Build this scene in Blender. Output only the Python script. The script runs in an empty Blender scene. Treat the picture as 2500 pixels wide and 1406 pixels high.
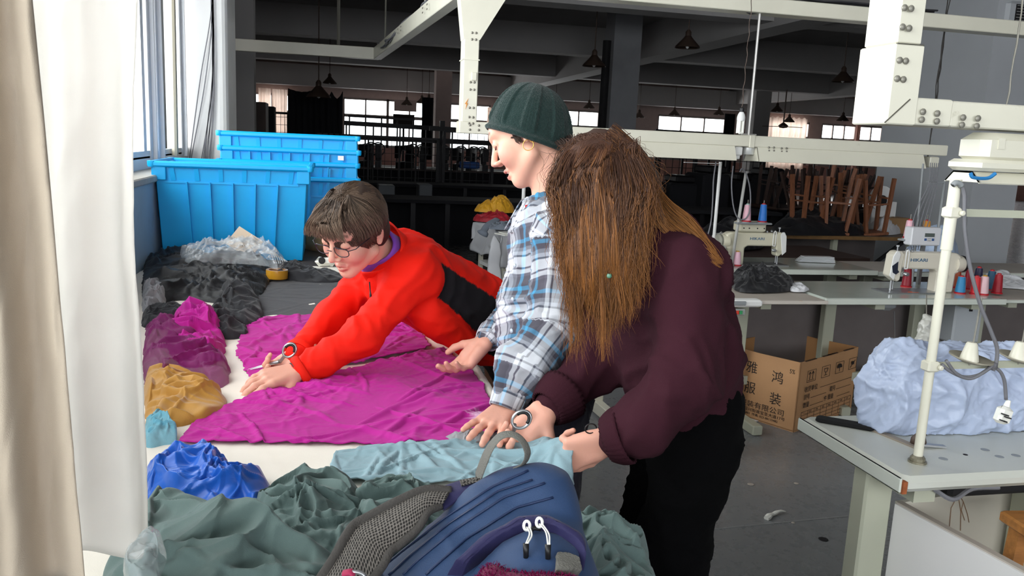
import bpy, bmesh, math, random
import numpy as np
from mathutils import Vector, Matrix
# ------------------------------------------------------------------ camera, world, light, exposure
SC = bpy.context.scene
C = SC.collection
_F = 2000.0; _TH = math.radians(12.9); _PI = math.radians(10.04); _RO = math.atan(.045); CH = 1.5
_f0 = np.array([math.sin(_TH), math.cos(_TH), 0]); _r0 = np.array([math.cos(_TH), -math.sin(_TH), 0]); _z = np.array([0, 0, 1.])
_fw = _f0*math.cos(_PI)-_z*math.sin(_PI); _u0 = _z*math.cos(_PI)+_f0*math.sin(_PI)
_rt = _r0*math.cos(_RO)+_u0*math.sin(_RO); _up = _u0*math.cos(_RO)-_r0*math.sin(_RO)
_o = np.array([0, 0, CH])
cam = bpy.data.cameras.new('camera'); cam.sensor_width = 36; cam.lens = _F/2500*36; cam.clip_start = .05; cam.clip_end = 200
camo = bpy.data.objects.new('camera', cam); C.objects.link(camo)
camo.matrix_world = Matrix(((_rt[0], _up[0], -_fw[0], 0), (_rt[1], _up[1], -_fw[1], 0), (_rt[2], _up[2], -_fw[2], CH), (0, 0, 0, 1)))
SC.camera = camo
SC.view_settings.view_transform = 'Standard'; SC.view_settings.look = 'None'
SC.view_settings.gamma = 1; SC.view_settings.use_curve_mapping = False
SC.view_settings.exposure = 0.1
SC.cycles.max_bounces = 7; SC.cycles.diffuse_bounces = 4; SC.cycles.glossy_bounces = 3; SC.cycles.transmission_bounces = 5
SC.cycles.transparent_max_bounces = 12
SC.cycles.sample_clamp_indirect = 4
W = bpy.data.worlds.new('overcast_sky'); SC.world = W; W.use_nodes = True
bgn = W.node_tree.nodes['Background']; bgn.inputs[0].default_value = (.93, .96, 1, 1); bgn.inputs[1].default_value = 4.0
def area(name, loc, rot, sx, sy, power, col=(1, .985, .97)):
    l = bpy.data.lights.new(name, 'AREA'); l.shape = 'RECTANGLE'; l.size = sx; l.size_y = sy; l.energy = power; l.color = col
    o = bpy.data.objects.new(name, l); C.objects.link(o); o.location = loc; o.rotation_euler = rot; return o
# daylight pouring through the row of windows in the left wall (just outside the glass)
area('window_daylight', (-1.5, .9, 2.35), (0, -math.pi/2, 0), 2.1, 9.6, 330)
# daylight from the windows of the far end wall
area('far_daylight', (9.5, 31.2, 2.2), (-math.pi/2, 0, 0), 24, 2.2, 1100, (1, .95, .92))
area('rear_daylight', (2.6, -6.45, 2.35), (math.pi/2, 0, 0), 7, 1.8, 110, (.95, .97, 1))
# ------------------------------------------------------------------ picture point -> room point
def ray(x, y): return _fw+_rt*(x-1250)/_F-_up*(y-703)/_F
def P(x, y, d): return _o+ray(x, y)*d
def PZ(x, y, z):
    r = ray(x, y); return _o+r*(z-CH)/r[2]
def PY(x, y, Y):
    r = ray(x, y); return _o+r*Y/r[1]
def PX(x, y, X):
    r = ray(x, y); return _o+r*X/r[0]
V = lambda *a: np.array(a, float)
def nrm(v):
    v = np.asarray(v, float); return v/(np.linalg.norm(v)+1e-12)
# ------------------------------------------------------------------ materials
def lin(c):
    if isinstance(c, str):
        c = [int(c[i:i+2], 16)/255 for i in (0, 2, 4)]
    return tuple((x/12.92 if x <= .04045 else ((x+.055)/1.055)**2.4) for x in c[:3])+(1,)
MATS = {}
def mat(name, col, rough=.6, metal=0, var=.0, vscale=6, bump=0, bscale=60, sheen=0, coat=0, trans=0, alpha=1, emis=0, attr=None, tl=0, aniso=None, spec=None, dirt=None, ior=1.45):
    if name in MATS: return MATS[name]
    m = bpy.data.materials.new(name); MATS[name] = m; m.use_nodes = True
    nt = m.node_tree; N = nt.nodes; L = nt.links; b = N['Principled BSDF']
    c = lin(col); b.inputs['Base Color'].default_value = c
    b.inputs['Roughness'].default_value = rough; b.inputs['Metallic'].default_value = metal
    b.inputs['IOR'].default_value = ior
    if spec is not None: b.inputs['Specular IOR Level'].default_value = spec
    if sheen: b.inputs['Sheen Weight'].default_value = sheen; b.inputs['Sheen Roughness'].default_value = .4
    if coat: b.inputs['Coat Weight'].default_value = coat; b.inputs['Coat Roughness'].default_value = .15
    if trans: b.inputs['Transmission Weight'].default_value = trans
    if alpha < 1: b.inputs['Alpha'].default_value = alpha
    if emis: b.inputs['Emission Color'].default_value = c; b.inputs['Emission Strength'].default_value = emis
    tc = N.new('ShaderNodeTexCoord'); src = tc.outputs['Object']
    if aniso:
        mp = N.new('ShaderNodeMapping'); L.new(src, mp.inputs[0]); mp.inputs['Scale'].default_value = aniso; src = mp.outputs[0]
    cur = None
    if attr:
        a = N.new('ShaderNodeAttribute'); a.attribute_name = attr; cur = a.outputs['Color']
    if var:
        n = N.new('ShaderNodeTexNoise'); n.inputs['Scale'].default_value = vscale; n.inputs['Detail'].default_value = 5; L.new(src, n.inputs['Vector'])
        r = N.new('ShaderNodeMapRange'); L.new(n.outputs[0], r.inputs[0]); r.inputs[1].default_value = .3; r.inputs[2].default_value = .7
        r.inputs[3].default_value = 1-var; r.inputs[4].default_value = 1+var
        mx = N.new('ShaderNodeMix'); mx.data_type = 'RGBA'; mx.blend_type = 'MULTIPLY'; mx.inputs[0].default_value = 1
        if cur: L.new(cur, mx.inputs[6])
        else: mx.inputs[6].default_value = c
        L.new(r.outputs[0], mx.inputs[7]); cur = mx.outputs[2]
    if dirt:
        dcol, dsc, lo, hi = dirt
        n = N.new('ShaderNodeTexNoise'); n.inputs['Scale'].default_value = dsc; n.inputs['Detail'].default_value = 8; n.inputs['Roughness'].default_value = .7; L.new(src, n.inputs['Vector'])
        r = N.new('ShaderNodeMapRange'); L.new(n.outputs[0], r.inputs[0]); r.inputs[1].default_value = lo; r.inputs[2].default_value = hi
        mx = N.new('ShaderNodeMix'); mx.data_type = 'RGBA'; L.new(r.outputs[0], mx.inputs[0])
        if cur: L.new(cur, mx.inputs[6])
        else: mx.inputs[6].default_value = c
        mx.inputs[7].default_value = lin(dcol); cur = mx.outputs[2]
    if cur: L.new(cur, b.inputs['Base Color'])
    if bump:
        n = N.new('ShaderNodeTexNoise'); n.inputs['Scale'].default_value = bscale; n.inputs['Detail'].default_value = 6; L.new(src, n.inputs['Vector'])
        bp = N.new('ShaderNodeBump'); bp.inputs['Strength'].default_value = bump; bp.inputs['Distance'].default_value = .01
        L.new(n.outputs[0], bp.inputs['Height']); L.new(bp.outputs[0], b.inputs['Normal'])
    if tl:
        t = N.new('ShaderNodeBsdfTranslucent')
        if cur: L.new(cur, t.inputs[0])
        else: t.inputs[0].default_value = c
        ms = N.new('ShaderNodeMixShader'); ms.inputs[0].default_value = tl
        L.new(b.outputs[0], ms.inputs[1]); L.new(t.outputs[0], ms.inputs[2]); L.new(ms.outputs[0], N['Material Output'].inputs[0])
    return m
def fabric(name, col, weave=900, rough=.85, var=.08, sheen=.15, bump=.25, attr=None, tl=0, **k):
    """cloth: mottled colour plus a fine woven relief"""
    if name in MATS: return MATS[name]
    m = mat(name, col, rough=rough, var=var, vscale=9, sheen=sheen, attr=attr, tl=tl, **k)
    nt = m.node_tree; N = nt.nodes; L = nt.links; b = N['Principled BSDF']
    tc = N.new('ShaderNodeTexCoord')
    n = N.new('ShaderNodeTexNoise'); n.inputs['Scale'].default_value = weave; n.inputs['Detail'].default_value = 2; L.new(tc.outputs['Object'], n.inputs['Vector'])
    n2 = N.new('ShaderNodeTexNoise'); n2.inputs['Scale'].default_value = 55; n2.inputs['Detail'].default_value = 5; L.new(tc.outputs['Object'], n2.inputs['Vector'])
    ad = N.new('ShaderNodeMath'); ad.operation = 'MULTIPLY_ADD'; L.new(n2.outputs[0], ad.inputs[0]); ad.inputs[1].default_value = 1.2; L.new(n.outputs[0], ad.inputs[2])
    bp = N.new('ShaderNodeBump'); bp.inputs['Strength'].default_value = bump; bp.inputs['Distance'].default_value = .004
    L.new(ad.outputs[0], bp.inputs['Height']); L.new(bp.outputs[0], b.inputs['Normal'])
    return m
# ------------------------------------------------------------------ object helpers
def empty(name, loc, label=None, cat=None, group=None, rz=0):
    o = bpy.data.objects.new(name, None); C.objects.link(o); o.location = Vector(loc); o.rotation_euler = (0, 0, rz); o.empty_display_size = .05
    return tag(o, label, cat, group)
def tag(o, label=None, cat=None, group=None, kind=None):
    if label: o['label'] = label
    if cat: o['category'] = cat
    if group: o['group'] = group
    if kind: o['kind'] = kind
    return o
def dup(root, loc=None, rz=None, label=None, group=None):
    r = root.copy(); C.objects.link(r)
    if loc is not None: r.location = Vector(loc)
    if rz is not None: r.rotation_euler = (0, 0, rz)
    if label: r['label'] = label
    if group: r['group'] = group
    for ch in list(root.children):
        c = ch.copy(); C.objects.link(c); c.parent = r
        for g in ch.children:
            d = g.copy(); C.objects.link(d); d.parent = c
    return r
def frame(a, b):
    """unit axes with z along a->b"""
    z = nrm(np.asarray(b, float)-np.asarray(a, float)); h = V(0, 0, 1) if abs(z[2]) < .9 else V(1, 0, 0)
    x = nrm(np.cross(h, z)); return x, np.cross(z, x), z
class MB:
    def __init__(s): s.v = []; s.f = []; s.mi = []; s.cur = 0; s.n = 0
    def add(s, vs, fs):
        s.v.extend([tuple(map(float, p)) for p in vs]); s.f.extend([tuple(i+s.n for i in f) for f in fs]); s.mi.extend([s.cur]*len(fs)); s.n += len(vs); return s
    def m(s, i): s.cur = i; return s
    def box(s, c, sz, rz=0, R=None, taper=1, bev=0):
        hx, hy, hz = [q/2 for q in sz]
        if bev:
            b = min(bev, hx*.9, hy*.9, hz*.9); vs = []
            for z, k in ((-hz, b), (-hz+b, 0), (hz-b, 0), (hz, b)):
                t = taper if z < 0 else 1
                X, Y = (hx-k)*t, (hy-k)*t
                for (x, y) in ((-X, -Y+b), (-X+b, -Y), (X-b, -Y), (X, -Y+b), (X, Y-b), (X-b, Y), (-X+b, Y), (-X, Y-b)): vs.append((x, y, z))
            fs = [tuple(range(7, -1, -1)), tuple(range(24, 32))]
            for l in range(3):
                for i in range(8): j = (i+1) % 8; fs.append((l*8+i, l*8+j, l*8+8+j, l*8+8+i))
        else:
            t = taper
            vs = [(-hx*t, -hy*t, -hz), (hx*t, -hy*t, -hz), (hx*t, hy*t, -hz), (-hx*t, hy*t, -hz), (-hx, -hy, hz), (hx, -hy, hz), (hx, hy, hz), (-hx, hy, hz)]
            fs = [(3, 2, 1, 0), (4, 5, 6, 7), (0, 1, 5, 4), (1, 2, 6, 5), (2, 3, 7, 6), (3, 0, 4, 7)]
        if R is not None: vs = [np.asarray(R) @ np.array(p)+np.array(c) for p in vs]
        else:
            cz, sn = math.cos(rz), math.sin(rz); vs = [(c[0]+p[0]*cz-p[1]*sn, c[1]+p[0]*sn+p[1]*cz, c[2]+p[2]) for p in vs]
        return s.add(vs, fs)
    def bar(s, a, b, w, h=None, bev=0):
        """box-section bar from a to b"""
        h = h or w; x, y, z = frame(a, b); a = np.asarray(a, float); b = np.asarray(b, float)
        R = np.stack([x, y, z], 1); return s.box((a+b)/2, (w, h, np.linalg.norm(b-a)), R=R, bev=bev)
    def tube(s, pts, r, n=8, cap=True, flat=None):
        pts = [np.asarray(p, float) for p in pts]; k = len(pts); rr = r if hasattr(r, '__len__') else [r]*k
        T = [nrm(pts[min(i+1, k-1)]-pts[max(i-1, 0)]) for i in range(k)]
        h = V(0, 0, 1) if abs(T[0][2]) < .9 else V(1, 0, 0); x = nrm(np.cross(h, T[0])) if flat is None else nrm(np.asarray(flat[0], float)); vs = []
        for i in range(k):
            x = nrm(x-T[i]*(x@T[i])); y = np.cross(T[i], x); fy = 1 if flat is None else flat[1]
            for j in range(n):
                a = 2*math.pi*j/n; vs.append(pts[i]+rr[i]*(math.cos(a)*x+math.sin(a)*y*fy))
        fs = [(i*n+j, i*n+(j+1) % n, (i+1)*n+(j+1) % n, (i+1)*n+j) for i in range(k-1) for j in range(n)]
        if cap: fs += [tuple(range(n-1, -1, -1)), tuple((k-1)*n+j for j in range(n))]
        return s.add(vs, fs)
    def lathe(s, prof, c=(0, 0, 0), ax=(0, 0, 1), n=20, cap=True):
        x, y, z = frame((0, 0, 0), ax); c = np.asarray(c, float); vs = []
        for (r, h) in prof:
            for j in range(n):
                a = 2*math.pi*j/n; vs.append(c+z*h+r*(math.cos(a)*x+math.sin(a)*y))
        k = len(prof); fs = [(i*n+j, i*n+(j+1) % n, (i+1)*n+(j+1) % n, (i+1)*n+j) for i in range(k-1) for j in range(n)]
        if cap:
            if prof[0][0] > 1e-5: fs.append(tuple(range(n-1, -1, -1)))
            if prof[-1][0] > 1e-5: fs.append(tuple((k-1)*n+j for j in range(n)))
        return s.add(vs, fs)
    def prism(s, poly, c, ux, uy, th):
        """polygon in the plane (ux,uy) at c, extruded th along ux x uy"""
        ux = nrm(ux); uy = nrm(uy); n = np.cross(ux, uy); c = np.asarray(c, float); k = len(poly)
        vs = [c+ux*p[0]+uy*p[1] for p in poly]+[c+ux*p[0]+uy*p[1]+n*th for p in poly]
        fs = [tuple(range(k-1, -1, -1)), tuple(range(k, 2*k))]+[(i, (i+1) % k, k+(i+1) % k, k+i) for i in range(k)]
        return s.add(vs, fs)
    def build(s, name, m, parent=None, smooth=False, world=False, solid=0, sub=0, cols=None, bevel=0, auto=True):
        vs = s.v
        if world and parent is not None:
            q = parent; off = Vector((0, 0, 0))
            while q is not None: off += q.location; q = q.parent
            vs = [(p[0]-off[0], p[1]-off[1], p[2]-off[2]) for p in vs]
        me = bpy.data.meshes.new(name); me.from_pydata(vs, [], s.f)
        for q in (m if isinstance(m, (list, tuple)) else [m]): me.materials.append(q)
        if any(s.mi): me.polygons.foreach_set('material_index', s.mi)
        if smooth:
            me.polygons.foreach_set('use_smooth', [True]*len(me.polygons))
            if smooth == 'auto':
                try: me.set_sharp_from_angle(angle=math.radians(35))
                except Exception: pass
        if cols is not None:
            at = me.color_attributes.new('col', 'FLOAT_COLOR', 'POINT'); at.data.foreach_set('color', np.asarray(cols, np.float32).ravel())
        me.update(); o = bpy.data.objects.new(name, me); C.objects.link(o)
        if parent is not None: o.parent = parent
        if solid:
            md = o.modifiers.new('thick', 'SOLIDIFY'); md.thickness = solid; md.offset = -1
        if bevel:
            md = o.modifiers.new('bev', 'BEVEL'); md.width = bevel; md.segments = 2; md.limit_method = 'ANGLE'
        if sub:
            md = o.modifiers.new('sub', 'SUBSURF'); md.levels = sub; md.render_levels = sub
        return o
def struct(name, mb, m, **k): return tag(mb.build(name, m, **k), kind='structure')
def setorigin(o, p):
    """move the origin of a top-level mesh built in room coordinates to p"""
    p = Vector(p); o.data.transform(Matrix.Translation(-p)); o.location = p; return o
def thing(mb, name, m, label, cat, group=None, base=None, **k):
    o = mb.build(name, m, **k)
    if base is None:
        a = np.array(mb.v); base = (a[:, 0].mean(), a[:, 1].mean(), a[:, 2].min())
    setorigin(o, base); return tag(o, label, cat, group)
def catmull(pts, n=8):
    pts = [np.asarray(p, float) for p in pts]; q = [2*pts[0]-pts[1]]+pts+[2*pts[-1]-pts[-2]]; out = []
    for i in range(1, len(q)-2):
        for j in range(n):
            t = j/n; a, b, c, d = q[i-1], q[i], q[i+1], q[i+2]
            out.append(.5*((2*b)+(-a+c)*t+(2*a-5*b+4*c-d)*t*t+(-a+3*b-3*c+d)*t**3))
    out.append(pts[-1]); return out
# ------------------------------------------------------------------ noise
_rng = np.random.RandomState(7); _pt = np.concatenate([_rng.permutation(256)]*3); _g = _rng.normal(size=(256, 3)); _g /= np.linalg.norm(_g, axis=1)[:, None]
def pn(p):
    p = np.asarray(p, float); sh = p.shape[:-1]; p = p.reshape(-1, 3); i = np.floor(p).astype(int); f = p-i; i &= 255; u = f*f*f*(f*(f*6-15)+10); out = 0
    for dx in (0, 1):
        for dy in (0, 1):
            for dz in (0, 1):
                g = _g[_pt[_pt[_pt[i[:, 0]+dx]+i[:, 1]+dy]+i[:, 2]+dz] & 255]
                w = (u[:, 0] if dx else 1-u[:, 0])*(u[:, 1] if dy else 1-u[:, 1])*(u[:, 2] if dz else 1-u[:, 2])
                out = out+w*(g*(f-np.array([dx, dy, dz]))).sum(1)
    return out.reshape(sh)*1.6
def pn2(x, y, s=0.): return pn(np.stack([x, y, np.zeros_like(x)+s], -1))
def fbm(p, o=3):
    r = 0; a = 1.
    for k in range(o): r = r+a*pn(p*2**k+k*7.3); a *= .5
    return r
# ------------------------------------------------------------------ implicit surfaces: smooth unions of round cones and ellipsoids
def cap(a, b, ra, rb=None, n=None, s=1., op='+', k=None, id=0): return dict(t='c', a=np.asarray(a, float), b=np.asarray(b, float), ra=ra, rb=ra if rb is None else rb, n=None if n is None else nrm(n), s=s, op=op, k=k, id=id)
def ell(c, r, R=None, op='+', k=None, id=0): return dict(t='e', c=np.asarray(c, float), r=np.asarray(r, float), R=np.eye(3) if R is None else np.asarray(R, float), op=op, k=k, id=id)
def psdf(q, X):
    if q['t'] == 'c':
        ab = q['b']-q['a']; L = ab@ab+1e-12; t = np.clip(((X-q['a'])@ab)/L, 0, 1); w = X-q['a']-t[..., None]*ab; r = q['ra']+(q['rb']-q['ra'])*t
        if q['n'] is not None:
            w = w+q['n']*((w@q['n'])*(1/q['s']-1))[..., None]
            l = np.linalg.norm(w, axis=-1); return (l-r)*min(1, q['s'])**.5
        return np.linalg.norm(w, axis=-1)-r
    w = ((X-q['c'])@q['R'])/q['r']; l = np.linalg.norm(w, axis=-1); return (l-1)*q['r'].min()*(1+.0*l)
def pbox(q):
    if q['t'] == 'c':
        r = max(q['ra'], q['rb'])*max(1, q['s']); return np.minimum(q['a'], q['b'])-r, np.maximum(q['a'], q['b'])+r
    r = q['r'].max(); return q['c']-r, q['c']+r
def surfnet(F, o, h):
    S = F < 0; nx, ny, nz = F.shape; c = np.zeros((nx-1, ny-1, nz-1), np.int8)
    offs = [(i, j, k) for i in (0, 1) for j in (0, 1) for k in (0, 1)]
    for (i, j, k) in offs: c += S[i:nx-1+i, j:ny-1+j, k:nz-1+k]
    act = np.argwhere((c > 0) & (c < 8)); ids = np.full(c.shape, -1, np.int32); ids[act[:, 0], act[:, 1], act[:, 2]] = np.arange(len(act))
    Fv = {q: F[act[:, 0]+q[0], act[:, 1]+q[1], act[:, 2]+q[2]] for q in offs}; pos = np.zeros((len(act), 3)); cnt = np.zeros(len(act))
    for a in offs:
        for ax in range(3):
            if a[ax] == 0:
                b = list(a); b[ax] = 1; fa, fb = Fv[a], Fv[tuple(b)]; m = (fa < 0) != (fb < 0); t = np.where(m, fa/np.where(m, fa-fb, 1), 0)
                p = np.tile(np.array(a, float), (len(act), 1)); p[:, ax] += t; pos[m] += p[m]; cnt[m] += 1
    v = (act+pos/np.maximum(cnt, 1)[:, None])*h+o; faces = []
    for ax in range(3):
        b, d = (ax+1) % 3, (ax+2) % 3; sl = [slice(None)]*3; s2 = [slice(None)]*3; sl[ax] = slice(0, -1); s2[ax] = slice(1, None)
        A, B = S[tuple(sl)], S[tuple(s2)]; e = np.argwhere(A != B)
        ok = (e[:, b] >= 1) & (e[:, d] >= 1) & (e[:, b] < F.shape[b]-1) & (e[:, d] < F.shape[d]-1); e = e[ok]
        def cid(db, dd):
            q = e.copy(); q[:, b] -= db; q[:, d] -= dd; return ids[q[:, 0], q[:, 1], q[:, 2]]
        qd = np.stack([cid(1, 1), cid(0, 1), cid(0, 0), cid(1, 0)], 1); flip = B[e[:, 0], e[:, 1], e[:, 2]]
        qd[flip] = qd[flip][:, ::-1]; faces.append(qd)
    return v, np.concatenate(faces)
def implicit(prims, h, k):
    lo = np.min([pbox(q)[0] for q in prims if q['op'] == '+'], 0)-k-2*h; hi = np.max([pbox(q)[1] for q in prims if q['op'] == '+'], 0)+k+2*h
    n = np.ceil((hi-lo)/h).astype(int)+1; F = np.full(n, .5, np.float32)
    for q in prims:
        kk = q['k'] if q['k'] is not None else k; a, b = pbox(q); m = kk+2*h; i0 = np.maximum(np.floor((a-m-lo)/h).astype(int), 0); i1 = np.minimum(np.ceil((b+m-lo)/h).astype(int)+1, n)
        if (i1 <= i0).any(): continue
        g = [lo[x]+h*np.arange(i0[x], i1[x]) for x in range(3)]; X = np.stack(np.meshgrid(*g, indexing='ij'), -1); d = psdf(q, X).astype(np.float32)
        sl = tuple(slice(i0[x], i1[x]) for x in range(3)); f = F[sl]
        if q['op'] == '-':
            d = -d; e = np.maximum(kk-np.abs(f-d), 0)/max(kk, 1e-6); F[sl] = np.maximum(f, d)+e*e*kk*.25
        else:
            e = np.maximum(kk-np.abs(f-d), 0)/max(kk, 1e-6); F[sl] = np.minimum(f, d)-e*e*kk*.25
    return surfnet(F, lo, h)
def vnormals(v, f):
    n = np.zeros_like(v); fn = np.cross(v[f[:, 2]]-v[f[:, 0]], v[f[:, 3]]-v[f[:, 1]])
    for j in range(4): np.add.at(n, f[:, j], fn)
    return n/(np.linalg.norm(n, axis=1)[:, None]+1e-12)
def relax(v, f, it=1, w=.5):
    for _ in range(it):
        s = np.zeros_like(v); c = np.zeros(len(v))
        for j in range(4):
            for t in (1, 3): np.add.at(s, f[:, j], v[f[:, (j+t) % 4]]); np.add.at(c, f[:, j], 1)
        v = v*(1-w)+w*s/np.maximum(c, 1)[:, None]
    return v
def limb_uv(v, prims):
    """for every vertex: nearest '+' prim, distance along it and angle distance round it (for woven patterns and folds)"""
    best = np.full(len(v), 1e9); ends = {}; U = np.zeros((len(v), 3)); idx = np.zeros(len(v), int)
    for i, q in enumerate(prims):
        if q['op'] != '+': continue
        d = psdf(q, v); m = d < best; best[m] = d[m]; idx[m] = i
        a, b = (q['a'], q['b']) if q['t'] == 'c' else (q['c']-q['R'][:, 2]*q['r'][2], q['c']+q['R'][:, 2]*q['r'][2])
        ax = nrm(b-a); cx = nrm(np.cross(ax, -_fw)); cy = np.cross(cx, ax)       # wrap seam on the far side of the limb
        if cy@(-_fw) < 0: cy = -cy
        v0 = ends.get(tuple(np.round(a, 4)), 0.); ends[tuple(np.round(b, 4))] = v0+np.linalg.norm(b-a)
        w = v[m]-a; r = (q.get('ur') or .055+.05*(q['id'] == 0)) if q['t'] == 'c' else q['r'][:2].mean()
        U[m, 1] = w@ax+v0; U[m, 0] = np.arctan2(w@cx, w@cy)*r; U[m, 2] = q['id']
    return U, idx
def polymesh(name, v, f, mats, parent=None, cols=None, uv=None, mi=None, world=True, smooth=True):
    v = np.asarray(v, float)
    if parent is not None and world:
        q = parent; off = np.zeros(3)
        while q is not None: off += np.array(q.location); q = q.parent
        v = v-off
    me = bpy.data.meshes.new(name); me.from_pydata(v.tolist(), [], [tuple(x) for x in np.asarray(f).tolist()] if not isinstance(f, list) else f)
    for q in (mats if isinstance(mats, (list, tuple)) else [mats]): me.materials.append(q)
    if mi is not None: me.polygons.foreach_set('material_index', np.asarray(mi, np.int32))
    if smooth: me.polygons.foreach_set('use_smooth', [True]*len(me.polygons))
    if cols is not None:
        at = me.color_attributes.new('col', 'FLOAT_COLOR', 'POINT'); c = np.ones((len(v), 4), np.float32); c[:, :3] = np.asarray(cols)[:, :3]; at.data.foreach_set('color', c.ravel())
    if uv is not None:
        at = me.attributes.new('wuv', 'FLOAT_VECTOR', 'POINT'); at.data.foreach_set('vector', np.asarray(uv, np.float32).ravel())
    me.update(); o = bpy.data.objects.new(name, me); C.objects.link(o)
    if parent is not None: o.parent = parent
    return o
def L3(c): return np.array(lin(c)[:3])
random.seed(5); np.random.seed(5)
# ================================================================== THE SETTING
m_white = mat('white_paint', 'e6e6e4', .7, var=.03, dirt=('b9b4a8', 3, .62, .85))
m_ceil = mat('ceiling_plaster', 'a09d9b', .9, var=.06, vscale=1)
m_beam = mat('beam_plaster', 'a8a5a4', .9, var=.05, vscale=1)
m_dado = mat('pale_blue_wall_paint', 'a9bccb', .55, var=.05, dirt=('8896a2', 5, .6, .8))
m_alu = mat('aluminium_frame', 'd6d9dd', .45, .3, var=.04)
m_greywall = mat('grey_white_wall', 'b9bcc0', .8, var=.04, vscale=2)
m_farwall = mat('pinkish_far_wall', 'a87d74', .85, var=.08)
m_farwhite = mat('far_wall_paint', 'b8a39c', .85, var=.05)
m_sill = mat('stone_sill', 'b5b2aa', .6, var=.12, vscale=20)
m_dark = mat('dark_grime', '1c1b1d', .8, var=.2)
def glassmat():
    m = bpy.data.materials.new('window_glass'); m.use_nodes = True; N = m.node_tree.nodes; L = m.node_tree.links
    for n in list(N):
        if n.type != 'OUTPUT_MATERIAL': N.remove(n)
    t = N.new('ShaderNodeBsdfTransparent'); t.inputs[0].default_value = (.96, .98, .98, 1); g = N.new('ShaderNodeBsdfGlossy'); g.inputs['Roughness'].default_value = .05
    x = N.new('ShaderNodeMixShader'); x.inputs[0].default_value = .06; L.new(t.outputs[0], x.inputs[1]); L.new(g.outputs[0], x.inputs[2]); L.new(x.outputs[0], N['Material Output'].inputs[0]); return m
m_glass = glassmat()
def floormat():
    m = mat('dark_sealed_concrete', '808284', .22, var=.14, vscale=1.3, bump=.06, bscale=7)
    nt = m.node_tree; N = nt.nodes; L = nt.links; b = N['Principled BSDF']
    base = b.inputs['Base Color'].links[0].from_socket; tc = N.new('ShaderNodeTexCoord')
    n = N.new('ShaderNodeTexNoise'); n.inputs['Scale'].default_value = 11; n.inputs['Detail'].default_value = 9; n.inputs['Roughness'].default_value = .75; L.new(tc.outputs['Object'], n.inputs['Vector'])
    r = N.new('ShaderNodeMapRange'); L.new(n.outputs[0], r.inputs[0]); r.inputs[1].default_value = .60; r.inputs[2].default_value = .82; r.inputs[4].default_value = .45
    x = N.new('ShaderNodeMix'); x.data_type = 'RGBA'; L.new(r.outputs[0], x.inputs[0]); L.new(base, x.inputs[6]); x.inputs[7].default_value = lin('a9abac'); L.new(x.outputs[2], b.inputs['Base Color'])
    r2 = N.new('ShaderNodeMapRange'); L.new(n.outputs[0], r2.inputs[0]); r2.inputs[1].default_value = .3; r2.inputs[2].default_value = .8; r2.inputs[3].default_value = .16; r2.inputs[4].default_value = .5; L.new(r2.outputs[0], b.inputs['Roughness'])
    return m
m_floor = floormat()
FY = 30.0
struct('floor', MB().box((17, 12.2, -.05), (43, 38, .1)), m_floor)
struct('trim_1', MB().bar(PZ(1600, 1305, .001), PZ(2160, 1252, .001), .004, .004), mat('pale_floor_joint', '9b9c9c', .6))  # pale joint across the floor
struct('ceiling', MB().box((17, 12.2, 4.05), (43, 38, .1)), m_ceil)
for i, Y in enumerate((5.6, 11.6, 17.6, 23.6)):
    struct('trim_%d' % (2+i), MB().box((17, Y, 3.72), (43, .45, .6)), m_beam)
xb = PZ(2036, 56, 3.35)[0]
for i, X in enumerate((xb-.3, xb+8.5, xb+17)):
    struct('trim_%d' % (6+i), MB().box((X, 12.2, 3.68), (.5, 38, .68)), m_beam)
# left wall: low painted wall, sill, windows above
struct('wall_left', MB().box((-.95, .25, .62), (.22, 12.5, 1.24)), m_dado)
struct('wall_left_upper', MB().box((-1.02, .25, 3.6), (.2, 12.5, .9)), m_white)
struct('trim_9', MB().box((-.97, .25, 1.25), (.3, 12.5, .035), bev=.006), m_sill)
wl = MB()
for y in (-5.9, -4.7, -3.5, -2.3, -1.1, .1, 1.3, 2.5, 3.7, 4.95): wl.box((-1.02, y, 2.2), (.06, .07, 1.9))
wl.box((-1.02, .2, 1.30), (.07, 12.3, .07)).box((-1.0, .2, 1.345), (.03, 12.3, .04)).box((-1.02, .2, 3.13), (.08, 12.3, .07)).box((-1.02, .2, 2.55), (.05, 12.3, .05))
w0 = struct('window_1', wl, m_alu)
for y in (5.08, 5.3, 6.12):
    MB().box((-1.0, y, 2.2), (.05, .09, 1.78), bev=.006).box((-.97, y+.02, 2.2), (.03, .025, 1.78)).build('window_frame', m_alu, w0)
for i in range(9):
    y0, y1 = -5.86+1.2*i, -4.74+1.2*i
    MB().box((-1.02, (y0+y1)/2, 2.2), (.005, 1.1, 1.75)).build('pane', m_glass, w0)
MB().box((-1.02, 5.68, 2.2), (.005, .7, 1.75)).build('pane', m_glass, w0)
# white column with the rounded edge, the slim conduit beside the window
cb = MB(); cx0, cx1, cy0, cy1 = -1.12, -.70, 6.32, 6.85; R = .06
poly = [(cx0, cy0), (cx1-R, cy0)]+[(cx1-R+R*math.sin(a), cy0+R-R*math.cos(a)) for a in (.4, .8, 1.2)]+[(cx1, cy0+R), (cx1, cy1), (cx0, cy1)]
cb.prism([(p[0], p[1]) for p in poly], (0, 0, 0), (1, 0, 0), (0, 1, 0), 4.0)
struct('trim_10', cb, m_white)
cd = MB().tube([PX(428, 380, -.95), PX(421, 0, -.95)+V(0, 0, .4)], .02, 8)
thing(cd, 'conduit', mat('beige_conduit', 'b0a996', .5), 'thin beige conduit pipe running up beside the window frame end', 'pipe')
struct('wall_left_far', MB().box((-3.3, 21, 2), (.2, 18, 4)).box((-2.2, 12.1, 2), (2.2, .2, 4)).box((-1.4, 9.3, 2), (.2, 5.6, 4)), m_beam)
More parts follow.
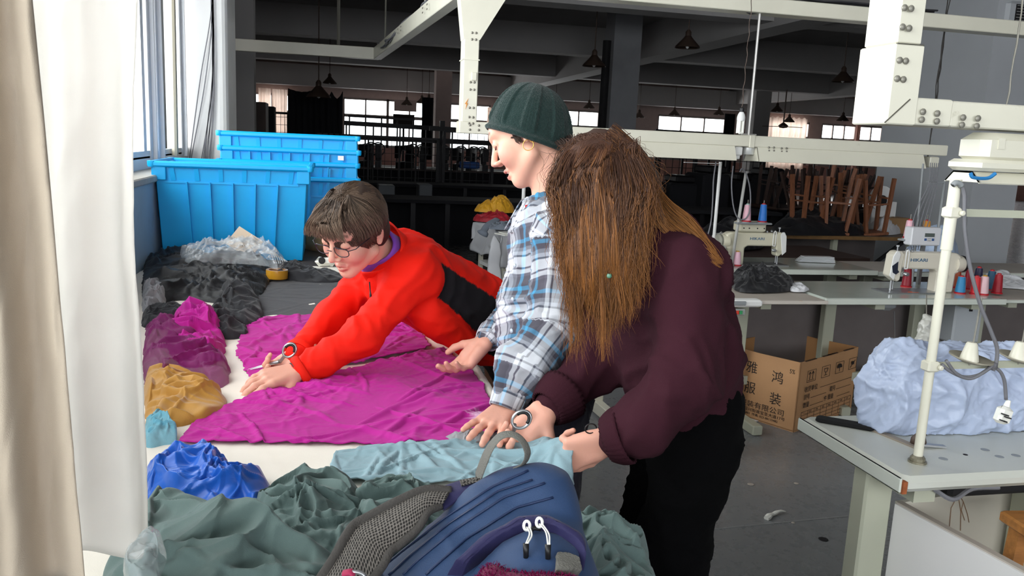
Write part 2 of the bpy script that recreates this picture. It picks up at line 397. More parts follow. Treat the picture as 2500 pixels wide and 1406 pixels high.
struct('trim_11', MB().box((-1.22, 11.9, 2), (.5, .3, 4)), m_beam)
# other columns of the hall
colA0, colA1 = PY(1490, 250, 14.6), PY(1556, 250, 14.6)
struct('trim_12', MB().box(((colA0[0]+colA1[0])/2, 14.85, 2), (colA1[0]-colA0[0], .5, 4)), mat('column_paint', '8c8c90', .8, var=.05))
thing(MB().tube([(colA0[0]-.1, 14.7, 0), (colA0[0]-.1, 14.7, 3.4)], .075, 12), 'drain_pipe', m_dark, 'dark vertical pipe against the left side of the grey mid-hall column', 'pipe')
cB0, cB1 = PY(1838, 300, 24), PY(1876, 300, 24)
struct('trim_13', MB().box(((cB0[0]+cB1[0])/2, 24.2, 2), (cB1[0]-cB0[0], .5, 4)), m_beam)
cB0, cB1 = PY(1062, 300, 24.5), PY(1100, 300, 24.5)
struct('trim_14', MB().box(((cB0[0]+cB1[0])/2, 24.7, 2), (cB1[0]-cB0[0], .5, 4)), m_farwhite)
# right-hand pillar wall near the sewing rows
pc = MB().box((6.505, 7.75, 2), (.53, 1.5, 4)); struct('wall_right_pillar', pc, m_greywall)
struct('wall_right_lintel', MB().box((8.6, 7.35, 2.9), (3.7, .5, 2.2)), mat('olive_grey_wall', '8f8d84', .85, var=.05))
struct('wall_right', MB().box((38, 12.2, 2), (.2, 38, 4)), m_beam)
struct('wall_back', MB().box((17, -6.2, .7), (43, .2, 1.4)).box((17, -6.2, 3.7), (43, .2, .7)).box((22, -6.2, 2.3), (32, .2, 2)), m_greywall)
# far end wall with its windows
ZT, ZB = 2.82, 1.12
wins = [(622, 706, 0), (838, 1052, 4), (1098, 1196, 2), (1215, 1340, 2), (1362, 1462, 2), (1606, 1776, 3), (1873, 1978, 2), (2008, 2092, 3), (2096, 2164, 2)]
edges = [(PY(a, 300, FY)[0], PY(b, 300, FY)[0], n) for a, b, n in wins]
edges += [(edges[-1][1]+.9+k*3.4, edges[-1][1]+3.4+k*3.4, 3) for k in range(4)]
fw = MB().box((17, FY+.15, ZB/2), (43, .3, ZB)); struct('wall_far_lower', fw, m_farwall)
fw = MB().box((17, FY+.15, (4+ZT)/2), (43, .3, 4-ZT)); xs = -3.6
for a, b, n in edges:
    if a > xs: fw.box(((xs+a)/2, FY+.15, (ZT+ZB)/2), (a-xs, .3, ZT-ZB))
    xs = b
fw.box(((xs+38)/2, FY+.15, (ZT+ZB)/2), (38-xs, .3, ZT-ZB)); struct('wall_far', fw, m_farwhite)
struct('trim_15', MB().box((17, FY-.35, 3.45), (43, .5, .7)), m_beam)
m_fr = mat('far_window_frame', '8e8480', .6)
for i, (a, b, n) in enumerate(edges[:9]):
    n = max(n, 2); f = MB(); zr = ZT-.62
    for k in range(n+1):
        t = .09 if k in (0, n) or (n == 4 and k == 2) else .05; f.box((a+(b-a)*k/n, FY+.05, (ZT+ZB)/2), (t, .08, ZT-ZB))
    for z, t in ((ZB+.04, .09), (zr, .11), (ZB+.35, .05), (ZT-.03, .08)): f.box(((a+b)/2, FY+.05, z), (b-a, .08, t))
    w = struct('window_%d' % (2+i), f, m_fr)
    for k in range(n):
        for z0, z1 in ((ZB+.08, zr-.05), (zr+.05, ZT-.07)):
            MB().box((a+(b-a)*(k+.5)/n, FY+.08, (z0+z1)/2), ((b-a)/n-.06, .008, z1-z0)).build('pane', m_glass, w)
# ================================================================== OVERHEAD TRUNKING, LAMPS
m_cream = mat('cream_enamel', 'dcd9c8', .38, var=.03, dirt=('a39c84', 9, .66, .82), coat=.15)
m_bolt = mat('bolt_grey', '8d8a80', .45, .4)
m_line = mat('seam_dark', '57544b', .7)
m_black = mat('black_plastic', '151517', .45)
m_wire = mat('grey_cable', '75757a', .5)
m_dwire = mat('dark_cable', '26262a', .6)
m_steel = mat('steel', 'a9abad', .32, .8)
m_lampmetal = mat('lamp_brown_metal', '4a3b33', .5, .3)
m_tube = mat('fluorescent_white', 'f4f4ec', .4)
m_orange = mat('orange_mark', 'd98a2e', .5)
TY0, TY1, TH_ = 4.62, 4.74, .065
def bolts(parent, pts, r=.007, name='bolt'):
    first = None
    for p in pts:
        if first is None: first = MB().lathe([(r, 0), (r, .002), (r*.8, .004), (0, .0045)], (0, 0, 0), (0, -1, 0), 10).build(name, m_bolt, parent, smooth=True); o = first
        else: o = first.copy(); C.objects.link(o); o.parent = parent
        o.location = Vector(p)-parent.location
def channel(mb, x0, x1, y0, y1, z0, z1): mb.box(((x0+x1)/2, (y0+y1)/2, (z0+z1)/2), (abs(x1-x0), abs(y1-y0), abs(z1-z0)), bev=.004)
A = PY(1121, 324, TY0); z0 = A[2]; x0 = A[0]; ztop = PY(1165, -30, TY0)[2]; xe = PY(2310, 400, TY0)[0]
t = empty('cable_trunking', (x0, TY0, z0), 'cream metal trunking frame with bolts running over the second row of sewing tables', 'trunking')
b = MB(); channel(b, x0, xe, TY0, TY1, z0-.002, z0+TH_); b.box((PY(1836, 350, TY0)[0], (TY0+TY1)/2, z0+.03), (.035, .128, .075), bev=.003); b.build('channel', m_cream, t, world=True)
b = MB(); xv0 = PY(1140, 300, TY0)[0]; channel(b, xv0-.03, xv0+.055, TY0, TY1, z0+.06, ztop); b.box((xv0+.012, (TY0+TY1)/2, z0+.40), (.095, .128, .006)); b.build('upright', m_cream, t, world=True)
b = MB(); g0 = PY(1135, 95, TY0); xg = xv0
b.prism([(xg-.032, g0[2]), (xg+.057, g0[2]), (xg+.21, ztop-.02), (xg+.35, ztop+.04), (xg-.10, ztop+.04), (xg-.06, ztop-.05)], (0, TY0-.001, 0), (1, 0, 0), (0, 0, 1), -.122); b.build('gusset', m_cream, t, world=True)
b = MB(); pts = []
for px_, py_ in ((1877, 360), (1889, 360), (1877, 368), (1889, 368), (1908, 362), (1920, 362), (1908, 370), (1920, 370), (1154, 80), (1150, 96), (1142, 200), (1139, 218), (1131, 262), (1129, 285), (1126, 300)):
    p = PY(px_, py_, TY0-.001)
    if px_ < 1200:
        for s in (.012, .034): pts.append((xv0+s-.0, TY0-.001, p[2]))
    else: pts.append((p[0], p[1], min(p[2], z0+TH_-.01)))
for s in (0, .05):
    for u in (.02, .045): pts.append((x0+.06+s, TY0-.001, z0+u))
bolts(t, pts)
MB().box((xv0+.03, TY0-.006, PY(1146, 186, TY0)[2]), (.03, .012, .045), bev=.003).build('catch', m_cream, t, world=True)
MB().prism([(0, 0), (.014, .035), (.006, .033), (.016, .062), (-.004, .03), (.005, .03)], (xv0-.012, TY0-.004, PY(1131, 258, TY0)[2]-.02), (1, 0, 0), (0, 0, 1), -.002).build('warning_mark', m_orange, t, world=True)
# upper trunking: along the row, then back into the hall and off to the left
zt = ztop+.0; t = empty('upper_trunking', (xv0, TY0, zt), 'long cream upper trunking that bends from the row back to the dark hall', 'trunking')
B1 = PZ(921, 141, zt); B2 = PZ(540, 116, zt); b = MB(); xr = PZ(2180, 60, zt)[0]
channel(b, xv0-.05, xr+1.8, TY0, TY1, zt, zt+TH_+.02); b.build('channel', m_cream, t, world=True)
b = MB().bar((xv0, TY1-.03, zt+.04), (B1[0], B1[1], zt+.04), .085, .12, bev=.004).bar((B1[0]+.02, B1[1], zt+.04), (B2[0], B1[1]+.05, zt+.04), .085, .12, bev=.004)
b.build('channel', m_cream, t, world=True)
b = MB(); d = (B1-V(xv0, TY1, zt)); d[2] = 0
for s in (.22, .26, .5, .54):
    for u in (-.015, .015):
        for w in (0, .018): q = V(xv0, TY1, zt+.045)+d*(s+w*.3); b.lathe([(.006, 0), (.006, .004)], q+V(-.06, -.0, u), (-1, 0, 0), 6)
tag(b.build('bolt_rows', m_bolt, t, world=True), kind='stuff')
b = MB(); rr = random.Random(3)
for k in range(6):
    pts = []
    for s in np.linspace(.02, .96, 14):
        q = V(xv0, TY1, zt+.115)+d*s; sag = .11*math.sin(max(0, (s-.5)/.46)*math.pi)*rr.uniform(.4, 1.2) if s > .5 else 0
        pts.append(q+V(rr.uniform(-.03, .03)-sag*.5, 0, rr.uniform(0, .015)-sag))
    b.tube(catmull(pts, 3), .006, 5)
thing(b, 'cable_bundle', m_wire, 'bundle of grey cables lying along the sloping upper trunking', 'cable')
b = MB()
for k in range(3):
    pts = [V(x, TY0+.03*k+.02, zt+.095+.012*rr.random()-(.1*math.sin((x-2.2)*6) if 2.2 < x < 2.7 and k == 1 else 0)) for x in np.linspace(xv0+.1, xr+.3, 26)]; b.tube(pts, .006, 5)
thing(b, 'cable_run', m_dwire, 'dark cables lying on top of the upper trunking over the sewing row', 'cable')
for (px_, py_, lab) in ((940, 118, 'left hanger rod above the bend of the upper trunking'), (1037, 52, 'short hanger rod above the sloping upper trunking'), (826, 130, 'paired hanger rod far left above the level upper trunking')):
    q = PZ(px_, py_, zt+.08); thing(MB().tube([q, (q[0], q[1], 4.0)], .009 if px_ != 826 else .02, 6), 'hanger_rod', m_bolt, lab, 'rod')
q = PY(1826, 347, TY0+.05); b = MB().tube([(q[0], q[1], z0+TH_), (q[0]+.0, q[1], 4.0)], .008, 6).tube([(q[0]-.05, q[1], z0+TH_+.006), (q[0]+.05, q[1], z0+TH_+.006)], .006, 6)
thing(b, 'hanger_rod', mat('galvanised_rod', 'b9b7b4', .4, .5), 'pale threaded rod holding the second-row trunking beside the energy-saving bulb', 'rod')
# thin strings on the right
m_string = mat('string', '33302e', .8)
for (a, c, Y, lab) in (((2288, 0), (2262, 400), 4.9, 'dark knotted cord hanging in front of the grey pillar, left one'), ((2312, 40), (2285, 250), 4.9, 'thin frayed cord hanging just right of the dark knotted cord'), ((2486, 20), (2458, 260), 3.6, 'pale thin cord hanging in front of the small wall fan')):
    p, q = PY(*a, Y), PY(*c, Y); pts = [V(q[0], Y, z)+V(random.uniform(-.006, .006), 0, 0) for z in np.linspace(q[2], 4.0, 30)]
    thing(MB().tube(pts, [random.uniform(.003, .006) for _ in pts], 5), 'dangling_string', m_string if a[0] < 2400 else m_bolt, lab, 'cord')
# reflector lamps below the trunking
def reflector(xa, xb, y0, zb, label, yt, w=.095, hh=.09):
    t = empty('fluorescent_lamp', ((xa+xb)/2, y0, zb), label, 'lamp', 'fluorescent lamps under the trunking')
    b = MB(); prof = [(-.085, 0), (.085, 0), (.055, .085), (-.055, .085)]
    for (q0, q1) in (((-w, 0), (-w*.55, hh)), ((-w*.55, hh), (w*.55, hh)), ((w*.55, hh), (w, 0))):
        n = 4; b.add([(xa, y0+q0[0], zb+q0[1]), (xb, y0+q0[0], zb+q0[1]), (xb, y0+q1[0], zb+q1[1]), (xa, y0+q1[0], zb+q1[1])], [(0, 1, 2, 3)])
    b.add([(xa, y0-w, zb), (xa, y0-w*.55, zb+hh), (xa, y0+w*.55, zb+hh), (xa, y0+w, zb)], [(0, 1, 2, 3)]).add([(xb, y0-w, zb), (xb, y0-w*.55, zb+hh), (xb, y0+w*.55, zb+hh), (xb, y0+w, zb)], [(0, 1, 2, 3)])
    b.build('reflector', m_cream, t, world=True, solid=.004)
    MB().tube([(xa+.03, y0, zb+hh*.35), (xb-.03, y0, zb+hh*.35)], min(.014, hh*.3), 10).build('tube', m_tube, t, world=True, smooth=True)
    b = MB()
    for x in (xa+.03, xb-.03): b.box((x, y0, zb+hh*.5), (.03, .04, hh*.6), bev=.004)
    b.build('lamp_holder', m_white, t, world=True)
yc = (TY0+TY1)/2; zl = z0-.087
xs_ = [PY(x, 395, yc-.095)[0] for x in (1440, 1797, 1853, 2262)]
reflector(xs_[0], xs_[1], yc, zl, 'cream reflector lamp under the trunking, nearest the woman with long hair', 0)
reflector(xs_[2], xs_[3], yc, zl, 'cream reflector lamp under the trunking above the wooden stools', 0)
b = MB().box((PY(1807, 385, TY0)[0], yc, z0-.03), (.055, .07, .055), bev=.006).box((PY(1807, 385, TY0)[0], yc, z0-.065), (.035, .05, .03), bev=.004)
thing(b, 'socket_box', m_white, 'small white socket block under the trunking between two reflector lamps', 'socket')
thing(MB().lathe([(.036, -.045), (.038, -.04), (.038, 0), (.03, 0)], (PY(1838, 385, TY0)[0], yc, z0-.004), (0, 0, 1), 18), 'ceiling_rose', mat('metal_cup', 'c9cac8', .3, .4), 'round pale metal cup under the trunking beside the white socket block', 'socket', smooth='auto')
b = MB().box((PY(2285, 415, TY0)[0], yc, z0-.045), (.07, .08, .07), bev=.006); thing(b, 'junction_box', m_cream, 'small cream junction box at the right end of the second-row trunking', 'box')
# ---- front row trunking (near, top right)
TX = PY(2165, 303, 1.71)[0]; y0, y1 = 1.71, 1.83; zz = PY(2165, 303, 1.71)[2]; xw = .066
t = empty('cable_trunking', (TX, y0, zz), 'large near cream trunking elbow with round bolt heads, top right', 'trunking')
zj = PY(2175, 105, y0)[2]
b = MB().box((TX+xw/2, (y0+y1)/2, (zz+zj)/2), (xw+.012, y1-y0+.012, zj-zz), bev=.003)
b.build('elbow', m_cream, t, world=True)
MB().box((TX+xw/2, (y0+y1)/2, (zj+3.0)/2), (xw, y1-y0, 3.0-zj-.003), bev=.003).build('upright', m_cream, t, world=True)
xm = PY(2322, 280, y0)[0]; MB().box(((TX+xw+xm)/2, (y0+y1)/2, zz+.033), (xm-TX-xw, y1-y0+.006, .062), bev=.003).build('elbow', m_cream, t, world=True)
MB().box((xm+.7, (y0+y1)/2, zz+.032), (1.4, y1-y0, .06), bev=.003).build('channel', m_cream, t, world=True)
b = MB(); pts = []
for (x, y) in ((2208, 19), (2224, 21), (2203, 66), (2219, 69), (2196, 147), (2211, 149), (2190, 192), (2205, 194), (2253, 273), (2288, 277), (2250, 292), (2287, 296), (2351, 287), (2387, 289), (2348, 305), (2384, 308)): pts.append(PY(x, y, y0-.007))
bolts(t, pts, .0078, 'bolt_head')
b = MB().bar(PY(2160, 299, y0-.0065), PY(2222, 242, y0-.0065), .0025, .0025).box((TX+xw/2, y0-.004, zj), (xw+.004, .006, .002)); b.build('seam', m_line, t, world=True)
# box below it and the near reflector lamp
bx0 = PY(2390, 400, 1.715)[0]; zt_, zb_ = zz-.004, PY(2310, 414, y0)[2]
t = empty('ballast_box', (bx0, y0, zb_), 'large rounded cream electrical box under the near trunking', 'box')
MB().box((bx0+.16, 1.765, (zt_+zb_)/2+.008), (.30, .10, zt_-zb_-.018), bev=.018).build('cover', m_cream, t, world=True, smooth='auto')
MB().box((bx0+.155, 1.765, zb_+.014), (.316, .112, .028), bev=.008).build('base', m_cream, t, world=True, smooth='auto')
b = MB(); b.box((bx0+.055, 1.714, (zt_+zb_)/2+.02), (.018, .003, .026)); b.build('catch', m_cream, t, world=True)
reflector(bx0+.01, bx0+.9, 1.775, zb_-.028, 'near cream reflector lamp hanging below the large electrical box', 0, w=.06, hh=.026)
q = PY(2395, 428, 1.70); thing(MB().tube(catmull([q+V(-.03, 0, .004), q+V(-.02, 0, -.006), q+V(.02, 0, -.006), q+V(.04, 0, .006)], 5), .0045, 6), 'blue_clip', mat('blue_plastic_clip', '2c7bb8', .4), 'small blue plastic clip stuck under the near electrical box', 'clip')
# small wall fan box top right
q = PY(2478, 45, 7.05); t = empty('wall_fan', q, 'boxy pale wall fan with dark grille, top right corner', 'fan')
MB().box(q, (.34, .16, .30), bev=.03).build('housing', m_greywall, t, world=True)
b = MB().box(q+V(.02, -.075, .02), (.2, .03, .19)); b.build('grille', m_dark, t, world=True)
b = MB()
for k in range(7): b.box(q+V(.02, -.092, -.06+k*.027), (.19, .006, .005))
b.build('slat', m_beam, t, world=True)
# energy-saving bulb
q = PY(1806, 325, TY0-.12); s = .155/.155
t = empty('bulb', (q[0], q[1], q[2]), 'white four-tube energy-saving bulb hanging on a twisted wire', 'bulb')
h = PY(1808, 262, TY0-.12)[2]-q[2]
b = MB()
for (dx, dy) in ((-.0105, -.0105), (.0105, -.0105), (-.0105, .0105), (.0105, .0105)): b.tube([(q[0]+dx, q[1]+dy, q[2]), (q[0]+dx, q[1]+dy, q[2]+h*.5)], .0085, 8)
b.tube([(q[0]-.0105, q[1]-.0105, q[2]+.002), (q[0]+.0105, q[1]-.0105, q[2]+.002)], .0085, 8); b.build('glass_tubes', m_tube, t, world=True, smooth='auto')
MB().lathe([(.021, h*.47), (.024, h*.52), (.024, h*.62), (.019, h*.74), (.013, h*.8), (.013, h*.82)], q, (0, 0, 1), 18).build('ballast', m_white, t, world=True, smooth='auto')
MB().lathe([(.011, h*.8), (.013, h*.83), (.013, h*.97), (.007, h), (.0, h)], q, (0, 0, 1), 14).build('socket', m_black, t, world=True)
pts = [V(q[0]+.004*math.sin(k*1.9), q[1]+.004*math.cos(k*1.9), q[2]+h+k*(4.0-q[2]-h)/60) for k in range(61)]; MB().tube(pts, .0025, 4).build('wire', m_lampmetal, t, world=True)
# pendant lamps far and near
def pendant():
    t = empty('pendant_lamp', (0, 0, 0), None, 'lamp', 'conical pendant lamps in the hall')
    MB().lathe([(.19, 0), (.18, .025), (.09, .12), (.055, .16), (.05, .17), (.05, .172), (.053, .165), (.086, .117), (.176, .02)], (0, 0, 0), (0, 0, 1), 20, cap=False).build('lamp_shade', m_lampmetal, t, smooth=True)
    MB().lathe([(.0, .27), (.02, .265), (.045, .23), (.045, .165), (.02, .16)], (0, 0, 0), (0, 0, 1), 12).build('lamp_neck', m_lampmetal, t, smooth='auto')
    MB().lathe([(0, -.015), (.025, 0), (.03, .04), (.015, .1)], (0, 0, 0), (0, 0, 1), 10).build('bulb', m_white, t, smooth=True)
    MB().tube([(0, 0, .26), (0, 0, 1.7)], .009, 6).build('rod', m_lampmetal, t); return t
lp = [(1678, 117, 60, 'faint pendant lamp high above the bench, nearest the threaded rod'), (1450, 162, 56, 'dark pendant lamp in front of the grey mid-hall column'), (2057, 200, 52, 'largest clear pendant lamp, left of the near trunking'),
      (993, 256, 22, 'small pendant lamp before the left windows, beside the dark board'), (1030, 252, 26, 'pendant lamp before the left windows, beside the gathered dark curtain'), (1356, 266, 24, 'small pendant lamp just right of the knitted hat'), (1438, 264, 28, 'pendant lamp hanging left of the grey mid-hall column'),
      (1560, 287, 20, 'smallest pendant lamp, just right of the grey mid-hall column'), (1646, 281, 27, 'pendant lamp above the middle windows, left end'), (1755, 280, 27, 'pendant lamp above the middle windows, left of the energy-saving bulb'), (1897, 272, 29, 'pendant lamp just above the ceiling fan'), (1926, 298, 21, 'low small pendant lamp beside the ceiling fan'), (2057, 295, 29, 'pendant lamp before the right-hand windows below the largest one'),
      (778, 238, 58, 'big shadowy pendant lamp in front of the dark screen'), (805, 204, 34, 'pendant lamp hanging behind the big shadowy one by the dark screen'), (1047, 250, 20, 'dim pendant lamp right beside the gathered dark curtain')]
pl = pendant(); base = pl
for i, (x, y, w, lab) in enumerate(lp):
    d = min(.37*2000/w, 27.5); q = P(x, y, d); o = pl if i == 0 else dup(pl)
    o.location = Vector(q); o['label'] = lab
    sc_ = (3.9-q[2]-.26)/1.44
# ceiling fan
q = P(1912, 309, 25); t = empty('ceiling_fan', q, 'brown three-blade ceiling fan on a rod before the right curtains', 'fan')
MB().lathe([(0, -.05), (.12, -.03), (.15, .03), (.07, .09), (.03, .12)], q, (0, 0, 1), 16).build('motor', m_lampmetal, t, world=True, smooth=True)
MB().tube([q+V(0, 0, .1), q+V(0, 0, 1.1)], .02, 6).build('rod', m_lampmetal, t, world=True)
for a in (.1, 2.2, 4.3): u = V(math.cos(a), math.sin(a), 0); MB().bar(q+u*.12, q+u*.65, .13, .015).build('blade', m_lampmetal, t, world=True)
# cables on the white column
b = MB()
for k, (xa, ya, xb, yb) in enumerate(((518, 0, 464, 378), (519, 20, 468, 380), (519, 120, 493, 382), (520, 150, 497, 382), (520, 60, 506, 380), (521, 90, 511, 382), (521, 40, 514, 384), (519, 200, 500, 384), (522, 110, 503, 386))):
    Yc = 6.29; p, q = PY(xa, ya, Yc), PY(xb, yb, Yc); m_ = (p+q)/2+V(random.uniform(-.01, .025), 0, 0)
    b.tube(catmull([p+V(0, 0, .6), p, m_, q, q-V(.02, 0, .15)], 6), .004, 5)
thing(b, 'loose_cables', m_wire, 'sheaf of loose grey cables hanging down the white column', 'cable')
# ================================================================== SEWING ROWS ON THE RIGHT
m_top = mat('pale_green_laminate', 'b4bbb2', .16, var=.03, dirt=('9a9e94', 4, .6, .9), coat=.3)
m_edge = mat('pale_table_edge', 'cdd2c8', .35, var=.03, dirt=('8a7458', 14, .7, .8))
m_beige_top = mat('beige_worktop', 'b3aaa0', .5, var=.05)
m_wood = mat('worn_stool_wood', '7a4c33', .55, var=.25, vscale=14, aniso=(6, 6, 1), bump=.1)
m_wood2 = mat('amber_wood', 'b47a42', .45, var=.2, vscale=12, aniso=(1, 6, 6), bump=.1, coat=.2)
m_ivory = mat('machine_ivory', 'ddd6c6', .35, var=.02, coat=.3)
m_ivory2 = mat('machine_ivory_aged', 'cfcab4', .4, var=.03, coat=.2)
m_blueink = mat('blue_ink', '1d5a80', .5)
m_skirt = mat('grey_brown_board', '6c6462', .7, var=.08)
m_greyplastic = mat('grey_plastic', '8e9294', .4)
m_plast = mat('cloudy_polythene', 'd9dde2', .25, alpha=.55, coat=.5)
def text_mesh(body, size, ext=.0008, font=None):
    c = bpy.data.curves.new('t', 'FONT'); c.body = body; c.size = size; c.extrude = ext; c.align_x = 'LEFT'; c.resolution_u = 2
    o = bpy.data.objects.new('t', c); C.objects.link(o); dg = bpy.context.evaluated_depsgraph_get(); dg.update()
    me = o.evaluated_get(dg).to_mesh(); v = np.array([x.co[:] for x in me.vertices]).reshape(-1, 3); f = [tuple(p.vertices) for p in me.polygons]
    o.evaluated_get(dg).to_mesh_clear(); bpy.data.objects.remove(o); bpy.data.curves.remove(c); return v, f
def put_text(mb, body, size, org, ux, uy, ext=.0008, wide=1.):
    v, f = text_mesh(body, size, ext)
    if not len(v): return
    ux = nrm(ux); uy = nrm(uy); n = np.cross(ux, uy); org = np.asarray(org, float)
    mb.add([org+ux*p[0]*wide+uy*p[1]+n*p[2] for p in v], f)
def steel_table(name, x0, x1, y0, y1, zt, label, th=.035, legs=True, topm=None, edgem=None, rnd=.012, group='sewing tables', inset=.0, legx=None, ly=None):
    t = empty(name, ((x0+x1)/2, (y0+y1)/2, 0), label, 'table', group)
    b = MB().m(0).box(((x0+x1)/2, (y0+y1)/2, zt-th/2), (x1-x0, y1-y0, th), bev=rnd); b.build('tabletop', [topm or m_top], t, world=True, smooth='auto')
    MB().box(((x0+x1)/2, y0-.003, zt-th/2), (x1-x0+.004, .008, th*.92), bev=.003).build('edge_strip', edgem or m_edge, t, world=True)
    for x in (legx or (x0+.12+inset, x1-.14)):
        MB().box((x, ly or (y0+y1)/2+.03, (zt-th)/2+.03), (.075, .055, zt-th-.06), bev=.005).build('leg', m_cream2, t, world=True)
        MB().box((x, (y0+y1)/2+(.12 if ly else 0), .03), (.06, (y1-y0)*(.6 if ly else .95), .055), bev=.006).build('foot', m_cream2, t, world=True)
        MB().box((x, (y0+y1)/2, zt-th-.02), (.06, (y1-y0)*.8, .035)).build('bracket', m_cream2, t, world=True)
    MB().box(((x0+x1)/2, (y0+y1)/2+.05, .22), (x1-x0-.26, .03, .05)).build('stretcher', m_cream2, t, world=True)
    return t
m_cream2 = mat('grey_green_enamel', 'b3b5a2', .45, var=.04, dirt=('7c7a68', 10, .66, .82))
ZB2 = .755
xA = PZ(1700, 735, ZB2)[0]; xB = PZ(2016, 738, ZB2-.02)[0]; xC = PZ(2425, 735, ZB2-.03)[0]
steel_table('sewing_table', xA, xB-.01, 3.80, 4.38, ZB2-.004, 'worn beige worktop of the second row carrying the black bag', th=.022, topm=m_beige_top, edgem=mat('chipped_edge', 'c8c0b6', .6, dirt=('c9903a', 9, .62, .75)), legx=(xA+.1, xA+.45))
steel_table('sewing_table', xB, xC, 3.835, 4.40, ZB2, 'pale green table of the second row under the sewing machine marked in blue', legx=(PY(2018, 790, 4.36)[0], xC-.14), ly=4.355)
steel_table('sewing_table', xC+.01, xC+1.5, 3.86, 4.42, ZB2-.01, 'grey table continuing the second row past the thread cones', th=.02, topm=m_beige_top)
x3a, x3b = PZ(1650, 660, .75)[0], PZ(2120, 660, .74)[0]
steel_table('sewing_table', x3a, x3b, 4.84, 5.42, ZB2, 'pale green table of the third row under the aged sewing machine')
steel_table('sewing_table', x3b+.02, x3b+1.9, 4.86, 5.36, ZB2-.01, 'grey table of the third row beside the big pillar', topm=m_beige_top)
b = MB().box(((xA+6.2)/2, 4.47, .40), (6.2-xA, .03, .50)); thing(b, 'trough_board', m_skirt, 'long grey brown board of the cloth trough behind the second row', 'board')
b = MB().box(((xA+6.2)/2, 4.46, .075), (6.2-xA, .06, .05)); thing(b, 'floor_rail', m_dark, 'dark rail on the floor below the trough board', 'rail')
b = MB().box(((x3a+7)/2, 5.5, .42), (7-x3a, .03, .5)); thing(b, 'trough_board', m_skirt, 'grey brown board behind the third row of tables', 'board')
# ---- sewing machine
def machine(loc, s, label, m, flip=False, word='HIKARI', wheel_m=None):
    f = -1 if flip else 1
    t = empty('sewing_machine', loc, label, 'sewing machine')
    def Q(p): return [(f*x*s, z*s) for x, z in p]
    def pr(poly, y0, y1, name, mm, bev=.006):
        b = MB(); pp = Q(poly)
        if f < 0: pp = pp[::-1]
        b.prism(pp, (0, y1*s, 0), (1, 0, 0), (0, 0, 1), (y1-y0)*s); return b.build(name, mm, t, bevel=bev*s, smooth='auto')
    body = [(.05, .30), (.05, .20), (.10, .185), (.31, .185), (.335, .165), (.335, .02), (.335, 0), (.47, 0), (.475, .15), (.50, .16), (.505, .29), (.47, .315), (.10, .315)]
    pr(body, -.045, .045, 'arm', m, .014)
    pr([(-.01, .29), (-.02, .13), (.035, .085), (.055, .10), (.07, .30), (.045, .325), (.015, .32)], -.05, .035, 'head', m, .01)
    pr([(-.02, .285), (-.03, .135), (.005, .10), (.035, .30), (.02, .325), (0, .325)], -.056, -.048, 'face_plate', m_white, .004)
    b = MB().tube([(f*.02*s, -.01*s, .09*s), (f*.02*s, -.01*s, .0)], .006*s, 8).tube([(f*.035*s, -.01*s, .10*s), (f*.035*s, -.01*s, .02*s)], .004*s, 6).box((f*.02*s, -.012*s, .008*s), (.035*s, .02*s, .004)); b.build('needle_bar', m_steel, t)
    MB().lathe([(.0, 0), (.045*s, .003), (.062*s, .015*s), (.066*s, .045*s), (.05*s, .06*s), (0, .062*s)], (f*.505*s, 0, .225*s), (f, 0, 0), 24).build('hand_wheel', wheel_m or m_black, t, smooth='auto')
    MB().lathe([(.066*s, 0), (.066*s, .05*s), (.058*s, .07*s), (0, .07*s)], (f*.475*s, 0, .225*s), (f, 0, 0), 24).build('motor_housing', m, t, smooth='auto')
    MB().box((f*.16*s, 0, .004), (.42*s, .17*s, .008)).build('bed_plate', m_steel, t)
    b = MB()
    for (x, z) in ((.10, .34), (.14, .335)): b.lathe([(.004, 0), (.011*s, .004*s), (.011*s, .012*s), (.004, .02*s)], (f*x*s, -.02*s, z*s-.02*s), (0, 0, 1), 10)
    b.tube([(f*.03*s, -.02*s, .32*s), (f*.03*s, -.02*s, .36*s)], .005*s, 6).lathe([(.012*s, 0), (.012*s, .012*s)], (f*.03*s, -.02*s, .355*s), (0, 0, 1), 10)
    tag(b.build('thread_guides', m_steel, t, smooth='auto'), kind='stuff')
    b = MB().lathe([(.014*s, 0), (.016*s, .01*s), (.008*s, .018*s), (.016*s, .026*s), (.012*s, .034*s), (0, .035*s)], (f*.085*s, -.045*s, .15*s), (0, -1, 0), 14); b.build('tension_dial', m_steel, t, smooth='auto')
    pts = [(f*x*s, -.052*s, z*s) for x, z in ((.075, .32), (.075, .20), (.088, .19), (.095, .20), (.095, .31), (.085, .335), (.075, .32))]; MB().tube(catmull(pts, 3), .004*s, 6).build('wire_guard', m_white, t)
    MB().box((f*.415*s, -.048*s, .06*s), (.03*s, .006, .07*s), bev=.002).lathe([(.02*s, 0), (.022*s, .01*s), (.012*s, .014*s), (0, .014*s)], (f*.395*s, -.045*s, .13*s), (0, -1, 0), 14).build('stitch_dial', m, t)
    b = MB(); x0_ = .115 if not flip else -.30; put_text(b, word, .036*s, (x0_*s, -.0465*s, .245*s), (1, 0, 0), (0, 0, 1), wide=1.15); b.build('brand_lettering', m_blueink, t)
    return t
q = PY(2163, 712, 4.05); mk = machine((q[0], 4.05, ZB2), .88, 'ivory sewing machine with blue lettering on the second row, black wheel', m_ivory)
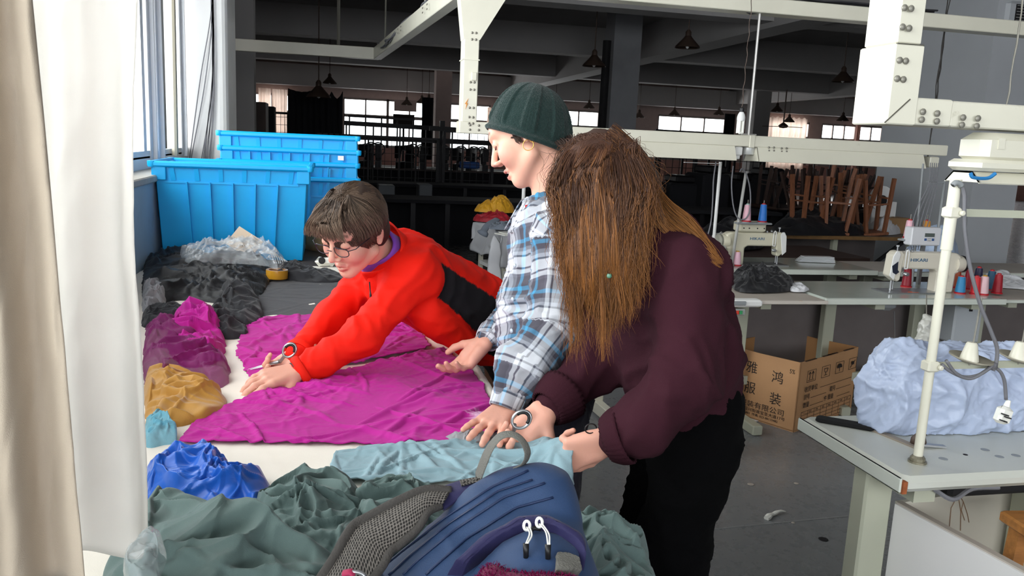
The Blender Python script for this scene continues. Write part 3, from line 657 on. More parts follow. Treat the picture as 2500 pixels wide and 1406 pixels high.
# dark blue badge shape on the face plate of this machine
mk.scale = (1, 1, .84)
f0 = [c for c in mk.children if c.name.startswith('face_plate')][0]; s = .88
MB().prism([(-.022*s, .21*s), (.018*s, .245*s), (.022*s, .18*s), (.035*s, .165*s), (.012*s, .145*s), (-.012*s, .16*s)], (0, -.0565*s, 0), (1, 0, 0), (0, 0, 1), .002).build('dark_badge', mat('navy_badge', '232838', .4), f0)
q2 = PY(1900, 640, 5.05); mk2 = machine((q2[0], 5.05, ZB2), .84, 'aged ivory sewing machine on the third row, needle end to the right', m_ivory2, flip=True, wheel_m=mat('grey_motor', '8d8c80', .5))
mk2.scale = (1, 1, .84); q = mk2.location; MB().box((-.24, 0, .31), (.20, .10, .085), bev=.012).build('control_panel', m_ivory2, mk2)
b = MB()
for x in (-.31, -.27, -.21, -.16): b.lathe([(.005, 0), (.005, .003)], (x, -.05, .30), (0, -1, 0), 8)
tag(b.build('screws', m_dark, mk2), kind='stuff')
# control box with display behind the blue-lettered machine
q = PY(2275, 598, 4.28); t = empty('control_unit', (q[0], 4.28, ZB2+.22), 'pale control unit with small grey display above the blue-lettered sewing machine', 'control box')
a_, b_ = PY(2228, 598, 4.24), PY(2290, 622, 4.24)
MB().box(((a_[0]+b_[0])/2+.0, 4.28, ZB2+.30), (b_[0]-a_[0]+.02, .07, .11), bev=.006).build('housing', m_greyw if 'm_greyw' in globals() else mat('pale_grey_plastic', 'd5d6da', .4), t, world=True)
cx = (a_[0]+b_[0])/2; MB().box((cx+.02, 4.243, ZB2+.31), (.065, .004, .022)).build('display', mat('lcd_grey', '59615e', .25), t, world=True)
b = MB()
for k in (-1, 1): b.box((cx+.02+.026*k, 4.243, ZB2+.283), (.014, .004, .014))
b.build('button', mat('button_blue', '3c5c8e', .4), t, world=True)
b = MB()
for k in range(3):
    for j in range(2): b.box((cx+.012+.009*k, 4.243, ZB2+.288-.012*j), (.005, .004, .005))
b.build('small_button', mat('button_grey', 'a9a6a0', .4), t, world=True)
MB().box((cx+.03, 4.30, ZB2+.12), (.02, .02, .26)).build('bracket', m_steel, t, world=True)
# ---- thread cones
CONE = {}
def cone(loc, col, label, h=.125, rim='b01825', top=None, r=.028, group=None):
    key = (col, rim, top, h)
    if key not in CONE:
        t = empty('thread_cone', (0, 0, 0), None, 'thread cone'); cm = mat('thread_'+col, col, .35, var=.03, vscale=3, aniso=(1, 1, 90), sheen=.3, bump=.15, bscale=20)
        MB().lathe([(r*.9, .006), (r, .01), (r*.99, .02), (r*.72, h*.9), (r*.64, h*.93), (r*.3, h*.935)], (0, 0, 0), (0, 0, 1), 22).build('thread', cm, t, smooth='auto')
        MB().lathe([(r*1.12, 0), (r*1.12, .006), (r*.9, .009)], (0, 0, 0), (0, 0, 1), 22).build('base_rim', mat('rim_'+rim, rim, .4), t)
        MB().lathe([(r*.45, h*.92), (r*.42, h*.98), (r*.25, h*1.0), (r*.2, h*.98)], (0, 0, 0), (0, 0, 1), 14).build('tube_tip', mat('rim_'+(top or rim), top or rim, .4), t); CONE[key] = t; o = t
    else: o = dup(CONE[key])
    o.location = Vector(loc); o['label'] = label; o['category'] = 'thread cone'
    o['group'] = group or 'thread cones'; return o
for (px_, py_, col, lab, kw) in (
    (2212, 700, '8c1226', 'dark red thread cone standing under the arm of the blue-lettered machine', {}),
    (2343, 716, '2b7fb0', 'bright blue thread cone, leftmost front one beside the machine wheel', dict(h=.105)),
    (2362, 706, '96152a', 'dark red thread cone behind the bright blue one beside the machine', {}),
    (2332, 702, 'a34a2c', 'rust brown thread cone half hidden behind the machine pillar', dict(h=.13)),
    (2380, 718, 'c01c26', 'red thread cone with a dark purple cone behind it', dict(h=.11)),
    (2384, 704, '2a2446', 'dark purple thread cone behind the red one', dict(h=.135)),
    (2399, 719, 'd9b4ba', 'pale pink thread cone with an ochre tip, front middle of the cluster', dict(h=.115, top='b98a30')),
    (2416, 708, '23506e', 'teal blue thread cone between the pale pink and rightmost red cones', {}),
    (2433, 716, '9c1224', 'deep red thread cone, rightmost of the cluster', dict(h=.12))):
    q = PZ(px_, py_, ZB2); cone((q[0], q[1], ZB2), col, lab, group='thread cones beside the blue-lettered machine', **kw)
# ---- thread stands (pole, tray, cones)
def stand(x, y, zb, zt, label, tray_z, cones, arm=None, pm=None, r=.009, tw=.26, dirx=-1, tilt=0):
    t = empty('thread_stand', (x, y, zb), label, 'thread stand'); pm = pm or m_white
    MB().tube([(x, y, zb), (x+tilt, y, zt)], r, 10).build('pole', pm, t, world=True, smooth=True)
    MB().lathe([(.02, 0), (.02, .008), (.012, .02)], (x, y, zb), (0, 0, 1), 12).build('base_nut', m_bolt, t, world=True)
    if arm: MB().bar((x+tilt, y, zt-.012), (x+tilt+arm, y, zt-.012), .018, .004).build('thread_arm', pm, t, world=True)
    if tray_z:
        MB().box((x+dirx*tw/2, y, tray_z), (tw, .05, .012), bev=.004).build('tray', m_greyplastic, t, world=True)
        for cx_, *_ in cones: MB().lathe([(.036, 0), (.036, .004), (.02, .007)], (cx_, y, tray_z+.006), (0, 0, 1), 18).build('cone_plate', m_greyplastic, t, world=True)
        b = MB()
        for cx_, *_ in cones: b.tube([(cx_, y, tray_z), (cx_, y, tray_z+.155)], .0025, 5)
        b.build('spindle', m_bolt, t, world=True)
        for cx_, col, lab, kw in cones: cone((cx_, y, tray_z+.011), col, lab, group='thread cones on the thread stands', **kw)
    return t
# row 2 stand behind the machine
ys = 4.32; xs1 = PY(2285, 600, ys)[0]; zt1 = PY(2288, 440, ys)[2]; tz = PY(2250, 586, ys)[2]
stand(xs1, ys, ZB2, zt1, 'grey double thread stand behind the blue-lettered machine', tz, [(PY(2217, 580, ys)[0], 'd9a9b4', 'pale pink thread cone on the stand above the blue-lettered machine', dict(h=.115)), (PY(2258, 580, ys)[0], 'c8862a', 'ochre yellow thread cone on the stand above the blue-lettered machine', dict(h=.115))], arm=-.12, pm=m_greyplastic, r=.008)
thing(MB().tube([(PY(2256, 600, ys)[0], ys+.06, ZB2), (PY(2263, 460, ys)[0], ys+.06, PY(2263, 400, ys)[2])], .006, 8), 'support_pole', m_greyplastic, 'slim grey pole just left of the double thread stand', 'pole')
b = MB()
for k in range(5):
    x = PY(2270+k*5, 410, ys)[0]; z1_ = z0_ = PY(2280, 410, ys)[2]; b.tube(catmull([(x, ys, z1_+.03), (x-.01, ys-.02, z1_-.10), (x-.07+.012*k, ys-.02, z1_-.25), (x-.09+.01*k, ys-.02, z1_-.42), (x-.05, ys, z1_-.50)], 6), .0028, 5)
thing(b, 'hanging_wires', m_wire, 'grey wires dangling between the trunking and the double thread stand', 'cable')
# row 3 stands
yt = 5.08; xp = PY(1750, 500, yt)[0]
stand(xp, yt, ZB2, PY(1752, 395, yt)[2], 'white thread stand with a perforated arm beside the long hair', None, [], arm=-(xp-PY(1670, 400, yt)[0]), pm=m_white, r=.011)
xp2 = PY(1790, 600, yt-.1)[0]; tz3 = PY(1830, 545, yt-.1)[2]
stand(xp2, yt-.1, ZB2, PY(1806, 418, yt-.1)[2], 'leaning grey white thread stand behind the aged machine', tz3, [(PY(1822, 540, yt-.1)[0], 'e0aebb', 'pink thread cone on the tray over the aged sewing machine', dict(h=.12, top='9fc0b8')), (PY(1861, 540, yt-.1)[0], '1c6cc0', 'cobalt blue thread cone on the tray over the aged sewing machine', dict(h=.125, top='b01825'))], pm=mat('grey_white_pole', 'b0b0ac', .5), r=.010, dirx=1, tilt=.045)
q = PZ(1798, 648, ZB2); cone((q[0], q[1], ZB2), 'e3b6c6', 'pink thread cone standing on the third-row table next to the long hair', h=.10, top='b98a30', group='thread cones on the thread stands')
for k, (pts, lab) in enumerate((([(1748, 395), (1742, 440), (1740, 490), (1736, 540), (1728, 575)], 'grey cord hanging down left of the white thread stand'), ([(1790, 405), (1786, 450), (1790, 500), (1800, 530), (1818, 535), (1830, 515), (1832, 470), (1824, 430), (1812, 412), (1806, 420)], 'grey cable looping round the leaning thread stand'))):
    thing(MB().tube(catmull([PY(x, y, yt-.13) for x, y in pts], 6), .0045, 6), 'grey_cable', m_wire, lab, 'cable')
# folded white plastic on row 3
b = MB(); q = PZ(1990, 640, ZB2)
for k in range(5): b.box((q[0]+.01*k, q[1]+.01*k, ZB2+.006+.007*k), (.27-.01*k, .07, .006), rz=-.18+.03*k, bev=.002)
thing(b, 'folded_plastic', mat('white_plastic_film', 'e6e9ec', .3, coat=.4), 'folded strip of white plastic film on the third-row table', 'plastic')
# ---- small grey unit and switch by the woman's back (row 2 left end)
q = PY(1828, 735, 3.79); t = empty('motor_switch_box', (q[0], 3.8, ZB2-.1), 'white and grey unit clamped to the worktop edge beside the maroon sweater', 'control box')
a_ = PY(1797, 735, 3.78)[0]; c_ = PY(1860, 735, 3.78)[0]
MB().box(((a_+c_)/2-.05, 3.80, ZB2-.016), (c_-a_+.10, .07, .036), bev=.008).build('housing', m_white, t, world=True)
MB().box((a_+.01, 3.762, ZB2-.012), (.075, .01, .022), bev=.003).build('cover', m_greyplastic, t, world=True)
t2 = empty('push_button_switch', (a_+.02, 3.79, ZB2-.09), 'grey wall switch with red and green buttons hanging below the worktop edge', 'switch')
MB().box((a_+.015, 3.79, ZB2-.062), (.085, .03, .034), bev=.004).build('housing', mat('switch_grey', 'a3a5a2', .45), t2, world=True)
MB().box((a_+.008, 3.772, ZB2-.062), (.017, .008, .018)).build('red_button', mat('red_button', 'd5402c', .4), t2, world=True)
MB().box((a_+.028, 3.772, ZB2-.062), (.017, .008, .018)).build('green_button', mat('green_button', '3d9a60', .4), t2, world=True)
# grey motor box hanging under row 2, thread stand foot lever
q = PY(2355, 790, 4.1); t = empty('motor_box', (q[0], 4.1, .45), 'pale grey motor control box hanging under the blue-lettered machine table', 'control box')
MB().box((PY(2355, 780, 4.05)[0], 4.1, .58), (.19, .16, .26), bev=.01).build('housing', mat('motor_box_grey', 'b1b6ba', .45), t, world=True)
MB().box((PY(2375, 760, 4.0)[0], 4.015, .66), (.02, .006, .03)).build('slot', m_black, t, world=True)
thing(MB().tube([PY(2183, 760, 3.95), PY(2185, 850, 3.95)], .003, 5), 'pedal_rod', m_steel, 'thin steel pedal rod below the blue-lettered machine', 'rod')
q = PY(2170, 760, 4.0); thing(MB().box((q[0], 4.05, ZB2-.07), (.12, .1, .07), bev=.02), 'oil_pan', m_greyplastic, 'dull grey oil pan under the pale green table', 'pan')
# orange snips
q = PZ(2226, 716, ZB2); b = MB().bar(q+V(-.02, 0, .005), q+V(.035, -.012, .005), .006, .006).bar(q+V(-.03, -.005, .006), q+V(.0, .0, .006), .003, .008)
thing(b, 'thread_snips', mat('orange_handle', 'c8552f', .5), 'tiny orange-handled thread snips lying on the pale green table', 'scissors')
# ---- table with upturned stools (fourth row)
x4a, x4b = PZ(1860, 573, .74)[0], PZ(2200, 573, .74)[0]
t = empty('packing_table', ((x4a+x4b)/2, 7.5, 0), 'wooden-edged table in the fourth row carrying upturned stools', 'table')
MB().box(((x4a+x4b)/2, 7.45, .735), (x4b-x4a, .85, .03)).build('tabletop', mat('brown_tabletop', '6f6156', .5, var=.1), t, world=True)
MB().box(((x4a+x4b)/2, 7.02, .735), (x4b-x4a, .02, .034)).build('edge_strip', mat('worn_wood_edge', '7a5b35', .6, var=.3, vscale=8), t, world=True)
for x in (PY(2036, 620, 7.1)[0], x4a+.1, x4b-.1): MB().box((x, 7.12, .36), (.05, .05, .72)).build('leg', m_cream2, t, world=True)
MB().bar(V(x4b-.1, 7.2, .7), V(x4b-.9, 7.2, .1), .03).build('brace', m_dark, t, world=True)
MB().box(((x4a+x4b)/2, 7.8, .42), (x4b-x4a, .03, .5)).build('back_panel', m_skirt, t, world=True)
def stool(label, h=.46, w=.27, splay=.035, m=None, group=None, name='wooden_stool', rect=.22):
    m = m or m_wood
    t = empty(name, (0, 0, 0), label, 'stool', group)
    MB().box((0, 0, h-.014), (w, rect, .028), bev=.005).build('seat', m, t)
    tops = [(sx*(w/2-.035), sy*(rect/2-.035)) for sx in (-1, 1) for sy in (-1, 1)]
    for (x, y) in tops:
        sx, sy = (1 if x > 0 else -1), (1 if y > 0 else -1)
        MB().bar((x, y, h-.028), (x+sx*splay, y+sy*splay*.7, 0), .036, .03).build('leg', m, t)
    for sy in (-1, 1): MB().bar((-(w/2-.02), sy*(rect/2-.02), h*.45), ((w/2-.02), sy*(rect/2-.02), h*.45), .024, .016).build('rung', m, t)
    for sx in (-1, 1): MB().bar((sx*(w/2-.02), -(rect/2-.02), h*.35), (sx*(w/2-.02), (rect/2-.02), h*.35), .024, .016).build('rung', m, t)
    return t
sp = [(1970, 7.25, .15, 0, 'leftmost'), (2037, 7.2, -.3, .0, 'second from the left'), (2085, 7.35, .25, .03, 'third from the left'), (2118, 7.22, -.1, .0, 'rightmost front')]
st0 = None
for i, (px_, Y, rz, dz, w_) in enumerate(sp):
    lab = 'upturned worn wooden stool on the fourth-row table, '+w_+' of the group'
    if st0 is None: st0 = stool(lab, h=.56, w=.26, splay=.055, group='upturned stools on the fourth-row table'); o = st0
    else: o = dup(st0, label=lab)
    q = PY(px_, 560, Y); o.location = (q[0], Y, .752+.56+dz); o.rotation_euler = (math.pi+random.uniform(-.08, .08), random.uniform(-.1, .1), rz)
st1 = dup(st0, label='worn wooden stool leaning behind the other upturned stools'); q = PY(2060, 560, 7.62); st1.location = (q[0], 7.62, .752+.63); st1.rotation_euler = (math.pi+.12, .2, .6)
# white desk fan, boxes behind stools
q = PY(2148, 520, 7.55); t = empty('desk_fan', (q[0], 7.55, .76), 'round white desk fan behind the crumpled white bag', 'fan')
MB().lathe([(.10, 0), (.13, .02), (.13, .06), (.05, .08), (0, .08)], (q[0], 7.6, 1.10), (0, -1, 0), 24).build('cage', m_white, t, world=True, smooth='auto')
MB().lathe([(.055, 0), (.055, .01), (0, .01)], (q[0]-.02, 7.515, 1.08), (0, -1, 0), 20).build('hub', m_dark, t, world=True)
MB().box((q[0], 7.6, .90), (.16, .12, .28), bev=.03).build('stand', m_white, t, world=True)
q = PY(2180, 540, 7.5); thing(MB().box((q[0], 7.5, .83), (.30, .2, .16), rz=.1), 'carton', mat('kraft_box', '9b7a55', .8, var=.1), 'small open carton behind the crumpled white bag on the fourth-row table', 'box')
q = PY(2172, 515, 7.6); thing(MB().box((q[0], 7.72, .97), (.24, .12, .18), rz=-.05), 'white_box', m_white, 'white box standing behind the small carton on the fourth-row table', 'box')
# ================================================================== BACK OF THE HALL
m_shade = mat('dark_screen_cloth', '17171c', .9); m_blackm = mat('black_steel', '1b1a1d', .5, .4); m_brown = mat('dark_brown_wood', '3a2a25', .6, var=.2)
m_curtain_far = mat('cream_far_curtain', 'd8c3b6', .8, tl=.5, var=.06)
def sheet(pts_top, z0, z1, n, amp, seed=0., waves=9):
    """hanging pleated cloth: plan polyline pts_top, from z1 down to z0"""
    pts = catmull(pts_top, n) if len(pts_top) > 2 else [pts_top[0]+(pts_top[1]-pts_top[0])*i/n for i in range(n+1)]; pts = np.array(pts); k = len(pts); rows = 10; v = []
    for j in range(rows+1):
        s = j/rows
        for i, p in enumerate(pts):
            a = math.sin(i/k*waves*2*math.pi+seed+.6*math.sin(3*s+seed))*amp*(.5+.5*s)+float(pn2(np.array(i*.3), np.array(s*2.), seed))*amp
            v.append((p[0]+a*.4, p[1]+a, z1+(z0-z1)*s+(.03*math.sin(i/k*waves*math.pi*2)*(1-s) if waves > 5 else 0)))
    f = [(j*k+i, j*k+i+1, (j+1)*k+i+1, (j+1)*k+i) for j in range(rows) for i in range(k-1)]; return MB().add(v, f)
def hang(name, xa, xb, ytop, ybot, Y, m, label, cat='curtain', amp=.07, waves=9, n=50):
    a, b_ = PY(xa, ytop, Y), PY(xb, ytop, Y); z0 = PY((xa+xb)/2, ybot, Y)[2]
    return thing(sheet([a, b_], max(z0, .05), (a[2]+b_[2])/2, n, amp, seed=xa*.1, waves=waves), name, m, label, cat, smooth=True)
FYc = FY-.25
hang('curtain', 630, 662, 215, 420, FYc, m_curtain_far, 'cream curtain at the far left window, left half', n=30, waves=4)
hang('curtain', 664, 700, 218, 420, FYc-.1, m_curtain_far, 'gathered cream curtain at the far left window, beside the dark screen', n=30, waves=5)
hang('curtain', 1870, 1972, 287, 430, FYc, m_curtain_far, 'wide cream curtain behind the ceiling fan', waves=8)
hang('curtain', 2090, 2104, 300, 430, FYc, mat('brownish_curtain', '94736a', .8, tl=.3), 'narrow brownish curtain dividing the right-hand windows', n=16, waves=3)
hang('curtain', 1030, 1058, 238, 390, 20, m_shade, 'gathered dark curtain hanging beside the shuttered pane', waves=5, n=24)
hang('curtain', 1770, 1796, 278, 450, 20, m_shade, 'dark curtain hanging behind the energy-saving bulb', waves=5, n=24, amp=.05)
hang('curtain', 1190, 1200, 262, 330, FYc, m_curtain_far, 'thin cream curtain at the window just left of the knitted hat', waves=3, n=14)
# big dark screen
Ys = 15.0; a, b_ = PY(703, 220, Ys), PY(836, 232, Ys)
b = MB(); n = 44; v = []; f = []
for i in range(n+1):
    s = i/n; x = a[0]+(b_[0]-a[0])*s; top = a[2]+.03-.13*abs(math.sin(s*math.pi*(5 if s > .6 else 2)))*(1 if s > .6 else .35)
    for z in (top, top*.5, .05): v.append((x, Ys+.05*math.sin(i*1.3), z))
f = [(i*3+j, i*3+3+j, i*3+4+j, i*3+1+j) for i in range(n) for j in range(2)]
thing(MB().add(v, f), 'cloth_screen', m_shade, 'large dark cloth screen hanging in front of the left windows', 'screen', smooth=True, solid=.01)
q0, q1 = PY(622, 250, 13), PY(652, 250, 13); thing(MB().box(((q0[0]+q1[0])/2, 13, q0[2]/2), (q1[0]-q0[0], .6, q0[2])), 'cabinet', m_brown, 'tall dark cabinet beside the grey left column', 'cabinet')
q0, q1 = PY(645, 260, 14), PY(668, 262, 14); thing(MB().box(((q0[0]+q1[0])/2+.02, 14, q0[2]/2), (q1[0]-q0[0], .5, q0[2])), 'cabinet', m_shade, 'lower dark cabinet between the tall cabinet and the left curtain', 'cabinet')
q0, q1 = PY(960, 278, 26), PY(1011, 308, 26); t = empty('shutter_board', (0, 0, 0), 'dark slatted board in front of the left windows', 'board')
MB().box(((q0[0]+q1[0])/2, 26, (q0[2]+q1[2])/2), (q1[0]-q0[0], .06, q0[2]-q1[2])).build('panel', m_brown, t)
for k in range(7):
    MB().box(((q0[0]+q1[0])/2, 25.95, q1[2]+(q0[2]-q1[2])*(k+.5)/7), (q1[0]-q0[0], .05, .02)).build('slat', m_shade, t)
MB().box(((q0[0]+q1[0])/2, 26, q1[2]/2-.05), (.06, .06, q1[2])).build('post', m_shade, t)
t.location = (0, 0, 0)
q = PY(1000, 255, 27); thing(MB().box((q[0], 28.5, q[2]), (.75, .02, .35)), 'white_board', m_farwhite, 'pale rectangular board hanging at the top of the left windows', 'board')
# long steel racks / rails across the hall
def rail(xa, ya, xb, yb, Y, w, lab, nm='rack_rail'):
    p, q = PY(xa, ya, Y), PY(xb, yb, Y); b = MB().bar(p, q, w, w)
    for s in np.linspace(.02, .98, 5): u = p+(q-p)*s; b.bar(u, V(u[0], u[1], 0.02), .03, .03)
    thing(b, nm, m_blackm, lab, 'rack', base=((p[0]+q[0])/2, Y, 0))
rail(840, 300, 1110, 316, 17, .09, 'upper dark rack with rail and posts before the left windows')
rail(770, 330, 1250, 352, 15, .09, 'long dark rack with a thick rail crossing below the left windows')
rail(850, 283, 1012, 292, 18, .04, 'thin dark rack rail before the left windows')
rail(1600, 318, 1866, 338, 15, .05, 'dark handrail rack before the middle windows')
rail(1600, 333, 1866, 350, 15.5, .08, 'second lower handrail rack before the middle windows')
rail(1990, 350, 2150, 358, 20, .04, 'thin handrail rack before the right-hand windows')
p, q = PY(1080, 295, 15.5), PY(1080, 400, 15.5); thing(MB().box((p[0], 15.5, p[2]/2), (.09, .09, p[2])).box((p[0], 15.4, p[2]-.15), (.5, .1, .08)), 'rack_post', m_blackm, 'thick dark rack post with bracket left of the cream upright', 'rack')
# wire mesh cage panels
def mesh_panel(xa, xb, yt, Y, lab, zb=.1):
    p, q = PY(xa, yt, Y), PY(xb, yt, Y); zt = p[2]; t = empty('mesh_panel', ((p[0]+q[0])/2, Y, 0), lab, 'fence', 'wire mesh cage panels'); b = MB()
    for x in (p[0], q[0]): b.box((x, Y, zt/2), (.05, .05, zt))
    b.box(((p[0]+q[0])/2, Y, zt), (q[0]-p[0], .04, .04)); tag(b.build('frame', m_blackm, t, world=True), kind='stuff'); b = MB()
    for x in np.arange(p[0]+.12, q[0], .12): b.box((x, Y, (zt+zb)/2), (.008, .008, zt-zb))
    for z in np.arange(zb, zt, .14): b.box(((p[0]+q[0])/2, Y, z), (q[0]-p[0], .008, .008))
    tag(b.build('wire_mesh', m_blackm, t, world=True), kind='stuff')
mesh_panel(1085, 1205, 320, 14.6, 'wire mesh cage panel left of the knitted hat'); mesh_panel(838, 1070, 330, 14.8, 'wire mesh cage panel behind the blue bins')
mesh_panel(1610, 1700, 372, 12.6, 'wire mesh cage panel behind the white thread stand'); mesh_panel(1780, 1870, 340, 12.8, 'wire mesh cage panel below the energy-saving bulb')
mesh_panel(668, 705, 275, 16, 'narrow wire mesh panel before the left curtain')
# rows of dark machine tables in the far hall
mtb = None
def dark_row(i, Y, xa, xb, ytop):
    p, q = PY(xa, ytop, Y), PY(xb, ytop, Y); L_ = q[0]-p[0]; t = empty('work_table', ((p[0]+q[0])/2, Y, 0), ['dark work table row before the left windows, farthest', 'dark work table row in the left middle of the hall', 'dark work table row beyond the cloth-covered table', 'dark cluttered table row behind the upturned stools', 'dark table row behind the white thread stand'][i], 'table', 'dark work tables in the far hall')
    MB().box(((p[0]+q[0])/2, Y, .74), (L_, .8, .04)).build('tabletop', m_shade if i != 3 else m_brown, t, world=True)
    MB().box(((p[0]+q[0])/2, Y+.2, .4), (L_, .04, .55)).build('back_panel', m_shade, t, world=True)
    for x in np.linspace(p[0]+.1, q[0]-.1, 6): MB().box((x, Y-.3, .36), (.06, .06, .72)).build('leg', m_blackm, t, world=True)
    return p[0], q[0]
R0 = dark_row(0, 22, 830, 1300, 395); R1 = dark_row(1, 14, 820, 1330, 420); R2 = dark_row(2, 10.5, 900, 1340, 480); R3 = dark_row(3, 11, 1860, 2140, 440); R4 = dark_row(4, 10, 1560, 1880, 440)
def ghost_machine():
    t = empty('old_machine', (0, 0, 0), None, 'sewing machine', 'dark old machines in the far hall')
    MB().prism([(-.3, 0), (-.3, .12), (.05, .14), (.08, .35), (-.25, .38), (-.3, .2), (-.34, .2), (-.34, .45), (.2, .48), (.24, 0)], (0, .05, 0), (1, 0, 0), (0, 0, 1), .12).build('head', m_blackm, t)
    b = MB(); R_ = .14
    for k in range(16):
        a0, a1 = 2*math.pi*k/16, 2*math.pi*(k+1)/16; b.bar((.28, R_*math.cos(a0), .36+R_*math.sin(a0)), (.28, R_*math.cos(a1), .36+R_*math.sin(a1)), .025, .025)
    for k in range(3): a0 = math.pi*k/3; b.bar((.28, R_*math.cos(a0), .36+R_*math.sin(a0)), (.28, -R_*math.cos(a0), .36-R_*math.sin(a0)), .012, .012)
    b.build('wheel', m_blackm, t); return t
gm = ghost_machine(); pos = [(895, 17.5), (922, 17.5), (990, 17.5), (1030, 17.5), (1085, 17.5), (1118, 17.5), (1150, 17.5), (1180, 17.5)]
names_ = ['first from the blue bins', 'second from the blue bins', 'below the shuttered board', 'just right of the shuttered board', 'left of the cream upright', 'directly below the cream upright', 'first right of the cream upright', 'nearest the knitted hat']
t = empty('work_table', (3.5, 17.5, 0), 'long dark table of old machines silhouetted below the left windows', 'table', 'dark work tables in the far hall')
xa_, xb_ = PY(870, 400, 17.5)[0], PY(1320, 400, 17.5)[0]; MB().box(((xa_+xb_)/2, 17.5, .86), (xb_-xa_, .7, .04)).build('tabletop', m_brown, t, world=True); MB().box(((xa_+xb_)/2, 17.6, .43), (xb_-xa_, .4, .8)).build('base', m_shade, t, world=True)
for i, (x, Y) in enumerate(pos):
    o = gm if i == 0 else dup(gm); q = PY(x, 400, Y); o.location = (q[0], Y, .88); o.rotation_euler = (0, 0, random.choice((1.2, .9, 1.5))); o['label'] = 'dark old sewing machine with wheel silhouette, '+names_[i]
q = PY(1160, 385, 16.5); thing(MB().box((q[0], 17.2, 1.0), (.42, .2, .14), bev=.02), 'blue_box', mat('far_blue_box', '1450a0', .5), 'small blue box among the dark machines left of the knitted hat', 'box')
# dark panels & pale doors low in the dark
for i, (xa, xb, yt, Y) in enumerate(((922, 962, 450, 11.5), (1020, 1052, 448, 11.5))):
    p, q = PY(xa, yt, Y), PY(xb, yt, Y); thing(MB().box(((p[0]+q[0])/2, Y, p[2]/2), (q[0]-p[0], .4, p[2]), bev=.01), 'floor_cabinet', mat('dim_grey_cabinet', '54585c', .6), 'dim grey cabinet standing in the dark behind the red jacket, '+('left' if i == 0 else 'right')+' one', 'cabinet')
for (xa, xb, yt, Y, lab) in ((1540, 1612, 452, 11.6, 'low dark filler box, directly behind the long hair'), (1618, 1690, 425, 11.9, 'dark filler box left of the white thread stand'), (1696, 1762, 402, 11.7, 'taller dark boxy machine behind the top of the white thread stand'), (1768, 1830, 420, 12.0, 'dark filler box behind the leaning thread stand'), (1834, 1902, 408, 11.8, 'dark filler box just left of the far pile of stools')):
    p, q = PY(xa, yt, Y), PY(xb, yt, Y); t = empty('filler_box', ((p[0]+q[0])/2, Y, 0), lab, 'machine', 'dark filler boxes in the far hall')
    MB().box(((p[0]+q[0])/2, Y, (p[2]-.12)/2), (q[0]-p[0], .7, p[2]-.12), bev=.03).build('body', m_shade, t, world=True); MB().box(((p[0]+q[0])/2+.05, Y, p[2]-.06), ((q[0]-p[0])*.7, .5, .12), bev=.03).build('top_cover', m_blackm, t, world=True)  # dark boxes added to cover the bright reflection on the far floor
# crowded chair legs and clutter behind the upturned stools
rnd = random.Random(11)
lab_c = ['left end', 'left of the middle', 'in the middle', 'right of the middle', 'right end']
for k in range(10):
    q = PY(1888+k*27, 430, 9.6+rnd.random()*1.2); c_ = dup(st0, label='dark distant upturned stool behind the fourth row, number %s' % ('one two three four five six seven eight nine ten'.split()[k]))
    c_['label'] = 'dim distant upturned stool, ' + ['farthest left of the far pile', 'next to the leftmost in the far pile', 'third along the far pile', 'far pile, above the leftmost wooden stool', 'far pile, left of centre', 'far pile, centre', 'far pile, right of centre', 'far pile, above the desk fan side', 'far pile, next to the right end', 'far pile, right end by the pillar'][k]
    for ch in c_.children:
        ch.material_slots[0].link = 'OBJECT'; ch.material_slots[0].material = m_brown
    c_['group'] = 'distant upturned stools'; c_.location = (q[0], q[1], .76+.56+rnd.uniform(-.02, .05)); c_.rotation_euler = (math.pi+rnd.uniform(-.15, .15), rnd.uniform(-.25, .25), rnd.random()*3)
# ================================================================== NEAR RIGHT TABLE, CARTON, STOOLS
ZR = .765; X0 = PZ(1947, 1018, ZR)[0]; X1_ = PZ(2215, 1165, ZR)[0]; xr0 = (X0+X1_)/2; yf = PZ(2215, 1168, ZR)[1]; yb = PZ(1947, 1015, ZR)[1]
t = empty('sewing_table', (xr0+.5, (yf+yb)/2, 0), 'near pale sewing table with chipped rounded edge, holding the wrapped machine', 'table', 'sewing tables')
b = MB().box((xr0+.6, (yf+yb)/2, ZR-.02), (1.2, yb-yf, .04), bev=.013); b.build('tabletop', mat('near_worktop', 'c9cbc2', .35, var=.03, dirt=('8f877a', 7, .67, .8), coat=.2), t, world=True, smooth='auto')
MB().box((xr0-.003, (yf+yb)/2, ZR-.021), (.007, yb-yf-.008, .036), bev=.003).build('edge_strip', m_edge, t, world=True)
MB().box((xr0+.004, yf+.01, ZR-.024), (.012, .022, .03)).build('chipped_corner', mat('rust_chip', '94512c', .8, var=.3, vscale=60), t, world=True)
b = MB()
for k, (x, y) in enumerate(((2303, 1120), (2357, 1110), (2405, 1098), (2440, 1115), (2480, 1112))):
    q = PZ(x, y, ZR); MB().lathe([(.011 if k != 1 else .006, 0), (.011 if k != 1 else .006, .001), (0, .0012)], (q[0], q[1], ZR-.0003), (0, 0, 1), 14).build('hole_cap', m_greyplastic if k != 1 else m_dark, t, world=True)
lg = PZ(2180, 1400, .0)
MB().box((xr0+.10, 1.80, .37), (.085, .06, .70), bev=.006).build('leg', m_cream2, t, world=True)
MB().box((xr0+.10, (yf+yb)/2, ZR-.065), (.06, .36, .04)).build('bracket', m_cream2, t, world=True)
MB().box((xr0+.10, (yf+yb)/2, .03), (.07, .50, .06), bev=.006).build('foot', m_cream2, t, world=True)
MB().box((xr0+.62, 1.80, .37), (.085, .06, .70), bev=.006).build('leg', m_cream2, t, world=True)
b = MB().box((xr0+.45, 1.86, ZR-.10), (.30, .22, .10), bev=.01); b.build('machine_pan', m_dark, t, world=True)
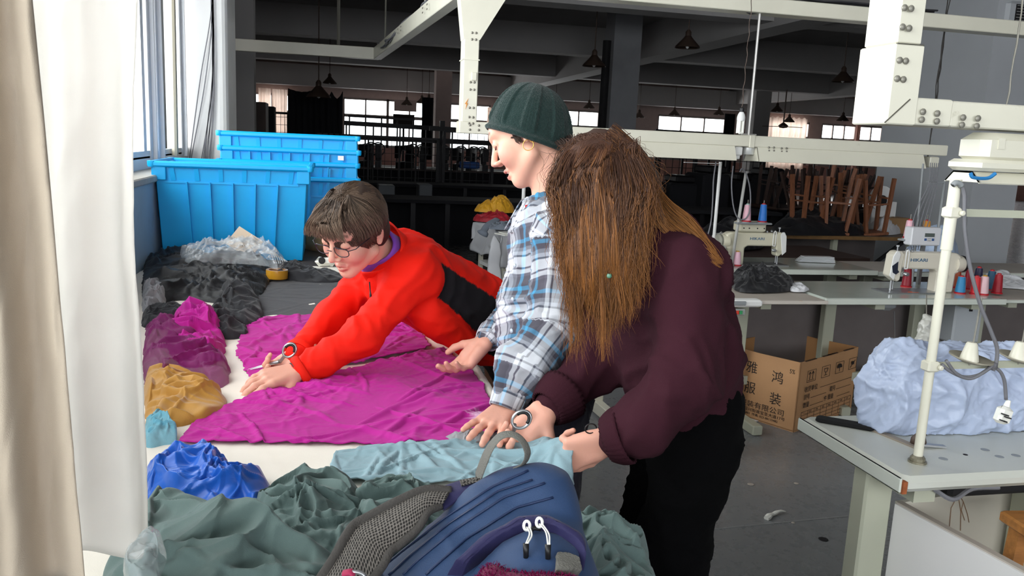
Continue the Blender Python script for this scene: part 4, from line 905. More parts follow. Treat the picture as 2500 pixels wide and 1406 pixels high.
b = MB().tube(catmull([V(xr0+.12, yf+.04, ZR-.05), V(xr0+.17, yf+.03, ZR-.075), V(xr0+.24, yf+.05, ZR-.06), V(xr0+.30, yf+.03, ZR-.05)], 5), .006, 6)
b.build('cable', m_wire, t, world=True)
# slot with folded dark cloth strip and metal rail on the near table
q = [PZ(x, y, ZR) for x, y in ((2005, 1028), (2120, 1048))]
b = MB().bar(q[0]+V(0, 0, .008), q[1]+V(0, 0, .010), .07, .014, bev=.006) if False else MB().box((q[0]+q[1])/2+V(0, 0, .006), (np.linalg.norm(q[1]-q[0])+.03, .045, .011), rz=math.atan2(*(q[1]-q[0])[[1, 0]]), bev=.005)
thing(b, 'black_felt_strip', mat('black_felt', '0e0e0f', .95), 'black felt strip lying on the near table at its far left end', 'strip')
q = [PZ(x, y, ZR) for x, y in ((2125, 1048), (2240, 1095))]
t2 = empty('hinge_rail', q[0], 'worn metal rail with hinge set into the near table before the wrapped bundle', 'rail')
MB().box((q[0]+q[1])/2+V(0, 0, .002), (np.linalg.norm(q[1]-q[0]), .02, .006), rz=math.atan2(*(q[1]-q[0])[[1, 0]])).build('rail', mat('worn_rail', '8a8074', .5, var=.2), t2, world=True)
p_ = PZ(2262, 1090, ZR); MB().bar(p_+V(-.03, .0, .008), p_+V(.045, -.012, .003), .016, .005).build('blade', m_steel, t2, world=True)
MB().lathe([(.018, 0), (.02, .015), (.012, .03), (.014, .035), (0, .04)], p_+V(-.02, .012, 0), (.3, 0, 1), 12).build('knob', mat('old_brown_knob', '5a4a40', .5, .3), t2, world=True, smooth=True)
# ---- near thread stand
q = PZ(2239, 1128, ZR); ztp = PY(2323, 443, q[1])[2]
ts = empty('thread_stand', (q[0], q[1], ZR), 'tall near cream thread stand with two round cone plates, right', 'thread stand')
MB().tube([(q[0], q[1], ZR), (q[0], q[1], ztp-.02), (q[0], q[1], ztp)], [.0112, .0112, .009], 16).build('pole', m_cream, ts, world=True, smooth='auto')
MB().lathe([(.022, 0), (.022, .005), (.018, .005), (.018, .012), (.013, .018)], (q[0], q[1], ZR), (0, 0, 1), 16).build('base_nut', mat('brass_grey', '8f8a78', .4, .6), ts, world=True)
MB().tube([(q[0], q[1], ztp-.16), (q[0], q[1], ztp+.005)], .0135, 16).build('upper_sleeve', m_cream, ts, world=True, smooth='auto')
xR = PY(2560, 530, q[1])[0]
for (pxy, nm) in (((2310, 518), 'clamp'), ((2255, 893), 'clamp')):
    zc = PY(*pxy, q[1])[2]; b = MB().box((q[0], q[1], zc), (.034, .032, .026), bev=.004).lathe([(.0065, 0), (.0065, .006), (.004, .008)], (q[0]+.012, q[1]-.018, zc), (0, -1, 0), 10)
    b.build('clamp', m_cream, ts, world=True); MB().box(((q[0]+xR)/2+.01, q[1], zc), (xR-q[0], .004, .018)).build('cross_arm', m_cream2, ts, world=True)
zc = PY(2255, 893, q[1])[2]
m_dust = mat('dusty_metal_plate', '9f9a8a', .6, var=.15, vscale=12)
for i, (px_, r) in enumerate(((2365, .05), (2484, .05))):
    x = PY(px_, 888, q[1])[0]; yy = q[1]-.002
    MB().lathe([(.0, .004), (r*.5, .003), (r, .012), (r, .015), (r*.5, .007), (0, .008)], (x, yy, zc+.006), (0.10, -.10, 1), 28).build('cone_plate', m_dust, ts, world=True, smooth=True)
    MB().lathe([(.022, 0), (.021, .006), (.013, .042), (.010, .046), (0, .046)], (x-.003, yy, zc+.012), (.05, 0, 1), 16).build('cone_holder', m_cream, ts, world=True, smooth='auto')
    MB().tube([(x, yy, zc), (x+.008, yy, zc+.17)], .0022, 6).build('spindle', m_bolt, ts, world=True)
cb = [(2326, 452), (2334, 446), (2346, 452), (2354, 475), (2354, 520), (2356, 570), (2368, 650), (2392, 740), (2420, 810), (2434, 850), (2432, 885), (2424, 905)]
pts = catmull([PY(x, y, q[1]-.018) for x, y in cb], 6); MB().tube(pts, .0046, 8).build('cable', m_wire, ts, world=True, smooth=True)
MB().tube(pts[:14], .0065, 10).build('cable_sleeve', m_greyplastic, ts, world=True, smooth=True)
b = MB().tube(catmull([PY(x, y, q[1]-.022) for x, y in ((2300, 890), (2318, 905), (2352, 920), (2390, 915), (2420, 898), (2440, 905), (2452, 930), (2456, 975))], 6), .0042, 8)
b.tube(catmull([PY(x, y, q[1]-.026) for x, y in ((2310, 880), (2335, 912), (2370, 924), (2405, 906), (2425, 890))], 6), .0042, 8); b.box(PY(2424, 892, q[1]-.02), (.014, .016, .014)); b.build('plug_cable', m_wire, ts, world=True, smooth=True)
pq = PY(2449, 1013, q[1]-.022); pl = empty('plug', pq, 'white three-pin plug hanging from the near thread stand', 'plug')
Rm = np.array(Matrix.Rotation(.25, 3, 'Y'))
MB().box(pq, (.040, .026, .044), R=Rm, bev=.007).build('plug_body', m_tube, pl, world=True, smooth='auto')
MB().tube([pq+V(.006, 0, .022), pq+V(.010, 0, .038)], [.008, .005], 10).build('strain_relief', m_tube, pl, world=True)
for (dx, dz) in ((-.018, .004), (-.008, -.001), (-.016, -.012)): MB().box(pq+Rm@V(dx+.004, -.018, dz), (.012, .014, .003), R=Rm).build('pin', m_black, pl, world=True)
# ---- tray and stool bottom right
m_tray = mat('cream_laminate_board', 'd6d2c4', .45, var=.03, dirt=('8b7f68', 9, .7, .85)); m_trayw = mat('white_melamine', 'ecebea', .35, var=.01)
c0 = PZ(2196, 1228, .60); c1 = PZ(2503, 1395, .60)
t = empty('cloth_bin_box', (c0[0]+.3, 1.5, .0), 'open white melamine box on the floor below the near table, right', 'box')
ux = nrm(V(c1[0]-c0[0], c1[1]-c0[1], 0)); L_ = 0.75; e1 = c0+ux*L_
MB().bar((c0+e1)/2-V(0, 0, .3)-ux*L_/2, (c0+e1)/2-V(0, 0, .3)+ux*L_/2, .60, .018) if False else None
b = MB(); n_ = V(-ux[1], ux[0], 0)
def panel(a, bq, z0, z1, th):
    u = nrm(bq-a); return MB().prism([(0, z0-a[2]), (np.linalg.norm(bq-a), z0-a[2]), (np.linalg.norm(bq-a), z1-a[2]), (0, z1-a[2])], a, u, (0, 0, 1), th)
panel(c0, e1, .05, .60, .016).build('left_board', m_trayw, t, world=True)
c2 = c0+V(1.0, .16, 0); panel(c0, c2, .05, .60, -.014).build('back_board', m_tray, t, world=True)
b = MB().bar(c0+V(0, 0, .002), e1+V(0, 0, .002), .019, .005); b.build('board_edge', m_beige_top, t, world=True)
MB().add([c0*V(1, 1, 0)+V(0, 0, .10), e1*V(1, 1, 0)+V(0, 0, .10), e1*V(1, 1, 0)+V(1, .2, .10), c2*V(1, 1, 0)+V(0, 0, .10)], [(0, 1, 2, 3)]).build('floor_board', m_tray, t, world=True, solid=.01)
rv = [[(2340, 1210), (2330, 1225), (2322, 1240), (2318, 1285)], [(2340, 1212), (2346, 1250), (2345, 1295)], [(2342, 1208), (2352, 1225), (2362, 1255), (2366, 1275)], [(2352, 1225), (2347, 1245), (2355, 1270)]]
m_stain = mat('brown_drip', '8a6a50', .6)
b = MB()
nb = nrm(np.cross(c2-c0, (0, 0, 1)))
def onplane(x, y, off):
    r = ray(x, y); s_ = ((c0+nb*off-_o)@nb)/(r@nb); return _o+r*s_
for l in rv: b.tube([onplane(x, y, .0015) for x, y in l], .0012, 4)
b.build('drip_stain', m_stain, t, world=True)
s1 = stool('amber wooden stool standing in the white box, bottom right', h=.54, w=.30, rect=.30, splay=.02, m=m_wood2)
q = PZ(2440, 1262, .655); s1.location = (q[0]+.17, q[1]-.125, .112); s1.rotation_euler = (0, 0, -.12)
# ---- carton with printed characters
ca = PZ(1937, 1056, 0); cr = PZ(2076, 1003, 0); cl = PZ(1815, 990, 0); hb = PY(1935, 886, ca[1])[2]
ur = nrm(V(cr[0]-ca[0], cr[1]-ca[1], 0)); ul = V(-ur[1], ur[0], 0); wr = np.linalg.norm((cr-ca)[:2])*1.0; wl = .50
m_kraft = mat('kraft_carton', 'b98d64', .75, var=.07, vscale=5, bump=.15, bscale=30); m_ink = mat('black_print', '2a2220', .7)
t = empty('carton', ca+(ur*wr+ul*wl)/2, 'open kraft carton printed with black characters on the floor under the tables', 'box')
m_kraft2 = mat('kraft_inside', 'a97c50', .8, var=.06)
for nm, a, u, L_, mm in (('front_panel', ca, ur, wr, m_kraft), ('side_panel', ca, ul, wl, m_kraft), ('back_panel', ca+ul*wl, ur, wr, m_kraft2), ('far_panel', ca+ur*wr, ul, wl, m_kraft2)):
    MB().prism([(0, 0), (L_, 0), (L_, hb+.004*random.random()), (L_*.5, hb-.004), (0, hb)], a, u, (0, 0, 1), .006 if nm in ('side_panel', 'far_panel') else -.006).build(nm, mm, t, world=True)
MB().prism([(0, 0), (wr, 0), (wr, wl), (0, wl)], ca+V(0, 0, .004), ur, ul, .006).build('bottom_panel', m_kraft2, t, world=True)
b = MB(); n1 = -ul*.0075
def side_txt(mb, body, size, u, v, **k):   # on the left (long) face, u measured from the far left end towards the near corner
    put_text(mb, body, size, ca+ul*(wl-u)-ur*.0015+V(0, 0, v), -ul, (0, 0, 1), ext=.0003, **k)
ra = wl/.62
for nm_, args, wd_ in (('printed_character', ('雅', .075, .17, .275), 1), ('printed_character', ('鸿', .075, .335, .255), 1), ('printed_character', ('服', .075, .17, .155), 1), ('printed_character', ('装', .075, .335, .130), 1), ('printed_line', ('限服装有限公司', .040, .10, .075), 1.2), ('printed_line', ('渝北区回兴街道宝圣大道17号', .022, .10, .048), 1.2), ('printed_line', ('0459 80116801  传真: 023-80115482', .018, .10, .026), 1.1)):
    b = MB(); side_txt(b, *args, wide=wd_); b.build(nm_, m_ink, t, world=True)
b = MB(); side_txt(b, '5%', .035, .44, .325, wide=.8); b.build('side_mark', m_ink, t, world=True)
b = MB(); side_txt(b, '5', .10, .02, .245, wide=1.6); b.build('red_print', mat('red_print', 'c03a24', .7), t, world=True)
b = MB()
def fr_txt(body, size, u, v): put_text(b, body, size, ca+ur*u-ul*.008+V(0, 0, v), ur, (0, 0, 1), ext=.0003)
def fr_line(u0, v0, u1, v1, w=.0022): b.bar(ca+ur*u0-ul*.0078+V(0, 0, v0), ca+ur*u1-ul*.0078+V(0, 0, v1), w, .0012)
k = wr/.68
for i, ch in enumerate(('⇈', '♡', '☂', '◪')):
    u0 = (.075+.165*i)*k; s_ = .095*k; v0 = .275
    for (a0, b0, a1, b1) in ((0, 0, s_, 0), (s_, 0, s_, .065), (s_, .065, 0, .065), (0, .065, 0, 0)): fr_line(u0+a0, v0+b0, u0+a1, v0+b1)
u0 = .075*k
for dx in (.028, .062): fr_line(u0+dx*k, .288, u0+dx*k, .33, .004); fr_line(u0+(dx-.012)*k, .318, u0+dx*k, .333, .003); fr_line(u0+(dx+.012)*k, .318, u0+dx*k, .333, .003)
fr_line(u0+.015*k, .284, u0+.08*k, .284, .003)
u0 = .24*k
for (a0, b0, a1, b1) in ((.025, .05, .07, .05), (.025, .05, .035, .03), (.07, .05, .06, .03), (.035, .03, .06, .03), (.047, .03, .047, .012), (.03, .012, .065, .012)): fr_line(u0+a0*k, .275+b0, u0+a1*k, .275+b1, .004)
u0 = .405*k
b.prism([(.018*k*(1)+u0+.03*k*(1-math.cos(a)), .275+.03+.025*math.sin(a)) for a in np.linspace(0, math.pi, 9)], ca-ul*.0078, ur, (0, 0, 1), .001); fr_line(u0+.048*k, .275+.008, u0+.048*k, .275+.03, .004)
u0 = .57*k
b.box(ca+ur*(u0+.05*k)-ul*.0078+V(0, 0, .31), (.03, .001, .02), rz=math.atan2(ur[1], ur[0])); fr_line(u0+.02*k, .285, u0+.075*k, .325, .003)
fr_txt('收货单位', .036, .06*k, .222); fr_line(.24*k, .222, .62*k, .222)
fr_txt('货号', .034, .06*k, .178); fr_line(.14*k, .178, .32*k, .178); fr_txt('箱号', .034, .36*k, .178); fr_line(.44*k, .178, .62*k, .178)
fr_txt('数量', .034, .06*k, .132); fr_line(.14*k, .132, .29*k, .132); fr_txt('件 重量', .034, .30*k, .132); fr_line(.46*k, .132, .62*k, .132)
for j in range(5): fr_line(.05*k, .108-.021*j, .64*k, .108-.021*j, .0015)
for j in range(9): fr_line((.05+.59/8*j)*k, .024, (.05+.59/8*j)*k, .108, .0015)
fr_line(.05*k, .108, (.05+.59/8)*k, .087, .0015)
for j, w_ in enumerate(('355', '390', '425', '460', '470', '490', '510')): fr_txt(w_, .018, (.05+.59/8*(j+1)+.015)*k, .091)
b.build('front_print', m_ink, t, world=True)
b = MB()
for s_ in (.05, .25, .3, .5): b.bar(ca+ur*s_*k+V(0, 0, hb+.001), ca+ur*(s_+.12)*k+V(0, 0, hb+.001), .010, .004)
b.build('rim_tape', mat('printed_tape_dark', '4a3220', .5, var=.6, vscale=90), t, world=True)
# small paper flap on the floor, floor scrap
q = PZ(1828, 1025, .004); thing(MB().box(q+V(0, 0, .0), (.11, .07, .003), rz=.3), 'paper_scrap', m_white, 'pale paper scrap on the floor against the open carton', 'scrap')
q = PZ(1888, 1256, .006); b = MB().tube(catmull([q+V(-.05, -.03, 0), q+V(-.02, -.012, .004), q+V(0, 0, .002), q+V(.04, .016, .006), q+V(.07, .02, 0)], 4), [.012, .013, .014, .012, .01, .009, .008, .008, .008, .009, .008, .006, .005, .005, .004, .003, .002][:17], 7)
thing(b, 'thread_scrap', m_tube, 'small white twisted scrap on the dark floor', 'scrap')
for (x, y, s_) in ((1833, 1182, .016), (1944, 1180, .012), (2010, 1316, .02), (1936, 1276, .008)):
    q = PZ(x, y, .0015); thing(MB().lathe([(0, 0), (s_, 0), (s_*.8, .0015), (0, .002)], q, (0, 0, 1), 9), 'floor_speck', m_beige_top if s_ != .02 else m_dark, {1833: 'pale oval speck of dust on the floor beside the black trousers', 1944: 'pale round speck on the floor left of the near table leg', 2010: 'dark smudge of lint on the floor below the pale joint', 1936: 'tiny pale speck on the floor right on the pale joint'}[x], 'speck')
# stool behind the women
s2 = stool('amber wooden stool standing behind the woman with long hair', h=.46, w=.52, rect=.22, splay=.0, m=m_wood2)
sa, sb = PZ(1534, 1112, 0), PZ(1786, 1118, 0); q = PZ(1845, 905, .46); s2.location = ((sa[0]+sb[0])/2+.03, (sa[1]+sb[1])/2+.10, 0); s2.rotation_euler = (0, 0, math.atan2(sb[1]-sa[1], sb[0]-sa[0]))
# cream steel frame foot seen between the arms of the woman with long hair
q = [PZ(x, y, .05) for x, y in ((1440, 975), (1495, 1022))]
b = MB().bar(q[0]-(q[1]-q[0])*.4, q[1]+(q[1]-q[0])*.15, .05, .07, bev=.004); u = q[0]+(q[1]-q[0])*.3; b.box((u[0], u[1], .35), (.06, .06, .62), bev=.004)
thing(b, 'steel_trestle', m_cream, 'cream steel table foot on the floor seen between the two standing women', 'table')
# ================================================================== THE CUTTING TABLE AND WHAT LIES ON IT
ZT0 = .85
t = empty('cutting_table', (-.2, 2.9, 0), 'long cutting table under the cream cloth by the windows', 'table')
MB().box((-.205, 2.93, ZT0-.028), (1.25, 4.06, .04)).build('tabletop', mat('table_board', '4a4038', .6, var=.1), t, world=True)
for x in (-.75, .33):
    for y in (1.05, 2.9, 4.8): MB().box((x, y, .40), (.06, .06, .80)).build('leg', m_cream, t, world=True)
for x in (-.75, .33): MB().box((x, 2.9, .25), (.04, 3.8, .04)).build('stretcher', m_cream, t, world=True)
t = empty('low_table', (0, 5.4, 0), 'low table behind the cutting table carrying the stacked blue bins', 'table')
zs = PY(700, 434, 5.05)[2]-.555
MB().box((-.05, 5.38, zs-.02), (1.1, .7, .036)).build('tabletop', m_brown, t, world=True)
for x in (-.5, .4):
    for y in (5.1, 5.66): MB().box((x, y, (zs-.04)/2), (.05, .05, zs-.04)).build('leg', m_brown, t, world=True)
def gridmesh(name, Pt, m, label, cat, group=None, solid=.0025, cols=None, uvattr=None, subd=0, parent=None):
    Pt = np.asarray(Pt, float); n, k = Pt.shape[:2]; idx = np.arange(n*k).reshape(n, k)
    f = np.stack([idx[:-1, :-1], idx[:-1, 1:], idx[1:, 1:], idx[1:, :-1]], -1).reshape(-1, 4)
    v = Pt.reshape(-1, 3); base = V(v[:, 0].mean(), v[:, 1].mean(), v[:, 2].min())
    if parent is None: v = v-base
    o = polymesh(name, v, f, m, parent=parent, cols=None if cols is None else cols.reshape(-1, 3), world=parent is not None)
    if parent is None: o.location = base; tag(o, label, cat, group)
    if solid: md = o.modifiers.new('thick', 'SOLIDIFY'); md.thickness = solid; md.offset = -1
    return o
def resample(pl, n):
    pl = np.asarray(pl, float); d = np.concatenate([[0], np.cumsum(np.linalg.norm(np.diff(pl, axis=0), axis=1))]); s = np.linspace(0, d[-1], n)
    return np.stack([np.interp(s, d, pl[:, i]) for i in range(pl.shape[1])], 1)
def coons(top, bot, left, right, n, m):
    """n rows (top->bot), m columns"""
    T, B, Lf, Rt = resample(top, m), resample(bot, m), resample(left, n), resample(right, n); v = np.linspace(0, 1, n)[:, None, None]; u = np.linspace(0, 1, m)[None, :, None]
    return (1-v)*T[None]+v*B[None]+(1-u)*Lf[:, None]+u*Rt[:, None]-((1-u)*(1-v)*T[0]+u*(1-v)*T[-1]+(1-u)*v*B[0]+u*v*B[-1])
def crease(x, y, seed, fr, ang=0., an=2.2, warp=.35):
    """sharp irregular creases in [0,1]"""
    c, s = math.cos(ang), math.sin(ang); X, Y = (c*x+s*y)*fr/an, (-s*x+c*y)*fr; w1 = pn2(X*.8, Y*.8, seed+3.1); w2 = pn2(X*.8, Y*.8, seed+8.7)
    r = 1-np.abs(pn2(X+w1*warp*3, Y+w2*warp*3, seed)*2.0); return np.clip(r, 0, 1)**2.4
def swoops(X, Y, n, R0, R1, w0, w1, amp, seed, box, aniso=None):
    """overlapping one-sided folds along random arcs"""
    q = np.random.RandomState(int(seed*10)); h = np.zeros_like(X)
    for k in range(n):
        px_, py_ = box[0]+(box[2]-box[0])*q.rand(), box[1]+(box[3]-box[1])*q.rand(); R_ = R0+(R1-R0)*q.rand()**1.5; th = q.rand()*6.28 if aniso is None else aniso+q.normal()*.45+(math.pi if q.rand() < .5 else 0); cx_, cy_ = px_-R_*math.cos(th), py_-R_*math.sin(th)
        dx, dy = X-cx_, Y-cy_; d = np.hypot(dx, dy)-R_; da = np.abs((np.arctan2(dy, dx)-th+math.pi) % (2*math.pi)-math.pi); sp = (.10+.14*q.rand())/R_; w = w0+(w1-w0)*q.rand(); sg = 1 if q.rand() < .5 else -1
        win = np.clip(1-(da/sp)**2, 0, 1); ww = w*(.5+.5*win); pr = np.where(d*sg < 0, np.exp(-(d/ww)**2), np.exp(-(d/(ww*.28))**2)); h = np.maximum(h, amp*(.5+.6*q.rand())*pr*win**.7)+.25*np.minimum(h, amp*pr*win**.7)
    return h
def wrinkle(x, y, seed, amp, fr=7, ang=0.):
    h = 0; msk = np.clip(.55+1.1*pn2(x*3.1, y*3.1, seed+77), .15, 1.3)
    for k, (a, f_, da, an) in enumerate(((1, .8, 0, 2.0), (.8, 1.7, 1.0, 1.7), (.55, 3.1, -.8, 1.7), (.3, 6., .4, 1.5))): h = h+a*crease(x, y, seed+5.3*k, fr*f_, ang+da+1.0*pn2(x*2, y*2, seed+k).mean(), an, warp=.55)*(msk if k else 1)
    return amp*(h/1.5+.6*pn2(x*fr*.5, y*fr*.5, seed+40))
def flat_cloth(name, top, bot, left, right, m, label, cat='cloth', seed=1., amp=.006, fr=7, z=ZT0, res=.005, rag=.004, ang=0., lift=None, group=None, colf=None, solid=.0025):
    tr = lambda pl: [PZ(p[0], p[1], p[2] if len(p) > 2 else z) for p in pl]
    T, B, L_, R_ = map(tr, (top, bot, left, right)); W_ = max(np.linalg.norm(np.diff(np.array(T), axis=0), axis=1).sum(), np.linalg.norm(np.diff(np.array(B), axis=0), axis=1).sum()); H_ = max(np.linalg.norm(np.diff(np.array(L_), axis=0), axis=1).sum(), np.linalg.norm(np.diff(np.array(R_), axis=0), axis=1).sum())
    m_, n_ = int(min(W_/res, 300))+4, int(min(H_/res, 260))+4; G = coons(T, B, L_, R_, n_, m_); x, y = G[..., 0].copy(), G[..., 1].copy()
    # ragged hand-cut edges
    u = np.linspace(0, 1, m_)[None, :]*np.ones((n_, 1)); v = np.linspace(0, 1, n_)[:, None]*np.ones((1, m_)); e = np.exp(-np.minimum.reduce([u*W_, (1-u)*W_, v*H_, (1-v)*H_])/.018)
    G[..., 0] += e*rag*(pn2(x*55, y*55, seed+11)+.8*pn2(x*22, y*22, seed+13)); G[..., 1] += e*rag*(pn2(x*55, y*55, seed+17)+.8*pn2(x*22, y*22, seed+19))
    h = (wrinkle(x, y, seed, amp*.7, fr, ang)+swoops(x, y, 46, .3, 3., .006, .016, amp*.75, seed, (x.min(), y.min(), x.max(), y.max())))*(1-.35*e); G[..., 2] += np.maximum(h, 0)+.002+e*.006*np.maximum(pn2(x*30, y*30, seed+23), 0)
    if lift is not None: G = lift(G, u, v)
    return gridmesh(name, G, m, label, cat, group, solid=solid, cols=None if colf is None else colf(G, u, v))
def folds(x, y, seed, fr, ang, warp=1.0, sharp=.6):
    """rounded swooping folds with sharp valleys in [0,1]"""
    w1 = pn2(x*fr*.35, y*fr*.35, seed+1.7); w2 = pn2(x*fr*.35, y*fr*.35, seed+9.2); X, Y = x+w1*warp/fr, y+w2*warp/fr
    s = (math.cos(ang)*X+math.sin(ang)*Y)*fr; return np.abs(np.sin(math.pi*s))**sharp
def heap(name, outline, H_, m, label, cat='cloth', z=ZT0, seed=1., fr=9, ang=.6, nr=76, na=214, p=2.2, fine=1., group=None, cen=None, warp=1.2, tops=None, world=None, solid=0, rag=.006, base=.25, cr=.012, lift=0, **kw):
    """bunched cloth: closed outline (picture points on height z, or room points), bulging to H_ with swirling folds"""
    ol = np.array([PZ(a[0], a[1], z)[:2] for a in outline]) if world is None else np.array(outline, float)[:, :2]
    ol = np.vstack([ol, ol[:1]]); cl = np.array(catmull([V(*q, 0) for q in ol], 6))[:, :2]; cl = resample(cl, na+1)[:-1]
    c = ol[:-1].mean(0) if cen is None else (PZ(cen[0], cen[1], z)[:2] if world is None else np.array(cen)); r = np.linspace(0, 1, nr)[:, None]**.8; X = c[0]+r*(cl[:, 0]-c[0])[None]; Y = c[1]+r*(cl[:, 1]-c[1])[None]
    env = np.clip(1-(r**p), 0, 1)**.62*np.ones_like(X); big = .80+.50*pn2(X*5, Y*5, seed+50)
    if tops:
        for (tx, ty, amt, rad) in tops:
            q = PZ(tx, ty, z)[:2] if world is None else (tx, ty); big = big+amt*np.exp(-((X-q[0])**2+(Y-q[1])**2)/rad**2)
    def rid(fq, an, sd, da, sharp=1.3):
        ph = ang+da+1.3*pn2(X*3.2, Y*3.2, sd+.5)*warp/1.2; wx = X-c[0]+.045*pn2(X*6, Y*6, sd+2); wy = Y-c[1]+.045*pn2(X*6, Y*6, sd+4); c_, s_ = np.cos(ph), np.sin(ph)
        return np.clip(1-np.abs(pn2((c_*wx+s_*wy)*fq, (-s_*wx+c_*wy)*fq/an, sd)*2.1), 0, 1)**sharp
    k1 = fr*.62; f1 = rid(k1, 3.2, seed, 0., 1.1); f2 = rid(k1*1.9, 3.0, seed+20, .8); f3 = rid(k1*3.3, 2.4, seed+33, -.5, 1.4); f4 = 0
    fa = min(.042, .42*H_+.006); eb = np.clip(1-r**5, 0, 1)**.5
    h = .50*H_*env*big+eb*fa*(.62*f1*np.clip(big, .5, 1.5)+.36*f2+.20*f3+.11*f4*fine)+cr*.35*eb*crease(X, Y, seed+70, 14, ang, 2)
    bx_ = (cl[:, 0].min(), cl[:, 1].min(), cl[:, 0].max(), cl[:, 1].max()); sz = min(bx_[2]-bx_[0], bx_[3]-bx_[1]); sa = sz/.30; h = h+eb*swoops(X, Y, 22, .05*sa, .30*sa, .010*max(sa, .5), .028*max(sa, .5), min(.024, .3*H_+.004)*fine, seed, bx_)
    edge = r**6; jx = pn2(X*30, Y*30, seed+80); jy = pn2(X*30, Y*30, seed+83); G = np.stack([X+edge*rag*jx+env*.022*pn2(X*11, Y*11, seed+60), Y+edge*rag*jy+env*.022*pn2(X*11, Y*11, seed+64)-env*.25*(h-.5*H_), z+np.maximum(h, 0)+.003+lift*env], -1)
    G = np.concatenate([G, G[:, :1]], 1)
    return gridmesh(name, G, m, label, cat, group, solid=solid)
# cream table cloth with a soft drape over the right edge
m_tcloth = fabric('cream_table_cloth', 'e9e2d6', rough=.8, var=.03, tl=.0, bump=.15)
nx, ny = 120, 230; ss = np.linspace(0, 1, nx)[None, :]*np.ones((ny, 1)); yy = np.linspace(.92, 4.14, ny)[:, None]*np.ones((1, nx)); L_ = 1.26+.22; s = ss*L_; X = np.where(s < 1.26, -.825+s, 0); d = np.maximum(s-1.26, 0)
fl = .10*np.exp(-((yy-1.22)/.12)**2)+.02*pn2(yy*3, yy*0, 2.); X = np.where(s < 1.26, -.825+s, .435+d*(.15+fl*6)); Zc = ZT0+.0015-np.where(s < 1.26, 0, d*(.95-fl*4)); Zc = Zc+np.where(s < 1.26, .0035*crease(X, yy, 4., 3.2, .2, 3)+.002*crease(X, yy, 9., 6, 1.4, 4)*1.0, 0)
yy = yy+np.where(s >= 1.26, .02*pn2(yy*9, s*4, 5.), 0)
gridmesh('table_cloth', np.stack([X, yy, Zc], -1), m_tcloth, 'large cream cloth spread over the cutting table', 'tablecloth', solid=0)
# ---- blue storage bins
m_bin = mat('sky_blue_plastic', '05a6e8', .38, var=.03, dirt=('5cc0ea', 14, .72, .85), coat=.1)
def bin_(xc, yc, zb, wx, wy, h, label, group='blue plastic bins', full=True):
    t = empty('storage_bin', (xc, yc, zb), label, 'bin', group); k = .90
    b = MB(); o_ = [(-wx/2*k, -wy/2*k), (wx/2*k, -wy/2*k), (wx/2*k, wy/2*k), (-wx/2*k, wy/2*k)]; p_ = [(-wx/2, -wy/2), (wx/2, -wy/2), (wx/2, wy/2), (-wx/2, wy/2)]
    ht = h-.012; vs = [(x, y, 0) for x, y in o_]+[(x*.965, y*.965, ht) for x, y in p_]+[(x*.94, y*.94, ht) for x, y in p_]+[(x*.94, y*.94, .012) for x, y in o_]
    fs = [(3, 2, 1, 0), (12, 13, 14, 15)]+[(i, (i+1) % 4, 4+(i+1) % 4, 4+i) for i in range(4)]+[(4+i, 4+(i+1) % 4, 8+(i+1) % 4, 8+i) for i in range(4)]+[(8+i, 8+(i+1) % 4, 12+(i+1) % 4, 12+i) for i in range(4)]
    b.add(vs, fs); b.build('body', m_bin, t, bevel=.008, smooth='auto')
    b = MB()
    for (x0_, y0_, x1_, y1_) in ((-1, -1, 1, -1), (1, -1, 1, 1), (1, 1, -1, 1), (-1, 1, -1, -1)): b.bar((x0_*wx/2, y0_*wy/2, h-.014), (x1_*wx/2, y1_*wy/2, h-.014), .030, .030, bev=.008)
    for sx in (-1, 1):
        for sy in (-1, 1): b.lathe([(.016, -.029), (.019, -.02), (.019, 0), (.012, .002)], (sx*wx/2, sy*wy/2, h), (0, 0, 1), 10)
    b.build('rim', m_bin, t, smooth='auto')
    n = 5
    for j in range(n):
        u = -.36+.72*(j+.5)/n*1.0; x = wx*u
        fy = lambda z: -wy/2*(k+(.965-k)*z/ht)
        MB().bar((x*k, fy(.02)-.002, .02), (x, fy(h*.80)-.002, h*.80), .035, .008).build('rib', m_bin, t)
    for j in range(n+1):
        x = wx*(-.38+.76*j/n); MB().bar((x*.97, -wy/2*.955, h*.81), (x, -wy/2*.965-.004, h-.03), .006, .022).build('rib', m_bin, t)
    MB().bar((-wx*.47*k, fy(h*.8)-.001, h*.795), (wx*.47*k, fy(h*.8)-.001, h*.795), .008, .010).build('rib', m_bin, t)
    for sx in (-1, 1):
        b = MB().box((sx*wx*.455, -wy/2*.985, h-.055), (wx*.085, .016, .075), bev=.003); b.box((sx*(wx/2*.985), -wy*.44, h-.055), (.016, wy*.1, .075), bev=.003); b.build('corner_bracket', m_bin, t)
    return t
yb_ = 4.34; xl, xr_ = PY(369, 392, yb_)[0], PY(757, 405, yb_)[0]; hz = (PY(560, 384, yb_+.02)[2]+PY(400, 384, yb_)[2])/2-.006-ZT0-.014
bin_((xl+xr_)/2, yb_+.27, ZT0-.004, xr_-xl, .54, hz, 'big sky-blue plastic bin standing on the far end of the cutting table')
zl_ = [PY(705, y, 5.08)[2] for y in (331, 366, 398, 435)]; xl, xr_ = PY(536, 335, 5.08)[0], PY(874, 340, 5.08)[0]; hb2 = .555
labs = ['topmost of the stacked sky-blue bins behind the big one', 'second stacked sky-blue bin from the top, with the small sticker', 'third stacked sky-blue bin from the top', 'lowest of the stacked sky-blue bins behind the big one']
sb0 = None
